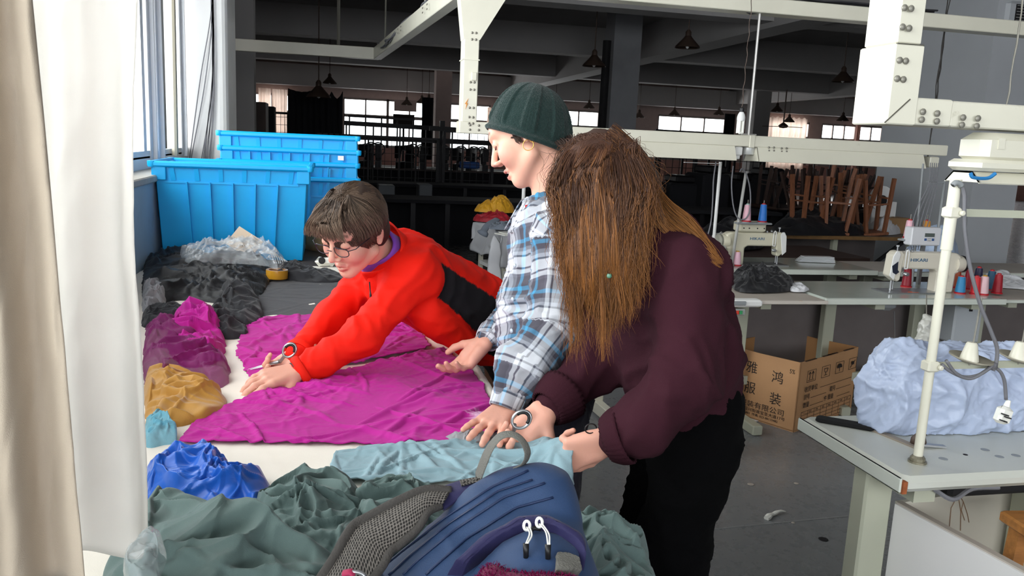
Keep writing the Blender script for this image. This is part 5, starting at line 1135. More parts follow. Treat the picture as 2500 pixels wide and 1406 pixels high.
for i in range(3, -1, -1):
    z_ = zl_[i]-hb2+.012
    if sb0 is None: z_ = zs; sb0 = bin_((xl+xr_)/2, 5.08+.26, z_, xr_-xl, .52, zl_[i]+.012-zs, labs[i]); hb2 = zl_[i]+.012-zs
    else: o = dup(sb0, loc=((xl+xr_)/2+random.uniform(-.004, .004), 5.34, zl_[i]-hb2+.012), label=labs[i])
q = PY(832, 386, 5.055); stk = MB().box((q[0], 5.058, q[2]), (.034, .003, .026)); thing(stk, 'sticker', m_white, 'small white printed sticker on the second stacked bin', 'sticker')
# kraft sheet leaning behind the bin, white dispenser
Yk = 4.72; pts = [PY(x, 600, Yk+dy) for x, dy in ((744, .10), (760, .02), (790, -.03), (830, .0), (900, .12), (960, .25))]; cc = catmull(pts, 6); b = MB(); zt_ = PY(760, 552, Yk)[2]
vs = [(p[0]+.02*math.sin(i*.4)*s, p[1]+.05*(1-s), ZT0-.008+(zt_-ZT0)*s*(1-.15*(i/len(cc)))) for s in (0, .33, .66, 1) for i, p in enumerate(cc)]; k_ = len(cc); b.add(vs, [(j*k_+i, j*k_+i+1, (j+1)*k_+i+1, (j+1)*k_+i) for j in range(3) for i in range(k_-1)])
thing(b, 'kraft_paper', mat('kraft_paper', 'bda57c', .7, var=.04), 'curved sheet of brown kraft paper standing behind the big blue bin', 'paper', smooth=True, solid=.002)
b = MB(); p0, p1 = PY(741, 560, 4.75), PY(758, 640, 4.75); b.box(((p0[0]+p1[0])/2, 4.93, (p0[2]+p1[2])/2-.0), (.05, .02, p0[2]-p1[2]+.1), bev=.005)
q = PZ(795, 652, ZT0); t = empty('tape_dispenser', (q[0], q[1], ZT0), 'small white plastic device with a black eye by the far cloth edge', 'device')
MB().box((q[0], q[1], ZT0+.028), (.105, .05, .045), bev=.02).build('housing', m_tube, t, world=True, smooth='auto')
MB().lathe([(.017, 0), (.016, .004), (0, .005)], (q[0]-.018, q[1]-.0255, ZT0+.036), (0, -1, .1), 18).build('black_eye', m_black, t, world=True)
# tape roll
q = PZ(676, 682, ZT0+.01); t = empty('tape_roll', (q[0], q[1], ZT0), 'roll of amber packing tape on the dark cloth', 'tape')
MB().lathe([(.047, 0), (.0475, .002), (.0475, .036), (.047, .038), (.038, .038), (.038, 0)], (q[0], q[1], ZT0+.016), (.02, 0, 1), 32).build('tape', mat('amber_tape', 'c99227', .25, coat=.5), t, world=True, smooth='auto')
MB().lathe([(.038, 0), (.038, .038), (.035, .038), (.035, 0)], (q[0], q[1], ZT0+.016), (.02, 0, 1), 32).build('core', m_kraft2, t, world=True, smooth='auto')
# ---- cloths
m_dk = fabric('charcoal_cloth', '27282c', rough=.9, var=.1); m_dk2 = fabric('black_shiny_cloth', '0e0e13', rough=.5, var=.1, sheen=.04); m_dk3 = fabric('dark_grey_sheet_cloth', '393a3e', rough=.9, var=.07)
m_grey = fabric('grey_cloth', '8f9094', rough=.8); m_mag = fabric('magenta_cloth', 'b3128c', rough=.85, var=.05, sheen=.08); m_och = fabric('ochre_cloth', 'b58335', rough=.6, sheen=.3, var=.05)
m_blue = fabric('royal_blue_satin', '0d57b8', rough=.38, sheen=.3, var=.06, bump=.1); m_teal = fabric('grey_teal_jersey', '5b6f6c', rough=.85, var=.05); m_lblue = fabric('light_blue_grey_cloth', '88a6b0', rough=.7, sheen=.1, var=.04)
flat_cloth('dark_sheet', [(560, 668), (700, 676), (910, 690)], [(540, 786), (640, 790), (1000, 792)], [(560, 668), (530, 730), (540, 786)], [(910, 690), (960, 740), (1000, 792)], m_dk3, 'smooth dark grey sheet lying flat behind the upper magenta piece', seed=2., amp=.004, fr=4, res=.008)
heap('dark_heap', [(352, 640), (400, 628), (480, 628), (560, 632), (640, 640), (662, 668), (655, 700), (620, 735), (540, 742), (440, 735), (352, 738)], .085, m_dk2, 'tall heap of crumpled shiny black cloth against the window wall', 'cloth', seed=3., fr=8, ang=.3, tops=[(590, 655, .75, .14), (420, 665, .15, .12)], warp=1.6)
heap('dark_bunch', [(530, 700), (560, 690), (600, 702), (632, 740), (640, 780), (610, 806), (560, 812), (520, 800), (508, 770), (540, 740)], .065, m_dk, 'rounded bunch of charcoal cloth in front of the black heap', 'cloth', seed=4., fr=9, ang=1.2)
heap('dark_bunch', [(495, 775), (520, 772), (560, 800), (600, 806), (598, 826), (540, 830), (500, 812)], .05, m_dk, 'small dark bunch of cloth touching the corner of the upper magenta piece', 'cloth', seed=5., fr=10, ang=.4)
heap('dark_strip', [(640, 660), (700, 655), (770, 668), (830, 675), (850, 690), (780, 694), (700, 688), (650, 682)], .05, m_dk, 'crumpled charcoal strip stretched out right of the tape roll', 'cloth', seed=6., fr=9, ang=1.3)
heap('dark_fold', [(350, 770), (400, 755), (455, 762), (505, 775), (480, 792), (430, 800), (350, 802)], .04, m_dk, 'flat folded charcoal cloth behind the purple tulle', 'cloth', seed=7., fr=6, ang=1.4)
heap('grey_scrap', [(350, 705), (385, 702), (405, 725), (400, 748), (350, 765)], .06, m_grey, 'small grey cloth scrap at the curtain edge below the black heap', 'cloth', seed=8., fr=10, ang=.2)
heap('magenta_bunch', [(425, 795), (450, 768), (490, 762), (528, 790), (546, 828), (548, 868), (510, 896), (460, 900), (425, 880), (405, 840)], .07, m_mag, 'upright bunch of magenta cloth inside the purple tulle', 'cloth', seed=9., fr=9, ang=.9, tops=[(475, 800, .7, .06)])
m_tulle = fabric('purple_tulle', '8a2370', rough=.6, alpha=.62, tl=.3, var=.12, bump=.1, weave=300)
heap('tulle_heap', [(355, 800), (400, 790), (450, 812), (490, 850), (530, 870), (556, 900), (556, 940), (520, 950), (480, 925), (430, 930), (355, 945)], .065, m_tulle, 'soft heap of purple tulle beside the lower curtain edge', 'cloth', seed=10., fr=11, ang=.2, tops=[(390, 850, .5, .08)], warp=1.8)
heap('ochre_cloth', [(355, 925), (400, 912), (450, 922), (510, 948), (548, 975), (552, 1000), (510, 1030), (450, 1045), (400, 1052), (355, 1040)], .05, m_och, 'twisted ochre brown cloth left of the big magenta piece', 'cloth', seed=11., fr=9, ang=1.1, warp=1.5)
heap('blue_tulle_scrap', [(355, 1035), (390, 1030), (415, 1050), (432, 1084), (400, 1090), (355, 1092)], .03, fabric('pale_blue_tulle', '6fb6cc', rough=.6, alpha=.7), 'little pale blue tulle scrap below the ochre cloth', 'cloth', seed=12., fr=12, ang=.1)
# magenta pieces
def tiedye(G, u, v):
    c = np.ones(G.shape)*L3('b3128c'); q = PZ(1182, 1032, ZT0); d = np.hypot(G[..., 0]-q[0]-.0, (G[..., 1]-q[1])*.75); ang_ = np.arctan2(G[..., 1]-q[1], G[..., 0]-q[0])
    w = np.clip(1.15-d/.034*(1+.18*np.sin(ang_*13)+.15*np.sin(ang_*29)), 0, 1)[..., None]; return c*(1-w)+w*L3('f4dcee')
m_mag2 = fabric('magenta_tie_dyed_cloth', 'b3128c', rough=.85, var=.05, sheen=.08, attr='col')
flat_cloth('magenta_piece', [(600, 972), (690, 942), (800, 915), (960, 880), (1085, 853)], [(435, 1086), (560, 1084), (700, 1086), (860, 1086), (960, 1092), (1060, 1083), (1188, 1078)], [(600, 972), (540, 1002), (470, 1040), (435, 1086)], [(1085, 853), (1130, 890), (1180, 938), (1198, 985), (1192, 1040), (1188, 1078)], m_mag2, 'large wrinkled magenta cloth piece in the middle of the cutting table', seed=14., amp=.013, fr=5.5, ang=.35, rag=.006, res=.0045, z=ZT0+.004, colf=tiedye)
flat_cloth('magenta_piece', [(610, 780), (700, 774), (800, 768), (900, 764), (1000, 776)], [(612, 925), (680, 915), (760, 905), (860, 893), (960, 872), (1053, 852)], [(610, 780), (588, 815), (576, 870), (612, 925)], [(1000, 776), (1022, 805), (1053, 852)], m_mag, 'smaller wrinkled magenta cloth piece under the red sleeves', seed=15., amp=.013, fr=6.5, ang=-.2, rag=.006, res=.005, z=ZT0+.004)
heap('magenta_fold', [(905, 772), (950, 764), (1000, 770), (1015, 786), (990, 800), (940, 796), (905, 790)], .04, fabric('violet_pink_cloth', 'c05ac4', rough=.6, sheen=.4), 'glossy violet pink fold peeping out beside the red jacket', 'cloth', seed=16., fr=12, ang=.8)
heap('magenta_twist', [(1168, 1050), (1200, 1030), (1250, 1010), (1278, 1005), (1280, 1040), (1250, 1072), (1200, 1085), (1172, 1078)], .016, m_mag, 'twisted end of the magenta cloth between the hands on the table edge', 'cloth', seed=17., fr=16, ang=.9, z=ZT0+.004)
heap('grey_offcut', [(1080, 1080), (1150, 1076), (1220, 1072), (1250, 1082), (1200, 1094), (1120, 1094)], .012, m_grey, 'thin grey offcut between the magenta and light blue cloths', 'cloth', seed=18., fr=10, ang=.3)
def liftR(G, u, v):
    q = PZ(1395, 1085, ZT0); k = np.exp(-((G[..., 0]-.49)**2/.06**2+(G[..., 1]-1.52)**2/.10**2)); G[..., 2] += .045*k; x = G[..., 0]; G[..., 2] -= np.maximum(x-.45, 0)*1.1*(1-k); return G
flat_cloth('light_blue_cloth', [(820, 1108), (900, 1098), (1000, 1091), (1120, 1086), (1250, 1080), (1330, 1074), (1398, 1070)], [(803, 1180), (900, 1188), (1010, 1194), (1120, 1180), (1255, 1190), (1400, 1214)], [(820, 1108), (808, 1140), (803, 1180)], [(1398, 1070), (1402, 1120), (1396, 1165), (1400, 1214)], m_lblue, 'light blue grey cloth strip held by the woman with long hair', seed=19., amp=.011, fr=8, ang=.25, rag=.004, res=.004, z=ZT0+.006, lift=liftR)
# foreground heaps
heap('blue_satin', [(360, 1150), (400, 1135), (470, 1140), (560, 1152), (640, 1180), (668, 1225), (650, 1285), (590, 1300), (480, 1270), (360, 1240)], .05, m_blue, 'crumpled royal blue satin heap near the lower curtain', 'cloth', seed=21., fr=12, ang=.5, warp=1.6, cr=.02, tops=[(440, 1190, .2, .07), (600, 1235, .25, .06)])
heap('teal_cloth_heap', [(360, 1255), (430, 1262), (530, 1300), (640, 1350), (760, 1420), (900, 1480), (800, 1600), (500, 1620), (250, 1500), (300, 1330)], .12, m_teal, 'large grey teal cloth rolled along the near left table edge', 'cloth', seed=22., fr=5.0, ang=1.0, warp=.8, p=3, base=.8)
heap('teal_cloth_swirl', [(612, 1262), (680, 1205), (760, 1190), (850, 1200), (900, 1235), (905, 1300), (900, 1400), (860, 1440), (760, 1420), (690, 1380), (620, 1320)], .06, m_teal, 'swirled bunch of grey teal cloth in front of the light blue strip', 'cloth', seed=23., fr=11, ang=.9, warp=2.4, tops=[(760, 1290, .25, .07)])
heap('teal_cloth_bunch', [(850, 1215), (930, 1205), (1010, 1210), (1080, 1230), (1100, 1300), (1060, 1420), (980, 1480), (900, 1460), (870, 1380), (860, 1290)], .05, m_teal, 'grey teal cloth bunched beneath the rucksack strap', 'cloth', seed=24., fr=10, ang=1.6, warp=1.9)
heap('teal_cloth_end', [(1360, 1330), (1420, 1290), (1500, 1300), (1560, 1340), (1600, 1420), (1620, 1520), (1500, 1600), (1380, 1560), (1340, 1440)], .10, m_teal, 'grey teal cloth hanging over the table edge right of the rucksack', 'cloth', seed=25., fr=8, ang=-.6, warp=1.5, z=ZT0-.03, base=.5)
# transparent bag with cardboard on the black heap
m_clear = mat('clear_polythene', 'e8eef2', .12, alpha=.26, coat=.8, bump=.3, bscale=25)
zc = ZT0+.075
heap('plastic_bag', [(438, 625), (470, 618), (540, 612), (600, 612), (660, 622), (692, 640), (680, 660), (640, 650), (560, 645), (470, 648)], .085, m_clear, 'crumpled clear plastic bag on top of the black heap, before the big bin', 'plastic bag', z=zc, seed=26., fr=13, ang=.7, warp=2.4, cr=.05, base=.5, solid=0)
q = P(597, 592, 4.0); b = MB().box(q, (.14, .004, .11), R=np.array(Matrix.Rotation(-.5, 3, 'X') @ Matrix.Rotation(.6, 3, 'Y')))
thing(b, 'cardboard_piece', mat('pale_cardboard', 'd8c4ae', .8), 'pale cardboard piece inside the clear plastic bag', 'cardboard')
b = MB()
for k in range(9):
    a = P(640+k*3, 615, 3.95); b.tube(catmull([a, a+V(.03+.008*k, -.02, -.01*k+.02), a+V(.06+.004*k, -.05, -.05), a+V(.05+.006*k, -.08, -.085)], 5), [.004, .006, .005, .004, .003, .003, .004, .003, .002, .002, .003, .002, .002, .002, .002, .001], 5)
thing(b, 'plastic_strands', mat('white_torn_film', 'dfe5ea', .2, alpha=.7, coat=.6), 'torn white film strands hanging from the clear bag over the black heap', 'plastic')
heap('plastic_film', [(300, 1400), (340, 1350), (385, 1340), (400, 1380), (390, 1430), (330, 1460)], .03, mat('thin_clear_film', 'cdd8da', .2, alpha=.4, coat=.6), 'piece of clear film at the curtain hem, bottom left', 'plastic', seed=28., fr=14, z=ZT0+.13, solid=0)
# ---- side table in the middle distance
c0_, c1_ = PZ(1228, 563, .80), PZ(1163, 541, .80); u1 = nrm(V(*(c1_-c0_)[:2], 0)); l1 = np.linalg.norm((c1_-c0_)[:2]); u2 = V(u1[1], -u1[0], 0); u2 = u2 if u2[0] > 0 else -u2
t = empty('side_table', c0_*V(1, 1, 0)+u1*l1/2+u2*.5, 'small table in the middle distance covered with a white sheet', 'table')
Rz = math.atan2(u2[1], u2[0]); cc_ = c0_+u1*l1/2+u2*.5
MB().box((cc_[0], cc_[1], .782), (1.0, l1, .03), rz=Rz).build('tabletop', m_cream, t, world=True); MB().box((cc_[0], cc_[1]-.0, .45), (.95, l1-.04, .03), rz=Rz).build('lower_shelf', m_white, t, world=True)
for a_ in (.04, .94):
    for b_ in (.04, l1-.04): q = c0_+u2*a_+u1*b_; MB().box((q[0], q[1], .385), (.035, .035, .76), rz=Rz).build('leg', m_cream, t, world=True)
S_, T_ = np.meshgrid(np.linspace(-.26, .9, 90), np.linspace(-.30, l1+.16, 70)); G = np.zeros(S_.shape+(3,)); out = np.maximum(-S_, 0)+np.maximum(-T_, 0)+np.maximum(T_-l1, 0)
wv = .02*np.sin(S_*22+T_*19)+.02*pn2(S_*7, T_*7, 3.); G[:] = c0_; G += u2*np.clip(S_, 0, 9)[..., None]+u1*np.clip(T_, 0, l1)[..., None]; G += (u2*-1)*(np.where(S_ < 0, .02+wv*np.minimum(-S_*6, 1), 0))[..., None]-u1*(np.where(T_ < 0, .02+wv*np.minimum(-T_*6, 1), 0))[..., None]+u1*(np.where(T_ > l1, .02+wv, 0))[..., None]
G[..., 2] = .803-np.maximum(np.maximum(-S_, 0), np.maximum(np.maximum(-T_, 0), np.maximum(T_-l1, 0)))*(1+.25*pn2(S_*5, T_*5, 6.))
gridmesh('white_sheet', G, fabric('white_sheet_cloth', 'cfd0d4', rough=.75, var=.03), 'white sheet with hanging corners over the small middle-distance table', 'sheet')
cen = PZ(1205, 545, .82)[:2]
def el(cx_, cy_, a, b, n=9, rot=0.): return [(cx_+a*math.cos(t_)*math.cos(rot)-b*math.sin(t_)*math.sin(rot), cy_+a*math.cos(t_)*math.sin(rot)+b*math.sin(t_)*math.cos(rot)) for t_ in np.linspace(0, 2*math.pi, n, endpoint=False)]
qz = PZ(1206, 540, .81); heap('folded_jacket', el(qz[0], qz[1], .19, .15), .085, fabric('red_jacket_cloth', 'a41828', rough=.5), 'folded dark red jacket under the mustard one on the white sheet', 'jacket', z=.81, seed=31., fr=7, world=1, cen=qz[:2], base=1.2)
qz = PZ(1207, 520, .87); heap('folded_jacket', el(qz[0], qz[1], .185, .13), .17, fabric('mustard_puffer', 'd39a1a', rough=.5, sheen=.2), 'mustard yellow jacket with fur collar piled on the white sheet', 'jacket', z=.88, seed=32., fr=9, world=1, cen=qz[:2], base=.9, tops=[(qz[0]+.07, qz[1]+.03, .5, .06)])
qz = PZ(1238, 558, .82); heap('folded_trousers', el(qz[0], qz[1]+.05, .15, .13), .06, fabric('grey_trouser_cloth', '747c88', rough=.8), 'grey trousers lying beside the dark red jacket on the white sheet', 'clothes', z=.812, seed=33., fr=8, world=1, cen=(qz[0], qz[1]+.05), base=.9)
b = MB(); p_ = [PY(x, y, c0_[1]+dy) for x, y, dy in ((1215, 535, .12), (1192, 548, .04), (1180, 566, -.02), (1176, 574, -.02))]; b.tube(catmull(p_, 6), [.03]*12+[.045, .05, .05, .05, .05, .045, .03], 8, flat=((1, 0, .0), .35)); thing(b, 'grey_sleeve', MATS['grey_trouser_cloth'], 'grey trouser leg hanging down over the white sheet', 'clothes', smooth=True)
q = PZ(1246, 572, .81); thing(MB().box((q[0], q[1], .812), (.2, .14, .008), rz=.4).box((q[0]+.02, q[1]+.02, .82), (.18, .13, .006), rz=.2), 'paper_stack', m_tube, 'few white papers at the near corner of the white sheet', 'paper')
b = MB(); a_ = PZ(1210, 590, .72); pts = [P(1207, 575, 6.3), P(1210, 610, 6.28), P(1206, 650, 6.3), P(1212, 690, 6.25)]; b.tube(catmull(pts, 5), [.005, .02, .03, .04, .04, .045, .05, .05, .05, .05, .05, .055, .055, .055, .05, .04], 8, flat=((1, 0, 0), .2)); thing(b, 'sheet_strip', MATS['white_sheet_cloth'], 'long white strip hanging to the floor from the small sheeted table', 'cloth', smooth=True)
q = P(1277, 500, 6.2); thing(MB().tube([(q[0], q[1], .0), (q[0], q[1], P(1280, 440, 6.2)[2])], .014, 8), 'white_post', m_white, 'white post rising behind the plaid collar', 'post')
# ---- cloth bundles on the right-hand tables
heap('black_bag', [(1778, 690), (1800, 675), (1850, 672), (1910, 684), (1938, 698), (1925, 712), (1860, 716), (1800, 712)], .09, fabric('black_nylon', '17171b', rough=.45, sheen=.2), 'crumpled black nylon garment on the beige worktop', 'clothes', z=ZB2, seed=41., fr=9, cr=.04, base=.5, tops=[(1850, 700, .3, .1)])
heap('white_scrap', [(1925, 700), (1950, 698), (1975, 708), (1960, 714), (1930, 712)], .02, m_sheet if 'm_sheet' in globals() else MATS['white_sheet_cloth'], 'small white lining scrap beside the black nylon garment', 'cloth', z=ZB2, seed=42., nr=30, na=90)
m_poly = mat('blue_tinted_polythene', 'bccbe6', .32, alpha=.93, coat=.4, bump=.12, bscale=18, tl=.25)
heap('wrapped_machine', [(2200, 655), (2225, 640), (2290, 636), (2335, 640), (2345, 652), (2320, 662), (2230, 664)], .42, mat('pale_blue_bag', 'b9cbe4', .35, alpha=.9, coat=.4), 'pale blue plastic bag over a bulky machine on the third row', 'plastic bag', z=ZB2, seed=43., fr=5, p=4, base=2.0, nr=60, na=160, cr=.04)
heap('white_bag', [(2105, 562), (2125, 556), (2170, 556), (2198, 562), (2194, 572), (2150, 574)], .24, mat('white_carrier_bag', 'c6c6c8', .5, coat=.2), 'crumpled white bag on the right end of the fourth-row table', 'plastic bag', z=.752, seed=44., fr=5, base=.8, cr=.06, nr=60, na=160)
heap('dark_garments', [(1880, 566), (1900, 556), (1980, 554), (2060, 560), (2120, 566), (2110, 574), (1990, 576), (1900, 574)], .26, m_dk2, 'long heap of black garments on the fourth-row table', 'clothes', z=.752, seed=45., fr=3.5, base=.6, nr=60, na=160, tops=[(1960, 565, .8, .3)])
heap('dark_garments', [(1690, 600), (1720, 590), (1790, 588), (1850, 594), (1860, 606), (1800, 612), (1700, 612)], .42, m_dk2, 'tall black garment heap behind the aged sewing machine', 'clothes', z=.70, seed=46., fr=4, base=.7, nr=60, na=160)
t = thing(MB().box((PZ(1790, 600, .70)[0], 6.35, .66), (1.9, .8, .05)).box((PZ(1790, 600, .70)[0], 6.35, .32), (1.7, .6, .62)), 'garment_bench', m_brown, 'dark bench behind the third row holding the tall black garment heap', 'bench')
heap('white_scrap', [(2405, 675), (2440, 668), (2500, 690), (2540, 710), (2480, 706), (2430, 700)], .04, MATS['white_sheet_cloth'], 'crumpled white cloth right of the thread cones', 'cloth', z=ZB2-.008, seed=47., fr=7, nr=40, na=120)
heap('plastic_scrap', [(1715, 640), (1735, 620), (1765, 625), (1775, 640), (1770, 655), (1730, 656)], .30, mat('dusty_clear_bag', 'c9cac8', .3, alpha=.6, coat=.4), 'dusty clear plastic bag hanging beside the white thread stand', 'plastic bag', z=ZB2, seed=48., fr=7, base=1., nr=50, na=120, cr=.06)
heap('blue_wrapper', [(2332, 640), (2345, 634), (2362, 640), (2358, 646), (2340, 646)], .03, mat('blue_white_wrapper', '2c5ec0', .4), 'small blue wrapper on the grey third-row table', 'wrapper', z=ZB2, seed=49., nr=20, na=60)
# knotted clear bag hanging on the near stand side
kb = [cap(P(2263, 815, 2.6), P(2262, 835, 2.6), .028, .036), cap(P(2262, 785, 2.6), P(2263, 805, 2.6), .018, .010), cap(P(2268, 775, 2.6), P(2262, 790, 2.6), .006, .012)]
v, f = implicit(kb, .004, .02); n_ = vnormals(v, f); v = v+n_*(.007*fbm(v*45, 3)[:, None]); o = polymesh('knotted_bag', v-v.mean(0), f, mat('knotted_film', 'b9b8b0', .3, alpha=.8, coat=.4), world=False); o.location = v.mean(0); tag(o, 'small knotted plastic bag hanging behind the near thread stand', 'plastic bag')
thing(MB().tube([P(2262, 778, 2.6), PY(2262, 740, 3.0)*0+P(2262, 720, 2.75)], .002, 5), 'bag_string', m_bolt, 'string holding the small knotted plastic bag', 'string')
# big blue-white plastic bundle over the machine on the near table
W0 = [PZ(x, y, ZR) for x, y in ((2170, 1040), (2520, 1075))]
bz = lambda x, y, Y: PY(x, y, Y)
yb2 = 1.90
pr_ = [cap(bz(2190, 930, yb2), bz(2530, 930, yb2), .105, .105, n=(0, 1, 0), s=.85), cap(bz(2195, 1000, yb2), bz(2540, 1005, yb2), .10, .10, n=(0, 1, 0), s=.9), cap(bz(2205, 900, yb2), bz(2330, 905, yb2), .062, .055), cap(bz(2420, 915, yb2), bz(2540, 925, yb2), .06, .06)]
v, f = implicit(pr_, .0046, .06); n_ = vnormals(v, f); x_, y_, z_ = v.T
wv = v+.05*np.stack([pn(v*6+1), pn(v*6+4), pn(v*6+8)], 1); rg = lambda q: np.clip(1-np.abs(pn(q)*1.7), 0, 1)**2.0; dd = .012*pn(v*7)+.016*rg(wv*V(5, 5, 8)+3.)+.011*rg(wv*V(13, 13, 8)+7.)+.006*rg(wv*V(20, 20, 30)+1.)+.003*rg(wv*50+1.); v = v+n_*(dd-.016)[:, None]; v[:, 2] = np.maximum(v[:, 2], ZR+.002)
base = V(v[:, 0].mean(), v[:, 1].mean(), ZR); o = polymesh('wrapped_bundle', v-base, f, mat('blue_white_plastic', 'c3d0ea', .38, coat=.25, bump=.15, bscale=30, tl=.15), world=False); o.location = base; tag(o, 'bulky sewing machine wrapped in crinkled blue white plastic on the near table', 'bundle')
# ---- curtains in the window on the left (closest to the viewer)
def curtain(name, right_px, d0, left_px, d1, ztop, m, label, waves, amp, seed, zb=None, rows=70, n=90):
    """right edge follows picture points (x,y) at distance d0; the left edge lies at distance d1"""
    R_ = np.array([P(x, y, d0) for x, y in right_px]); Lf = np.array([P(x, y, d1) for x, y in left_px]); Ro = resample(R_, rows); Lo = resample(Lf, rows); G = np.zeros((rows, n, 3))
    for i in range(n):
        s_ = i/(n-1); G[:, i] = Ro*(1-s_)+Lo*s_
    w = nrm(np.cross((Lf[-1]-R_[-1]), V(0, 0, 1))); v_ = np.linspace(0, 1, rows)[:, None]; u_ = np.linspace(0, 1, n)[None]
    a = amp*(np.sin(u_*waves*6.283+seed+.8*v_)*(.5+.6*v_)+.5*pn2(u_*4+0*v_, v_*1.5+0*u_, seed)+.25*pn2(u_*13+0*v_, v_*5+0*u_, seed+2))+.0025*crease(u_*.8+0*v_, v_*2.2+0*u_, seed, 9, 1.3, 3); G += w*a[..., None]
    return gridmesh(name, G, m, label, 'curtain', solid=.0012)
m_cur = fabric('white_window_curtain', 'f0eeea', rough=.8, tl=.6, var=.02, bump=.12); m_cur2 = fabric('shaded_beige_thick_curtain', 'c9bba8', rough=.85, tl=.22, var=.05, bump=.2)  # beige of the near curtain includes the shade on its room side
curtain('curtain', [(352, -420), (350, 0), (346, 400), (348, 600), (362, 800), (371, 1000), (378, 1180), (381, 1338)], 1.12, [(-330, -420), (-330, 0), (-330, 500), (-330, 1000), (-330, 1420)], .86, 3, m_cur, 'long white window curtain glowing with daylight, left', 3.2, .022, 1.3)
curtain('curtain', [(62, -420), (80, 0), (108, 280), (128, 500), (150, 760), (172, 1000), (188, 1200), (207, 1430)], .80, [(-420, -420), (-420, 0), (-420, 700), (-420, 1430)], .70, 3, m_cur2, 'thick curtain gathered at the far left edge, nearest the viewer, its shade put into the beige', 3.4, .016, 4.1)
# ================================================================== THE THREE PEOPLE
RT, UP, TW = _rt.copy(), _up.copy(), -_fw
def D(r, u, t): return nrm(RT*r+UP*u+TW*t)
m_skin = mat('skin', 'e0a792', .5, attr='col', bump=.05, bscale=160, spec=.35)
bs = m_skin.node_tree.nodes['Principled BSDF']; bs.inputs['Subsurface Weight'].default_value = .12; bs.inputs['Subsurface Radius'].default_value = (.02, .008, .004); bs.inputs['Subsurface Scale'].default_value = .3
SK = L3('deaa94'); SKP = L3('d4857a'); LIP = L3('c47a70')
def basis(f, u):
    f = nrm(f); s = nrm(np.cross(u, f)); u = np.cross(f, s); return s, f, nrm(u)       # s = the figure's left side
def head_prims(c, f, u, sc=1., open_mouth=False, hat=False):
    s, f, u = basis(f, u); R = np.stack([s, f, u], 1); Q = lambda a, b, d: c+(s*a+f*b+u*d)*sc; E = lambda cc, r, **k: ell(cc, V(*r)*sc, R, **k); K = lambda a, b, ra, rb=None, **k: cap(a, b, ra*sc, None if rb is None else rb*sc, **k)
    p = [E(Q(0, -.012, .028 if not hat else .016), (.074, .094, .086) if not hat else (.070, .088, .070)), E(Q(0, .028, -.028), (.057, .060, .082)), K(Q(0, .060, -.094), Q(0, .066, -.096), .019)]
    for q in (-1, 1):
        p += [K(Q(.008*q, .062, -.094), Q(.050*q, .0, -.062), .017, .018), E(Q(.036*q, .058, -.030), (.026, .026, .030)), K(Q(.012*q, .084, .030), Q(.044*q, .070, .031), .0095, .009),
              E(Q(.0125*q, .098, -.032), (.0070, .010, .0062), k=.007)]
    p += [K(Q(0, .086, .020), Q(0, .111, -.026), .0068, .0088, k=.009), E(Q(0, .050, .040), (.055, .038, .045))]
    for q in (-1, 1): p += [E(Q(.032*q, .096, .008), (.017, .013, .012), op='-', k=.012), E(Q(.031*q, .0765, .007), (.0150, .0120, .0125), k=.003), K(Q(.018*q, .083, .003), Q(.044*q, .076, .003), .004, .004, k=.003)]
    om = .004 if open_mouth else 0; p += [K(Q(-.019, .083, -.063), Q(-.003, .0915, -.0585), .0035, .0050, k=.007), K(Q(.019, .083, -.063), Q(.003, .0915, -.0585), .0035, .0050, k=.007), K(Q(-.016, .081, -.071-om), Q(-.003, .0885, -.073-om), .0042, .0058, k=.007), K(Q(.016, .081, -.071-om), Q(.003, .0885, -.073-om), .0042, .0058, k=.007)]
    p += [K(Q(-.017, .0905, -.0665-om*.5), Q(.017, .0905, -.0665-om*.5), .0018 if not open_mouth else .0048, op='-', k=.002)]
    for q in (-1, 1):
        p += [E(Q(.076*q, -.014, -.004), (.009, .018, .030), k=.006), E(Q(.085*q, -.010, -.002), (.006, .010, .018), op='-', k=.004), K(Q(.078*q, -.004, -.030), Q(.078*q, -.008, -.026), .007, k=.005)]
    return p, Q, (s, f, u)
def skin_cols(v, Q=None, open_=False):
    c = np.tile(SK, (len(v), 1))
    if Q is not None:
        def blend(c, pt, r, col, a=1.):
            w = np.clip(1-np.linalg.norm(v-pt, axis=1)/r, 0, 1)**.8; w = np.minimum(w*2*a, a)[:, None]; return c*(1-w)+col*w
        for q in (-1, 1):
            c = blend(c, Q(.042*q, .075, -.030), .034, SKP, .38); c = blend(c, Q(.078*q, -.012, 0), .03, SKP, .5)
            for t_ in np.linspace(0, 1, 6): c = blend(c, Q(q*(.012+.034*t_), .092-.016*t_, .036+.004*math.sin(t_*3)), .0065, L3('4a3228'), .8)
        c = blend(c, Q(0, .116, -.028), .018, SKP, .4)
        for x in np.linspace(-.016, .016, 9): c = blend(c, Q(x, .094-abs(x)*.5, -.060), .0065, LIP, .85); c = blend(c, Q(x*.8, .092-abs(x)*.5, -.075), .0075, LIP, .8)
    return c
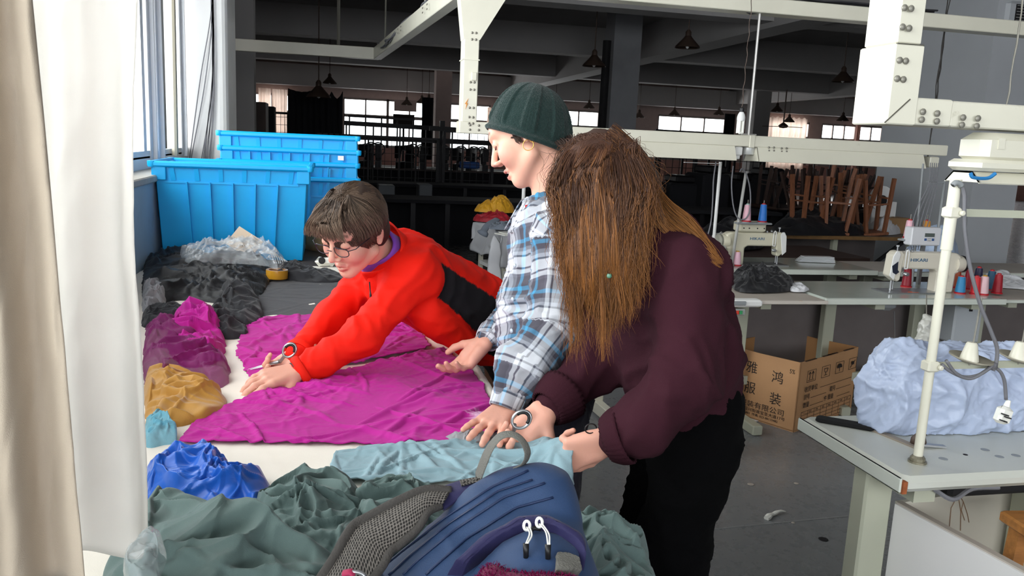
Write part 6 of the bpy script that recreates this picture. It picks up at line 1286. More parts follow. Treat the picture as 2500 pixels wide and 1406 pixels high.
def hand_prims(w, fw_, back, side, curls=(.3, .3, .3, .3), thumb=(.75, .55, 0), spread=.10, sc=1.):
    """w wrist, fw_ direction of the fingers, back = back of hand direction, side=+1/-1 which way the thumb leaves"""
    fw_ = nrm(fw_); back = nrm(back-fw_*(back@fw_)); sd = np.cross(back, fw_)*side; p = []; Q = lambda f, s, b=0: w+(fw_*f+sd*s+back*b)*sc
    kn = [(.086, .030), (.091, .0095), (.087, -.0105), (.078, -.029)]; ln = [.072, .080, .075, .058]
    p.append(cap(w-fw_*.025*sc, w, .022*sc, .022*sc, n=back, s=.75, k=.014))
    for (f_, s_) in kn: p.append(cap(Q(.004, s_*.62), Q(f_, s_), .0150*sc, .0112*sc, k=.012))
    p.append(cap(Q(.03, .018, -.006), Q(.062, .020, -.008), .014*sc, .012*sc, k=.012)); p.append(cap(Q(.03, -.018, -.006), Q(.06, -.022, -.006), .013*sc, .011*sc, k=.012))
    for i, ((f_, s_), l, c) in enumerate(zip(kn, ln, curls)):
        a = Q(f_, s_); c3 = c if hasattr(c, '__len__') else (c, c*1.2, c*.8); th = 0; sp = spread*(1.2-.9*i); r = (.0098, .0100, .0096, .0084)[i]*sc
        for j, (fr, cc) in enumerate(zip((.44, .31, .25), c3)):
            th += cc; dr = fw_*math.cos(th)*math.cos(sp)+sd*math.sin(sp)*abs(math.cos(th))-back*math.sin(th); b = a+nrm(dr)*l*fr*sc; p.append(cap(a, b, r*(1-.07*j), r*(.93-.09*j), k=.004)); a = b
    a = Q(.018, .022, -.004); d1 = nrm(fw_*thumb[0]+sd*(1-thumb[0]*.35)+back*(-.25+thumb[2])); b = a+d1*.042*sc; p.append(cap(a, b, .016*sc, .0125*sc, k=.010)); d2 = nrm(fw_*(thumb[0]+.35)+sd*thumb[1]+back*(-.15+thumb[2])); c_ = b+d2*.030*sc; p.append(cap(b, c_, .0118*sc, .0108*sc, k=.004)); d3 = nrm(fw_*(thumb[0]+.6)+sd*thumb[1]*.3+back*(-.2+thumb[2])); p.append(cap(c_, c_+d3*.024*sc, .0108*sc, .0085*sc, k=.004))
    return p
def merge(parts):
    vs, fs, cs, n = [], [], [], 0
    for v, f, c in parts: vs.append(v); fs.append(f+n); cs.append(c); n += len(v)
    return np.concatenate(vs), np.concatenate(fs), np.concatenate(cs)
def make_body(root, head, hands, neck, torso, Q, name='body'):
    parts = []
    v, f = implicit(head+neck, .0037, .016); v = relax(v, f, 1, .35); parts.append((v, f, skin_cols(v, Q)))
    for h in hands:
        v, f = implicit(h, .0030, .006); c = np.tile(SK, (len(v), 1)); tips = np.clip(1.0-.0*v[:, 0], 0, 1); parts.append((v, f, c*(1-.22)+SKP*.22))
    v, f = implicit(torso, .016, .05); parts.append((v, f, np.tile(SK, (len(v), 1)))); v, f, c = merge(parts)
    return polymesh(name, v, f, m_skin, parent=root, cols=c)
def garment(name, root, prims, m, h=.0075, k=.05, fold=.010, seed=1., cols=None, fr=10, mi=None, mats=None, rel=2, extra=None):
    v, f = implicit(prims, h, k); v = relax(v, f, rel, .5); n = vnormals(v, f); uv, idx = limb_uv(v, prims)
    q = (v+.03*np.stack([pn(v*7+seed), pn(v*7+seed+3), pn(v*7+seed+6)], 1))*V(1., 1., 1.25); w = pn(v*4.5+seed)*.9
    r1 = 1-np.abs(pn(q*fr+w[:, None]+seed)*2); r2 = 1-np.abs(pn(q*fr*2.1+w[:, None]*1.5+seed+5)*2); r3 = pn(v*fr*.55+seed+9)
    v = v+n*(fold*(.75*np.clip(r1, 0, 1)**1.6+.38*np.clip(r2, 0, 1)**1.5+.8*r3)-fold*.35)[:, None]
    if extra is not None: v = extra(v, n, uv, idx)
    c = cols(v, uv, idx) if cols is not None else None
    return polymesh(name, v, f, m, parent=root, cols=c, uv=uv), v, uv, idx
def ribbed(name, root, a, b, r0, r1, m, n=44, amp=.0022, flat=None):
    x, y, z = frame(a, b); v = []; rows = 6
    for j in range(rows+1):
        s_ = j/rows; c = a+(b-a)*s_; r = r0+(r1-r0)*s_+.004*math.sin(math.pi*s_)
        for i in range(n*2):
            t_ = math.pi*i/n; rr = r+(amp if i % 2 else -amp); v.append(c+rr*(math.cos(t_)*x+math.sin(t_)*y*(flat or 1)))
    k = n*2; f = [(j*k+i, j*k+(i+1) % k, (j+1)*k+(i+1) % k, (j+1)*k+i) for j in range(rows) for i in range(k)]
    return MB().add(v, f).build(name, m, root, world=True, smooth=True, solid=.003)
def collar(name, root, c, ax, fr_, r0, r1, h, gap, m, hf=None, n=40, flat=1., solid=.003, wob=.004, cols=None):
    """open band of cloth round the neck: c base centre, ax up the neck, fr_ front where it opens"""
    ax = nrm(ax); fr_ = nrm(fr_-ax*(fr_@ax)); sd = np.cross(ax, fr_); v = []; rows = 7
    for j in range(rows+1):
        s_ = j/rows
        for i in range(n+1):
            a = gap+(2*math.pi-2*gap)*i/n; r = r0+(r1-r0)*s_+wob*math.sin(a*3+s_*2); hh = h*s_*((hf or 1)+(1-(hf or 1))*(.5-.5*math.cos(a))); v.append(c+ax*hh+r*(math.cos(a)*fr_+math.sin(a)*sd*flat))
    f = [(j*(n+1)+i, j*(n+1)+i+1, (j+1)*(n+1)+i+1, (j+1)*(n+1)+i) for j in range(rows) for i in range(n)]
    return MB().add(v, f).build(name, m, root, world=True, smooth=True, solid=solid)
def strands(name, root, paths, radii, cols, m, n=3):
    """many thin tapering hair strands as one mesh; paths (S,K,3)"""
    S_, K_, _ = paths.shape; T = np.gradient(paths, axis=1); T /= np.linalg.norm(T, axis=2)[..., None]+1e-9; ref = np.where(np.abs(T[..., 2:3]) < .9, V(0, 0, 1), V(1, 0, 0)); X = np.cross(ref, T); X /= np.linalg.norm(X, axis=2)[..., None]+1e-9; Y = np.cross(T, X)
    a = np.arange(n)*2*math.pi/n; v = paths[:, :, None]+radii[..., None, None]*(np.cos(a)[None, None, :, None]*X[:, :, None]+np.sin(a)[None, None, :, None]*Y[:, :, None])
    idx = np.arange(S_*K_*n).reshape(S_, K_, n); A = idx[:, :-1]; B = idx[:, 1:]; f = np.stack([A, np.roll(A, -1, 2), np.roll(B, -1, 2), B], -1).reshape(-1, 4)
    return polymesh(name, v.reshape(-1, 3), f, m, parent=root, cols=np.repeat(cols.reshape(-1, 3), n, 0))
m_hair = mat('hair_strands', '4a352a', .5, attr='col', spec=.35); m_hair.node_tree.nodes['Principled BSDF'].inputs['Anisotropic'].default_value = .4
def shoe(b, p, d, m=None):
    d = nrm(V(d[0], d[1], 0)); b.append(cap(p+V(0, 0, .05)-d*.05, p+V(0, 0, .035)+d*.14, .045, .036)); b.append(cap(p+V(0, 0, .05)-d*.05, p+V(0, 0, .10)-d*.04, .045, .05))
# ------------------------------------------------------------------ person in the red jacket
m_red = fabric('red_softshell', 'e8200c', rough=.75, var=.03, sheen=.0, spec=.25, attr='col', bump=.08); m_blacktr = fabric('dark_trousers', '2c2c30', rough=.9)
hipc = P(1235, 812, 2.78); p1 = empty('person', (hipc[0]+.05, hipc[1], 0), 'person in a red jacket with glasses bending over the magenta cloth', 'person')
hc = P(862, 560, 2.25); f1 = D(-.44, -.58, .66); u1_ = D(-.10, .80, .55); hp, Q1, B1_ = head_prims(hc, f1, u1_, 1.0)
nb = P(952, 640, 2.44); neck = [cap(Q1(0, -.025, -.05), nb, .050, .058)]
Ls, Le, Lw = P(1012, 676, 2.34), P(888, 818, 2.22), P(738, 908, 2.165); Rs, Re, Rw = P(905, 668, 2.55), P(812, 775, 2.42), P(733, 862, 2.26)
hL = hand_prims(P(722, 908, 2.150), PZ(610, 934, .880)-P(722, 908, 2.150), D(.05, .80, .45), +1 if True else -1, curls=((.15, .35, .2), (.2, .4, .25), (.25, .45, .3), (.3, .5, .3)), thumb=(.8, .45, -.2), spread=.07)
hR = hand_prims(P(740, 862, 2.26), D(-.72, -.55, .3), D(.45, -.10, -.75), -1, curls=((.55, .9, .5), (.7, 1.0, .6), (.8, 1.0, .6), (.9, 1.0, .6)), thumb=(.9, .2, .1), spread=.03, sc=.95)
chest = P(985, 668, 2.46); belly = P(1205, 792, 2.70); ax1 = nrm(belly-chest)
make_body(p1, hp, [hL, hR], neck, [cap(chest, belly, .11, .11), cap(hipc, V(hipc[0]+.04, hipc[1], .1), .08, .05)], Q1)
dep = nrm(TW-ax1*(TW@ax1)); upx = np.cross(ax1, dep); upx = upx if upx[2] > 0 else -upx
pj = [cap(chest, belly, .128, .135, n=dep, s=1.22, id=0), cap(P(968, 650, 2.48), chest, .055, .115, id=0), cap(Ls, P(985, 660, 2.46), .068, .09, id=0), cap(Rs, P(960, 650, 2.46), .075, .09, id=0),
      cap(Ls, Le, .063, .050, id=1), cap(Le, Lw, .050, .039, id=2), cap(Rs, Re, .060, .049, id=3), cap(Re, Rw, .049, .037, id=4), cap(P(1045, 770, 2.36), P(1135, 838, 2.46), .045, .04, id=5), cap(belly, hipc, .13, .125, id=0)]
def redcol(v, uv, idx):
    w = v-chest; t_ = (w@ax1)/np.linalg.norm(belly-chest); a = (w@upx)/.135; s_ = w@dep; blk = (idx == 0) | (idx == 9)
    m_ = blk & (t_ > -.05+.12*a) & (a < .66-.10*t_) & (a > -.60) & (s_ > -.05); c = np.tile(L3('e81a06'), (len(v), 1)); c[m_] = L3('1d1b1e'); return c
jk, jv, juv, jidx = garment('jacket', p1, pj, m_red, h=.0072, k=.035, fold=.010, seed=2., fr=7.5, cols=redcol)
# sleeve cuffs, seams, collar, scarf, zip
ribbed('cuff', p1, Lw+(Lw-Le)*-.06, Lw+nrm(Lw-Le)*.012, .043, .0435, MATS['red_softshell_trim'] if 'red_softshell_trim' in MATS else fabric('red_softshell_trim', 'e8200c', rough=.75, sheen=0, spec=.25, bump=.08), n=20, amp=.0004)
ribbed('cuff', p1, Rw+(Rw-Re)*-.06, Rw+nrm(Rw-Re)*.012, .041, .0415, MATS['red_softshell_trim'], n=20, amp=.0004)
nax = nrm(Q1(0, -.03, -.03)-nb); cb_ = nb+nax*.018
collar('jacket_collar', p1, cb_, nax, D(-.75, -.35, .5), .092, .086, .085, .35, MATS['red_softshell_trim'], hf=.85, solid=.005)
collar('purple_scarf', p1, cb_+nax*.02, nax, D(-.75, -.35, .5), .075, .068, .085, .15, fabric('purple_scarf_cloth', '7d45b5', rough=.8, var=.15), hf=.7, solid=.006, wob=.007)
MB().tube(catmull([P(934, 700, 2.31), P(925, 730, 2.31), P(912, 770, 2.33)], 4), .0022, 5).tube(catmull([P(902, 688, 2.28), P(904, 712, 2.28), P(906, 742, 2.28)], 4), [.002]*5+[.0035]*4, 6).build('zip', m_black, p1, world=True)
pt = [cap(belly, hipc, .12, .135), cap(hipc+V(0, -.08, -.02), V(hipc[0]+.10, hipc[1]-.10, .50), .095, .068), cap(V(hipc[0]+.10, hipc[1]-.10, .50), V(hipc[0]+.10, hipc[1]-.08, .10), .068, .050), cap(hipc+V(0, .08, -.02), V(hipc[0]+.14, hipc[1]+.10, .50), .095, .068), cap(V(hipc[0]+.14, hipc[1]+.10, .50), V(hipc[0]+.14, hipc[1]+.12, .10), .068, .050)]
garment('trousers', p1, pt, m_blacktr, h=.013, k=.04, fold=.008)
sh = []; shoe(sh, V(hipc[0]+.10, hipc[1]-.08, 0), (-1, 0)); v, f = implicit(sh, .008, .03); polymesh('shoe', v, f, m_black, parent=p1); sh = []; shoe(sh, V(hipc[0]+.14, hipc[1]+.12, 0), (-1, 0)); v, f = implicit(sh, .008, .03); polymesh('shoe', v, f, m_black, parent=p1)
# glasses
def lashes(root, Q):
    for q in (-1, 1): b = MB(); b.tube([Q(q*(.0175+.0285*t_), .0895-.007*t_-.012*abs(t_-.45)**1.5, -.0005-.0035*math.sin(math.pi*t_)+.001) for t_ in np.linspace(0, 1, 10)], [.0004, .0008, .001, .0011, .0012, .0013, .0013, .0012, .001, .0006], 5); b.build('eyelashes', mat('dark_lashes', '2c1f1a', .7), root, world=True)
def glasses(root, Q, s, f, u):
    b = MB()
    for q in (-1, 1):
        pts = [Q(q*(.031+.024*math.copysign(abs(math.cos(a))**.7, math.cos(a))), .103-.006*abs(math.cos(a)), -.002+.0135*math.copysign(abs(math.sin(a))**.7, math.sin(a))) for a in np.linspace(0, 2*math.pi, 25)]; b.tube(pts, .0013, 6, cap=False)
        b.tube([Q(q*.055, .098, .004), Q(q*.072, .085, .006), Q(q*.080, .0, .004)], .0013, 6)
    b.tube(catmull([Q(-.008, .108, .002), Q(0, .112, .006), Q(.008, .108, .002)], 4), .0012, 6); b.build('glasses_frame', mat('gunmetal_frame', '33343c', .35, .6), root, world=True, smooth=True)
    b = MB()
    for q in (-1, 1):
        k = b.n; pts = [Q(q*(.031+.0235*math.copysign(abs(math.cos(a))**.7, math.cos(a))), .102, -.002+.013*math.copysign(abs(math.sin(a))**.7, math.sin(a))) for a in np.linspace(0, 2*math.pi, 20, endpoint=False)]; b.add(pts, [tuple(range(20))])
    b.build('lens', m_glass, root, world=True)
glasses(p1, Q1, *B1_); lashes(p1, Q1)
def short_hair(root, Q, n, seed, cdark, clight, Lmax=.115, rr=(.0006, .0010)):
    """tousled short hair: strands running over the skull from the parting outwards"""
    rnd_ = np.random.RandomState(seed); K_ = 9; part = V(.015, .035, .115)
    ctr = V(0, -.014, .028); rad = V(.083, .103, .096); P0 = rnd_.normal(size=(n, 3)); P0[:, 2] = np.abs(P0[:, 2])*1.0+.1*rnd_.rand(n)-.15; nn_ = n//4; P0[:nn_] = nrm(V(.015, .035, .115)-V(0, -.014, .028))+.16*rnd_.normal(size=(nn_, 3)); P0 /= np.linalg.norm(P0, axis=1)[:, None]
    keep = ~((P0[:, 1] > .72) & (P0[:, 2] < .15)) & (P0[:, 2] > -.55); P0 = P0[keep]; n = len(P0)
    pd_ = nrm(part-ctr); paths = np.zeros((n, K_, 3)); cur = P0.copy(); step = (Lmax*(.55+.45*rnd_.rand(n))/.095/K_)[:, None]
    for j in range(K_):
        lift = 1.0+.03*rnd_.rand(n)[:, None]*0+.035*math.sin(math.pi*j/K_)+.028*pn(P0*5+seed)[:, None]; paths[:, j] = ctr+cur*rad*lift
        flow = cur-pd_; flow[:, 2] -= .5-.45*(j < 2); flow += .45*np.stack([pn(P0*2.5+seed+3), pn(P0*2.5+seed+6), pn(P0*2.5+seed+9)], 1)+.16*rnd_.normal(size=(n, 3)); flow -= cur*(flow*cur).sum(1)[:, None]; flow /= np.linalg.norm(flow, axis=1)[:, None]+1e-6; cur = cur+flow*step; cur /= np.linalg.norm(cur, axis=1)[:, None]
    W = np.zeros_like(paths)
    c = Q(0, 0, 0); ex, ey, ez = Q(1, 0, 0)-c, Q(0, 1, 0)-c, Q(0, 0, 1)-c; W = c+paths[..., :1]*ex+paths[..., 1:2]*ey+paths[..., 2:]*ez
    t_ = np.linspace(0, 1, K_)[None]; R_ = (rr[0]+(rr[1]-rr[0])*rnd_.rand(n))[:, None]*(1-.75*t_**2); mixv = np.clip(.35*rnd_.rand(n)[:, None]+.45*t_+.25*pn(P0*3+seed+1)[:, None], 0, 1)[..., None]; col = cdark*(1-mixv)+clight*mixv
    return strands('hair', root, W, R_, col, m_hair)
short_hair(p1, Q1, 8600, 5, L3('2e231e'), L3('7d6857'), Lmax=.135)
s_, f_, u_ = B1_; Rh = np.stack([s_, f_, u_], 1)
hcap = [ell(Q1(0, -.018, .034), V(.0815, .101, .092), Rh), ell(Q1(0, -.045, -.02), V(.074, .068, .07), Rh)]
v, f = implicit(hcap+[ell(Q1(0, .085, -.04), V(.085, .075, .085), Rh, op='-', k=.02)], .004, .02); n_ = vnormals(v, f); v = v+n_*(.004*pn(v*40)[:, None]); polymesh('hair_base', v, f, mat('hair_undercoat', '33261f', .6), parent=p1)
# fringe locks falling on the brow
def hug(pts, jit, bv, full=1.):
    for j in range(len(pts)):
        w_ = pts[j]-_o; l_ = np.linalg.norm(w_); h_ = bv.ray_cast(Vector(_o), Vector(w_/l_))
        if h_[0] is not None and h_[3] < l_+jit: pts[j] = _o+w_/l_*(h_[3]-jit)
    return pts
def locks(name, root, specs, m=m_hair, nsub=26, K_=18, seed=1, thick=.0011, spread=.008, c0=None, c1=None, wob=.004, taper=.8, bias=0, bv=None):
    rnd_ = np.random.RandomState(seed); PP = []; RR = []; CC = []
    for sp in specs:
        pts = resample(catmull(sp, 6), K_); T = np.gradient(pts, axis=0); T /= np.linalg.norm(T, axis=1)[:, None]; X = np.cross(T, V(.3, .1, 1)); X /= np.linalg.norm(X, axis=1)[:, None]+1e-6; Y = np.cross(T, X); t_ = np.linspace(0, 1, K_)
        for k in range(nsub):
            a, r = rnd_.rand()*6.28, spread*math.sqrt(rnd_.rand()); tw = rnd_.uniform(-2, 2); prof = (1-.93*t_**2.5)*(.7+.45*np.sin(9*t_+sp[0][0]*90)); q = pts+(X*(np.cos(a+tw*t_)*r*prof)[:, None]+Y*(np.sin(a+tw*t_)*r*prof)[:, None]); ph = rnd_.rand(3)*9
            q = q+wob*np.stack([np.sin(t_*(6+3*rnd_.rand())+ph[0]), np.sin(t_*(7+3*rnd_.rand())+ph[1]), .3*np.sin(t_*9+ph[2])], 1)*t_[:, None]*rnd_.rand(); e = 1-rnd_.rand()*.15
            q = pts[0]+(resample(q, K_)-q[0])*1.0+(q[0]-pts[0]) if e > 2 else q; q = resample(q[:max(5, int(K_*(.72+.28*rnd_.rand())))], K_); q = hug(q, .004+.006*rnd_.rand(), bv) if bv else q; PP.append(q); RR.append(thick*(.7+.6*rnd_.rand())*(1-taper*t_**3)); m_ = np.clip(t_*.95+.22*rnd_.normal()+bias, 0, 1)[:, None]; CC.append(c0*(1-m_)+c1*m_)
    return strands(name, root, np.array(PP), np.array(RR), np.array(CC), m)
fr = []
for k in range(22):
    a = -.060+.0058*k; fr.append([Q1(a*.35+.01, .045, .118), Q1(a*.8, .092, .088), Q1(a*1.05, .108, .052), Q1(a*1.2-.004, .104, .022+.012*abs(a)/.06*(1 if k % 2 else .4))])
for k in range(15): a = .42+.10*k; fr.append([Q1(.03, .01, .12), Q1(.078*math.sin(a), .07*math.cos(a)+.01, .08), Q1(.092*math.sin(a), .085*math.cos(a), .035), Q1(.090*math.sin(a), .085*math.cos(a), -.002)])
for k in range(14): a = -.45-.11*k; fr.append([Q1(-.02, .01, .12), Q1(.080*math.sin(a), .07*math.cos(a)+.01, .08), Q1(.097*math.sin(a), .088*math.cos(a), .035), Q1(.104*math.sin(a), .090*math.cos(a), .005)])
locks('hair_fringe', p1, fr, nsub=34, seed=3, thick=.0010, spread=.011, c0=L3('33271f'), c1=L3('7d6857'), wob=.004, K_=12)
# wristwatch on the left wrist
wx = P(716, 911, 2.152); wa = nrm(Lw-P(722, 912, 2.155)); x_, y_, z_ = frame(wx, wx+wa); b = MB(); ring = [wx+.0295*(math.cos(a)*x_*1.05+math.sin(a)*y_*.9) for a in np.linspace(0, 2*math.pi, 25)]; b.tube(ring, .0042, 6, cap=False, flat=(z_, .35)); b.build('watch_strap', mat('black_strap', '1f1c1d', .5), p1, world=True, smooth=True)
fd = nrm(TW*.7-UP*.9); fd = nrm(fd-wa*(fd@wa)); MB().lathe([(.0125, 0), (.0135, .003), (.0125, .006), (0, .0062)], wx+fd*.028, fd, 20).build('watch_case', m_steel, p1, world=True, smooth='auto'); MB().lathe([(.0105, 0), (.0105, .0008), (0, .001)], wx+fd*.0342, fd, 20).build('watch_dial', m_tube, p1, world=True)
# ------------------------------------------------------------------ person in the plaid shirt and knitted hat
m_plaid = fabric('plaid_flannel', '8a8f98', rough=.9, var=.04, sheen=.15, attr=None, bump=.2)
def plaidify(m, P_=.105):
    nt = m.node_tree; N = nt.nodes; L = nt.links; b = N['Principled BSDF']; a = N.new('ShaderNodeAttribute'); a.attribute_name = 'wuv'; sp = N.new('ShaderNodeSeparateXYZ'); L.new(a.outputs['Vector'], sp.inputs[0]); cols = []
    st = [(0, 'd4d8df'), (.11, '5a5864'), (.15, 'cfd3da'), (.24, '5c5a66'), (.30, '46444e'), (.52, '3f8fb8'), (.60, '46444e'), (.70, '7d828c'), (.78, 'aeb5c0'), (.86, '4a5462'), (.90, 'd4d8df')]
    for ax, sc_, off in ((0, P_, .0), (1, P_*1.15, .3)):
        mm = N.new('ShaderNodeMath'); mm.operation = 'MULTIPLY_ADD'; L.new(sp.outputs[ax], mm.inputs[0]); mm.inputs[1].default_value = 1/sc_; mm.inputs[2].default_value = off+40; fr_ = N.new('ShaderNodeMath'); fr_.operation = 'FRACT'; L.new(mm.outputs[0], fr_.inputs[0])
        cr = N.new('ShaderNodeValToRGB'); cr.color_ramp.interpolation = 'LINEAR'; el_ = cr.color_ramp.elements
        pts = []
        for i, (p_, c_) in enumerate(st):
            pts.append((p_, c_)); nx_ = st[i+1][0] if i+1 < len(st) else 1.0
            pts.append((nx_-.012, c_))
        while len(el_) < len(pts): el_.new(.5)
        for e_, (p_, c_) in zip(el_, pts): e_.position = p_; e_.color = lin(c_)
        L.new(fr_.outputs[0], cr.inputs[0]); cols.append(cr.outputs[0])
    mx = N.new('ShaderNodeMix'); mx.data_type = 'RGBA'; mx.inputs[0].default_value = .5; L.new(cols[0], mx.inputs[6]); L.new(cols[1], mx.inputs[7]); L.new(mx.outputs[2], b.inputs['Base Color'])
plaidify(m_plaid)
hp2 = P(1336, 965, 2.05); p2 = empty('person', (hp2[0]+.03, hp2[1], 0), 'person in a blue grey plaid shirt and dark green knitted hat', 'person')
hc2 = P(1288, 330, 2.1); f2 = D(-.86, -.42, -.24); u2_ = D(-.36, .92, -.10); hpr, Q2, B2_ = head_prims(hc2, f2, u2_, 1.0, open_mouth=True, hat=True)
nb2 = P(1352, 505, 2.12); sh2L, el2L, wr2L = P(1372, 585, 1.99), P(1345, 815, 1.92), P(1238, 985, 1.87); sh2R, el2R, wr2R = P(1310, 580, 2.30), P(1275, 735, 2.34), P(1196, 822, 2.27)
h2L = hand_prims(P(1232, 1000, 1.862), PZ(1172, 1062, .888)-P(1232, 1000, 1.862), V(0, -.15, 1), -1 if False else +1, curls=((.0, .16, .1), (.0, .16, .1), (.0, .16, .1), (.0, .18, .1)), thumb=(.5, .8, -.05), spread=.24, sc=.95)
h2R = hand_prims(P(1183, 836, 2.25), D(-.60, -.62, .2), D(.45, -.65, -.5), +1, curls=((.2, .5, .4), (.35, .6, .4), (.45, .7, .5), (.5, .7, .5)), thumb=(.55, .8, .1), spread=.05, sc=.95)
tor = [cap(P(1350, 600, 2.13), P(1345, 880, 2.07), .10, .11)]
make_body(p2, hpr, [h2L, h2R], [cap(Q2(0, -.03, -.045), nb2, .046, .054)], tor+[cap(hp2, V(hp2[0], hp2[1], .2), .08, .05)], Q2)
cA, cB, cC = P(1350, 590, 2.13), P(1335, 760, 2.10), P(1330, 880, 2.07); wd = nrm(TW-nrm(cC-cA)*(TW@nrm(cC-cA)))
ps = [cap(cA, cB, .110, .118, n=wd, s=1.4, id=0), cap(cB, cC, .118, .122, n=wd, s=1.35, id=0), cap(nb2+V(0, 0, -.03), cA, .07, .11, id=0), cap(sh2L, P(1352, 560, 2.12), .064, .075, id=0), cap(sh2R, P(1345, 560, 2.15), .07, .075, id=0),
      cap(sh2L, el2L, .062, .056, id=1), cap(el2L, P(1275, 905, 1.89), .058, .056, id=2), cap(P(1275, 905, 1.89), P(1249, 960, 1.875), .058, .040, id=2), cap(sh2R, el2R, .065, .058, id=3), cap(el2R, wr2R, .058, .038, id=4)]
sh2_, v2_, uv2_, ix2_ = garment('plaid_shirt', p2, ps, m_plaid, h=.0065, k=.035, fold=.014, seed=6., fr=9)
def plaid_tube(name, root, a, b, r0, r1):
    v = []; uv = []; n = 40; x, y, z = frame(a, b); rows = 8
    for j in range(rows+1):
        s_ = j/rows; c = a+(b-a)*s_
        for i in range(n+1): t_ = 2*math.pi*i/n; r = r0+(r1-r0)*s_+.0015*math.sin(5*t_+3*s_); v.append(c+r*(math.cos(t_)*x+math.sin(t_)*y)); uv.append((t_*r0, s_*np.linalg.norm(b-a)+.04, 0))
    f = np.array([(j*(n+1)+i, j*(n+1)+i+1, (j+1)*(n+1)+i+1, (j+1)*(n+1)+i) for j in range(rows) for i in range(n)]); o = polymesh(name, v, f, m_plaid, parent=root, uv=np.array(uv)); md = o.modifiers.new('thick', 'SOLIDIFY'); md.thickness = .003; return o
plaid_tube('shirt_cuff', p2, P(1256, 938, 1.88), P(1232, 1000, 1.862), .0435, .038); plaid_tube('shirt_cuff', p2, P(1206, 808, 2.29), P(1190, 832, 2.26), .041, .037)
def plaid_sheet(name, root, G):
    n, k = G.shape[:2]; idx = np.arange(n*k).reshape(n, k); f = np.stack([idx[:-1, :-1], idx[:-1, 1:], idx[1:, 1:], idx[1:, :-1]], -1).reshape(-1, 4); u = np.cumsum(np.concatenate([np.zeros((n, 1)), np.linalg.norm(np.diff(G, axis=1), axis=2)], 1), 1); w = np.cumsum(np.concatenate([np.zeros((1, k)), np.linalg.norm(np.diff(G, axis=0), axis=2)], 0), 0)
    o = polymesh(name, G.reshape(-1, 3), f, m_plaid, parent=root, uv=np.stack([u, w, u*0], -1).reshape(-1, 3)); md = o.modifiers.new('thick', 'SOLIDIFY'); md.thickness = .003; return o
# shirt collar: stand and turned-over fall
nax2 = nrm(Q2(0, -.03, -.03)-nb2); ax2 = nrm(nax2+V(0, 0, .5)); fr2 = nrm(D(-.95, -.2, .1)-ax2*(D(-.95, -.2, .1)@ax2)); sd2 = np.cross(ax2, fr2); G = np.zeros((9, 50, 3)); c_ = nb2-V(0, 0, .03)
for j in range(9):
    for i in range(50):
        a = .32+(2*math.pi-.64)*i/49; s_ = j/8; k_ = abs(math.cos(a/2))**3
        if s_ < .35: r, hh = .073, .045*s_/.35
        else: q = (s_-.35)/.65; r, hh = .073+.030*q+.022*q*k_, .045-.048*q-.030*q*k_
        G[j, i] = c_+ax2*(hh+.012)+r*(math.cos(a)*fr2*1.05+math.sin(a)*sd2)
plaid_sheet('shirt_collar', p2, G)
pl = [P(x, y, d) for x, y, d in ((1284, 560, 2.06), (1272, 620, 2.02), (1266, 700, 1.985), (1262, 780, 1.965), (1262, 850, 1.955))]; pl = np.array(catmull(pl, 8)); w_ = D(.6, -.1, .6)
plc = nrm(TW*.6-RT*.7); G = np.array([[p+plc*.014+w_*t_ for t_ in (-.012, 0, .012)] for p in pl])
b = MB()
for i in range(3, len(pl), 8): b.lathe([(.0055, 0), (.0055, .002), (0, .0024)], pl[i]+plc*.016, plc, 10)
b.build('button', mat('pearl_button', 'b8c2cc', .3), p2, world=True, smooth=True)
G = np.zeros((12, 14, 3))
for j in range(12):
    for i in range(14): G[j, i] = P(1282+i*1.9-.3*j, 500+j*9.5, 2.055+.03*(j/11)-.0*i)+.006*math.sin(i)*RT
n_, k_ = 12, 14; idx = np.arange(n_*k_).reshape(n_, k_); polymesh('red_shirt', G.reshape(-1, 3), np.stack([idx[:-1, :-1], idx[:-1, 1:], idx[1:, 1:], idx[1:, :-1]], -1).reshape(-1, 4), fabric('red_undershirt', 'b8202c', rough=.8), parent=p2).modifiers.new('t', 'SOLIDIFY').thickness = .004
m_cord = fabric('corduroy_trousers', '221f2c', rough=.9); lg = D(0, 0, 1); lg = nrm(V(lg[0], lg[1], 0))
kn2a, kn2b = V(hp2[0]+.0, hp2[1]-.10, .48), V(hp2[0]+.03, hp2[1]+.12, .48)
pt = [cap(P(1335, 900, 2.05), hp2, .108, .112, n=wd, s=1.25), cap(hp2+lg*.085+V(0, 0, -.03), kn2a, .088, .066), cap(kn2a, V(kn2a[0]+.04, kn2a[1], .09), .07, .055), cap(hp2-lg*.085+V(0, 0, -.03), kn2b, .088, .066), cap(kn2b, V(kn2b[0]+.04, kn2b[1], .09), .07, .055)]
def cordrib(v, n, uv, idx): return v+n*(.0016*np.sin(uv[:, 0]*2*math.pi/.013))[:, None]
garment('corduroy_trousers', p2, pt, m_cord, h=.0075, k=.04, fold=.008, extra=cordrib, seed=8.)
for kx in (kn2a, kn2b): sh = []; shoe(sh, V(kx[0]+.04, kx[1], 0), (-1, -.1)); v, f = implicit(sh, .008, .03); polymesh('shoe', v, f, m_black, parent=p2)
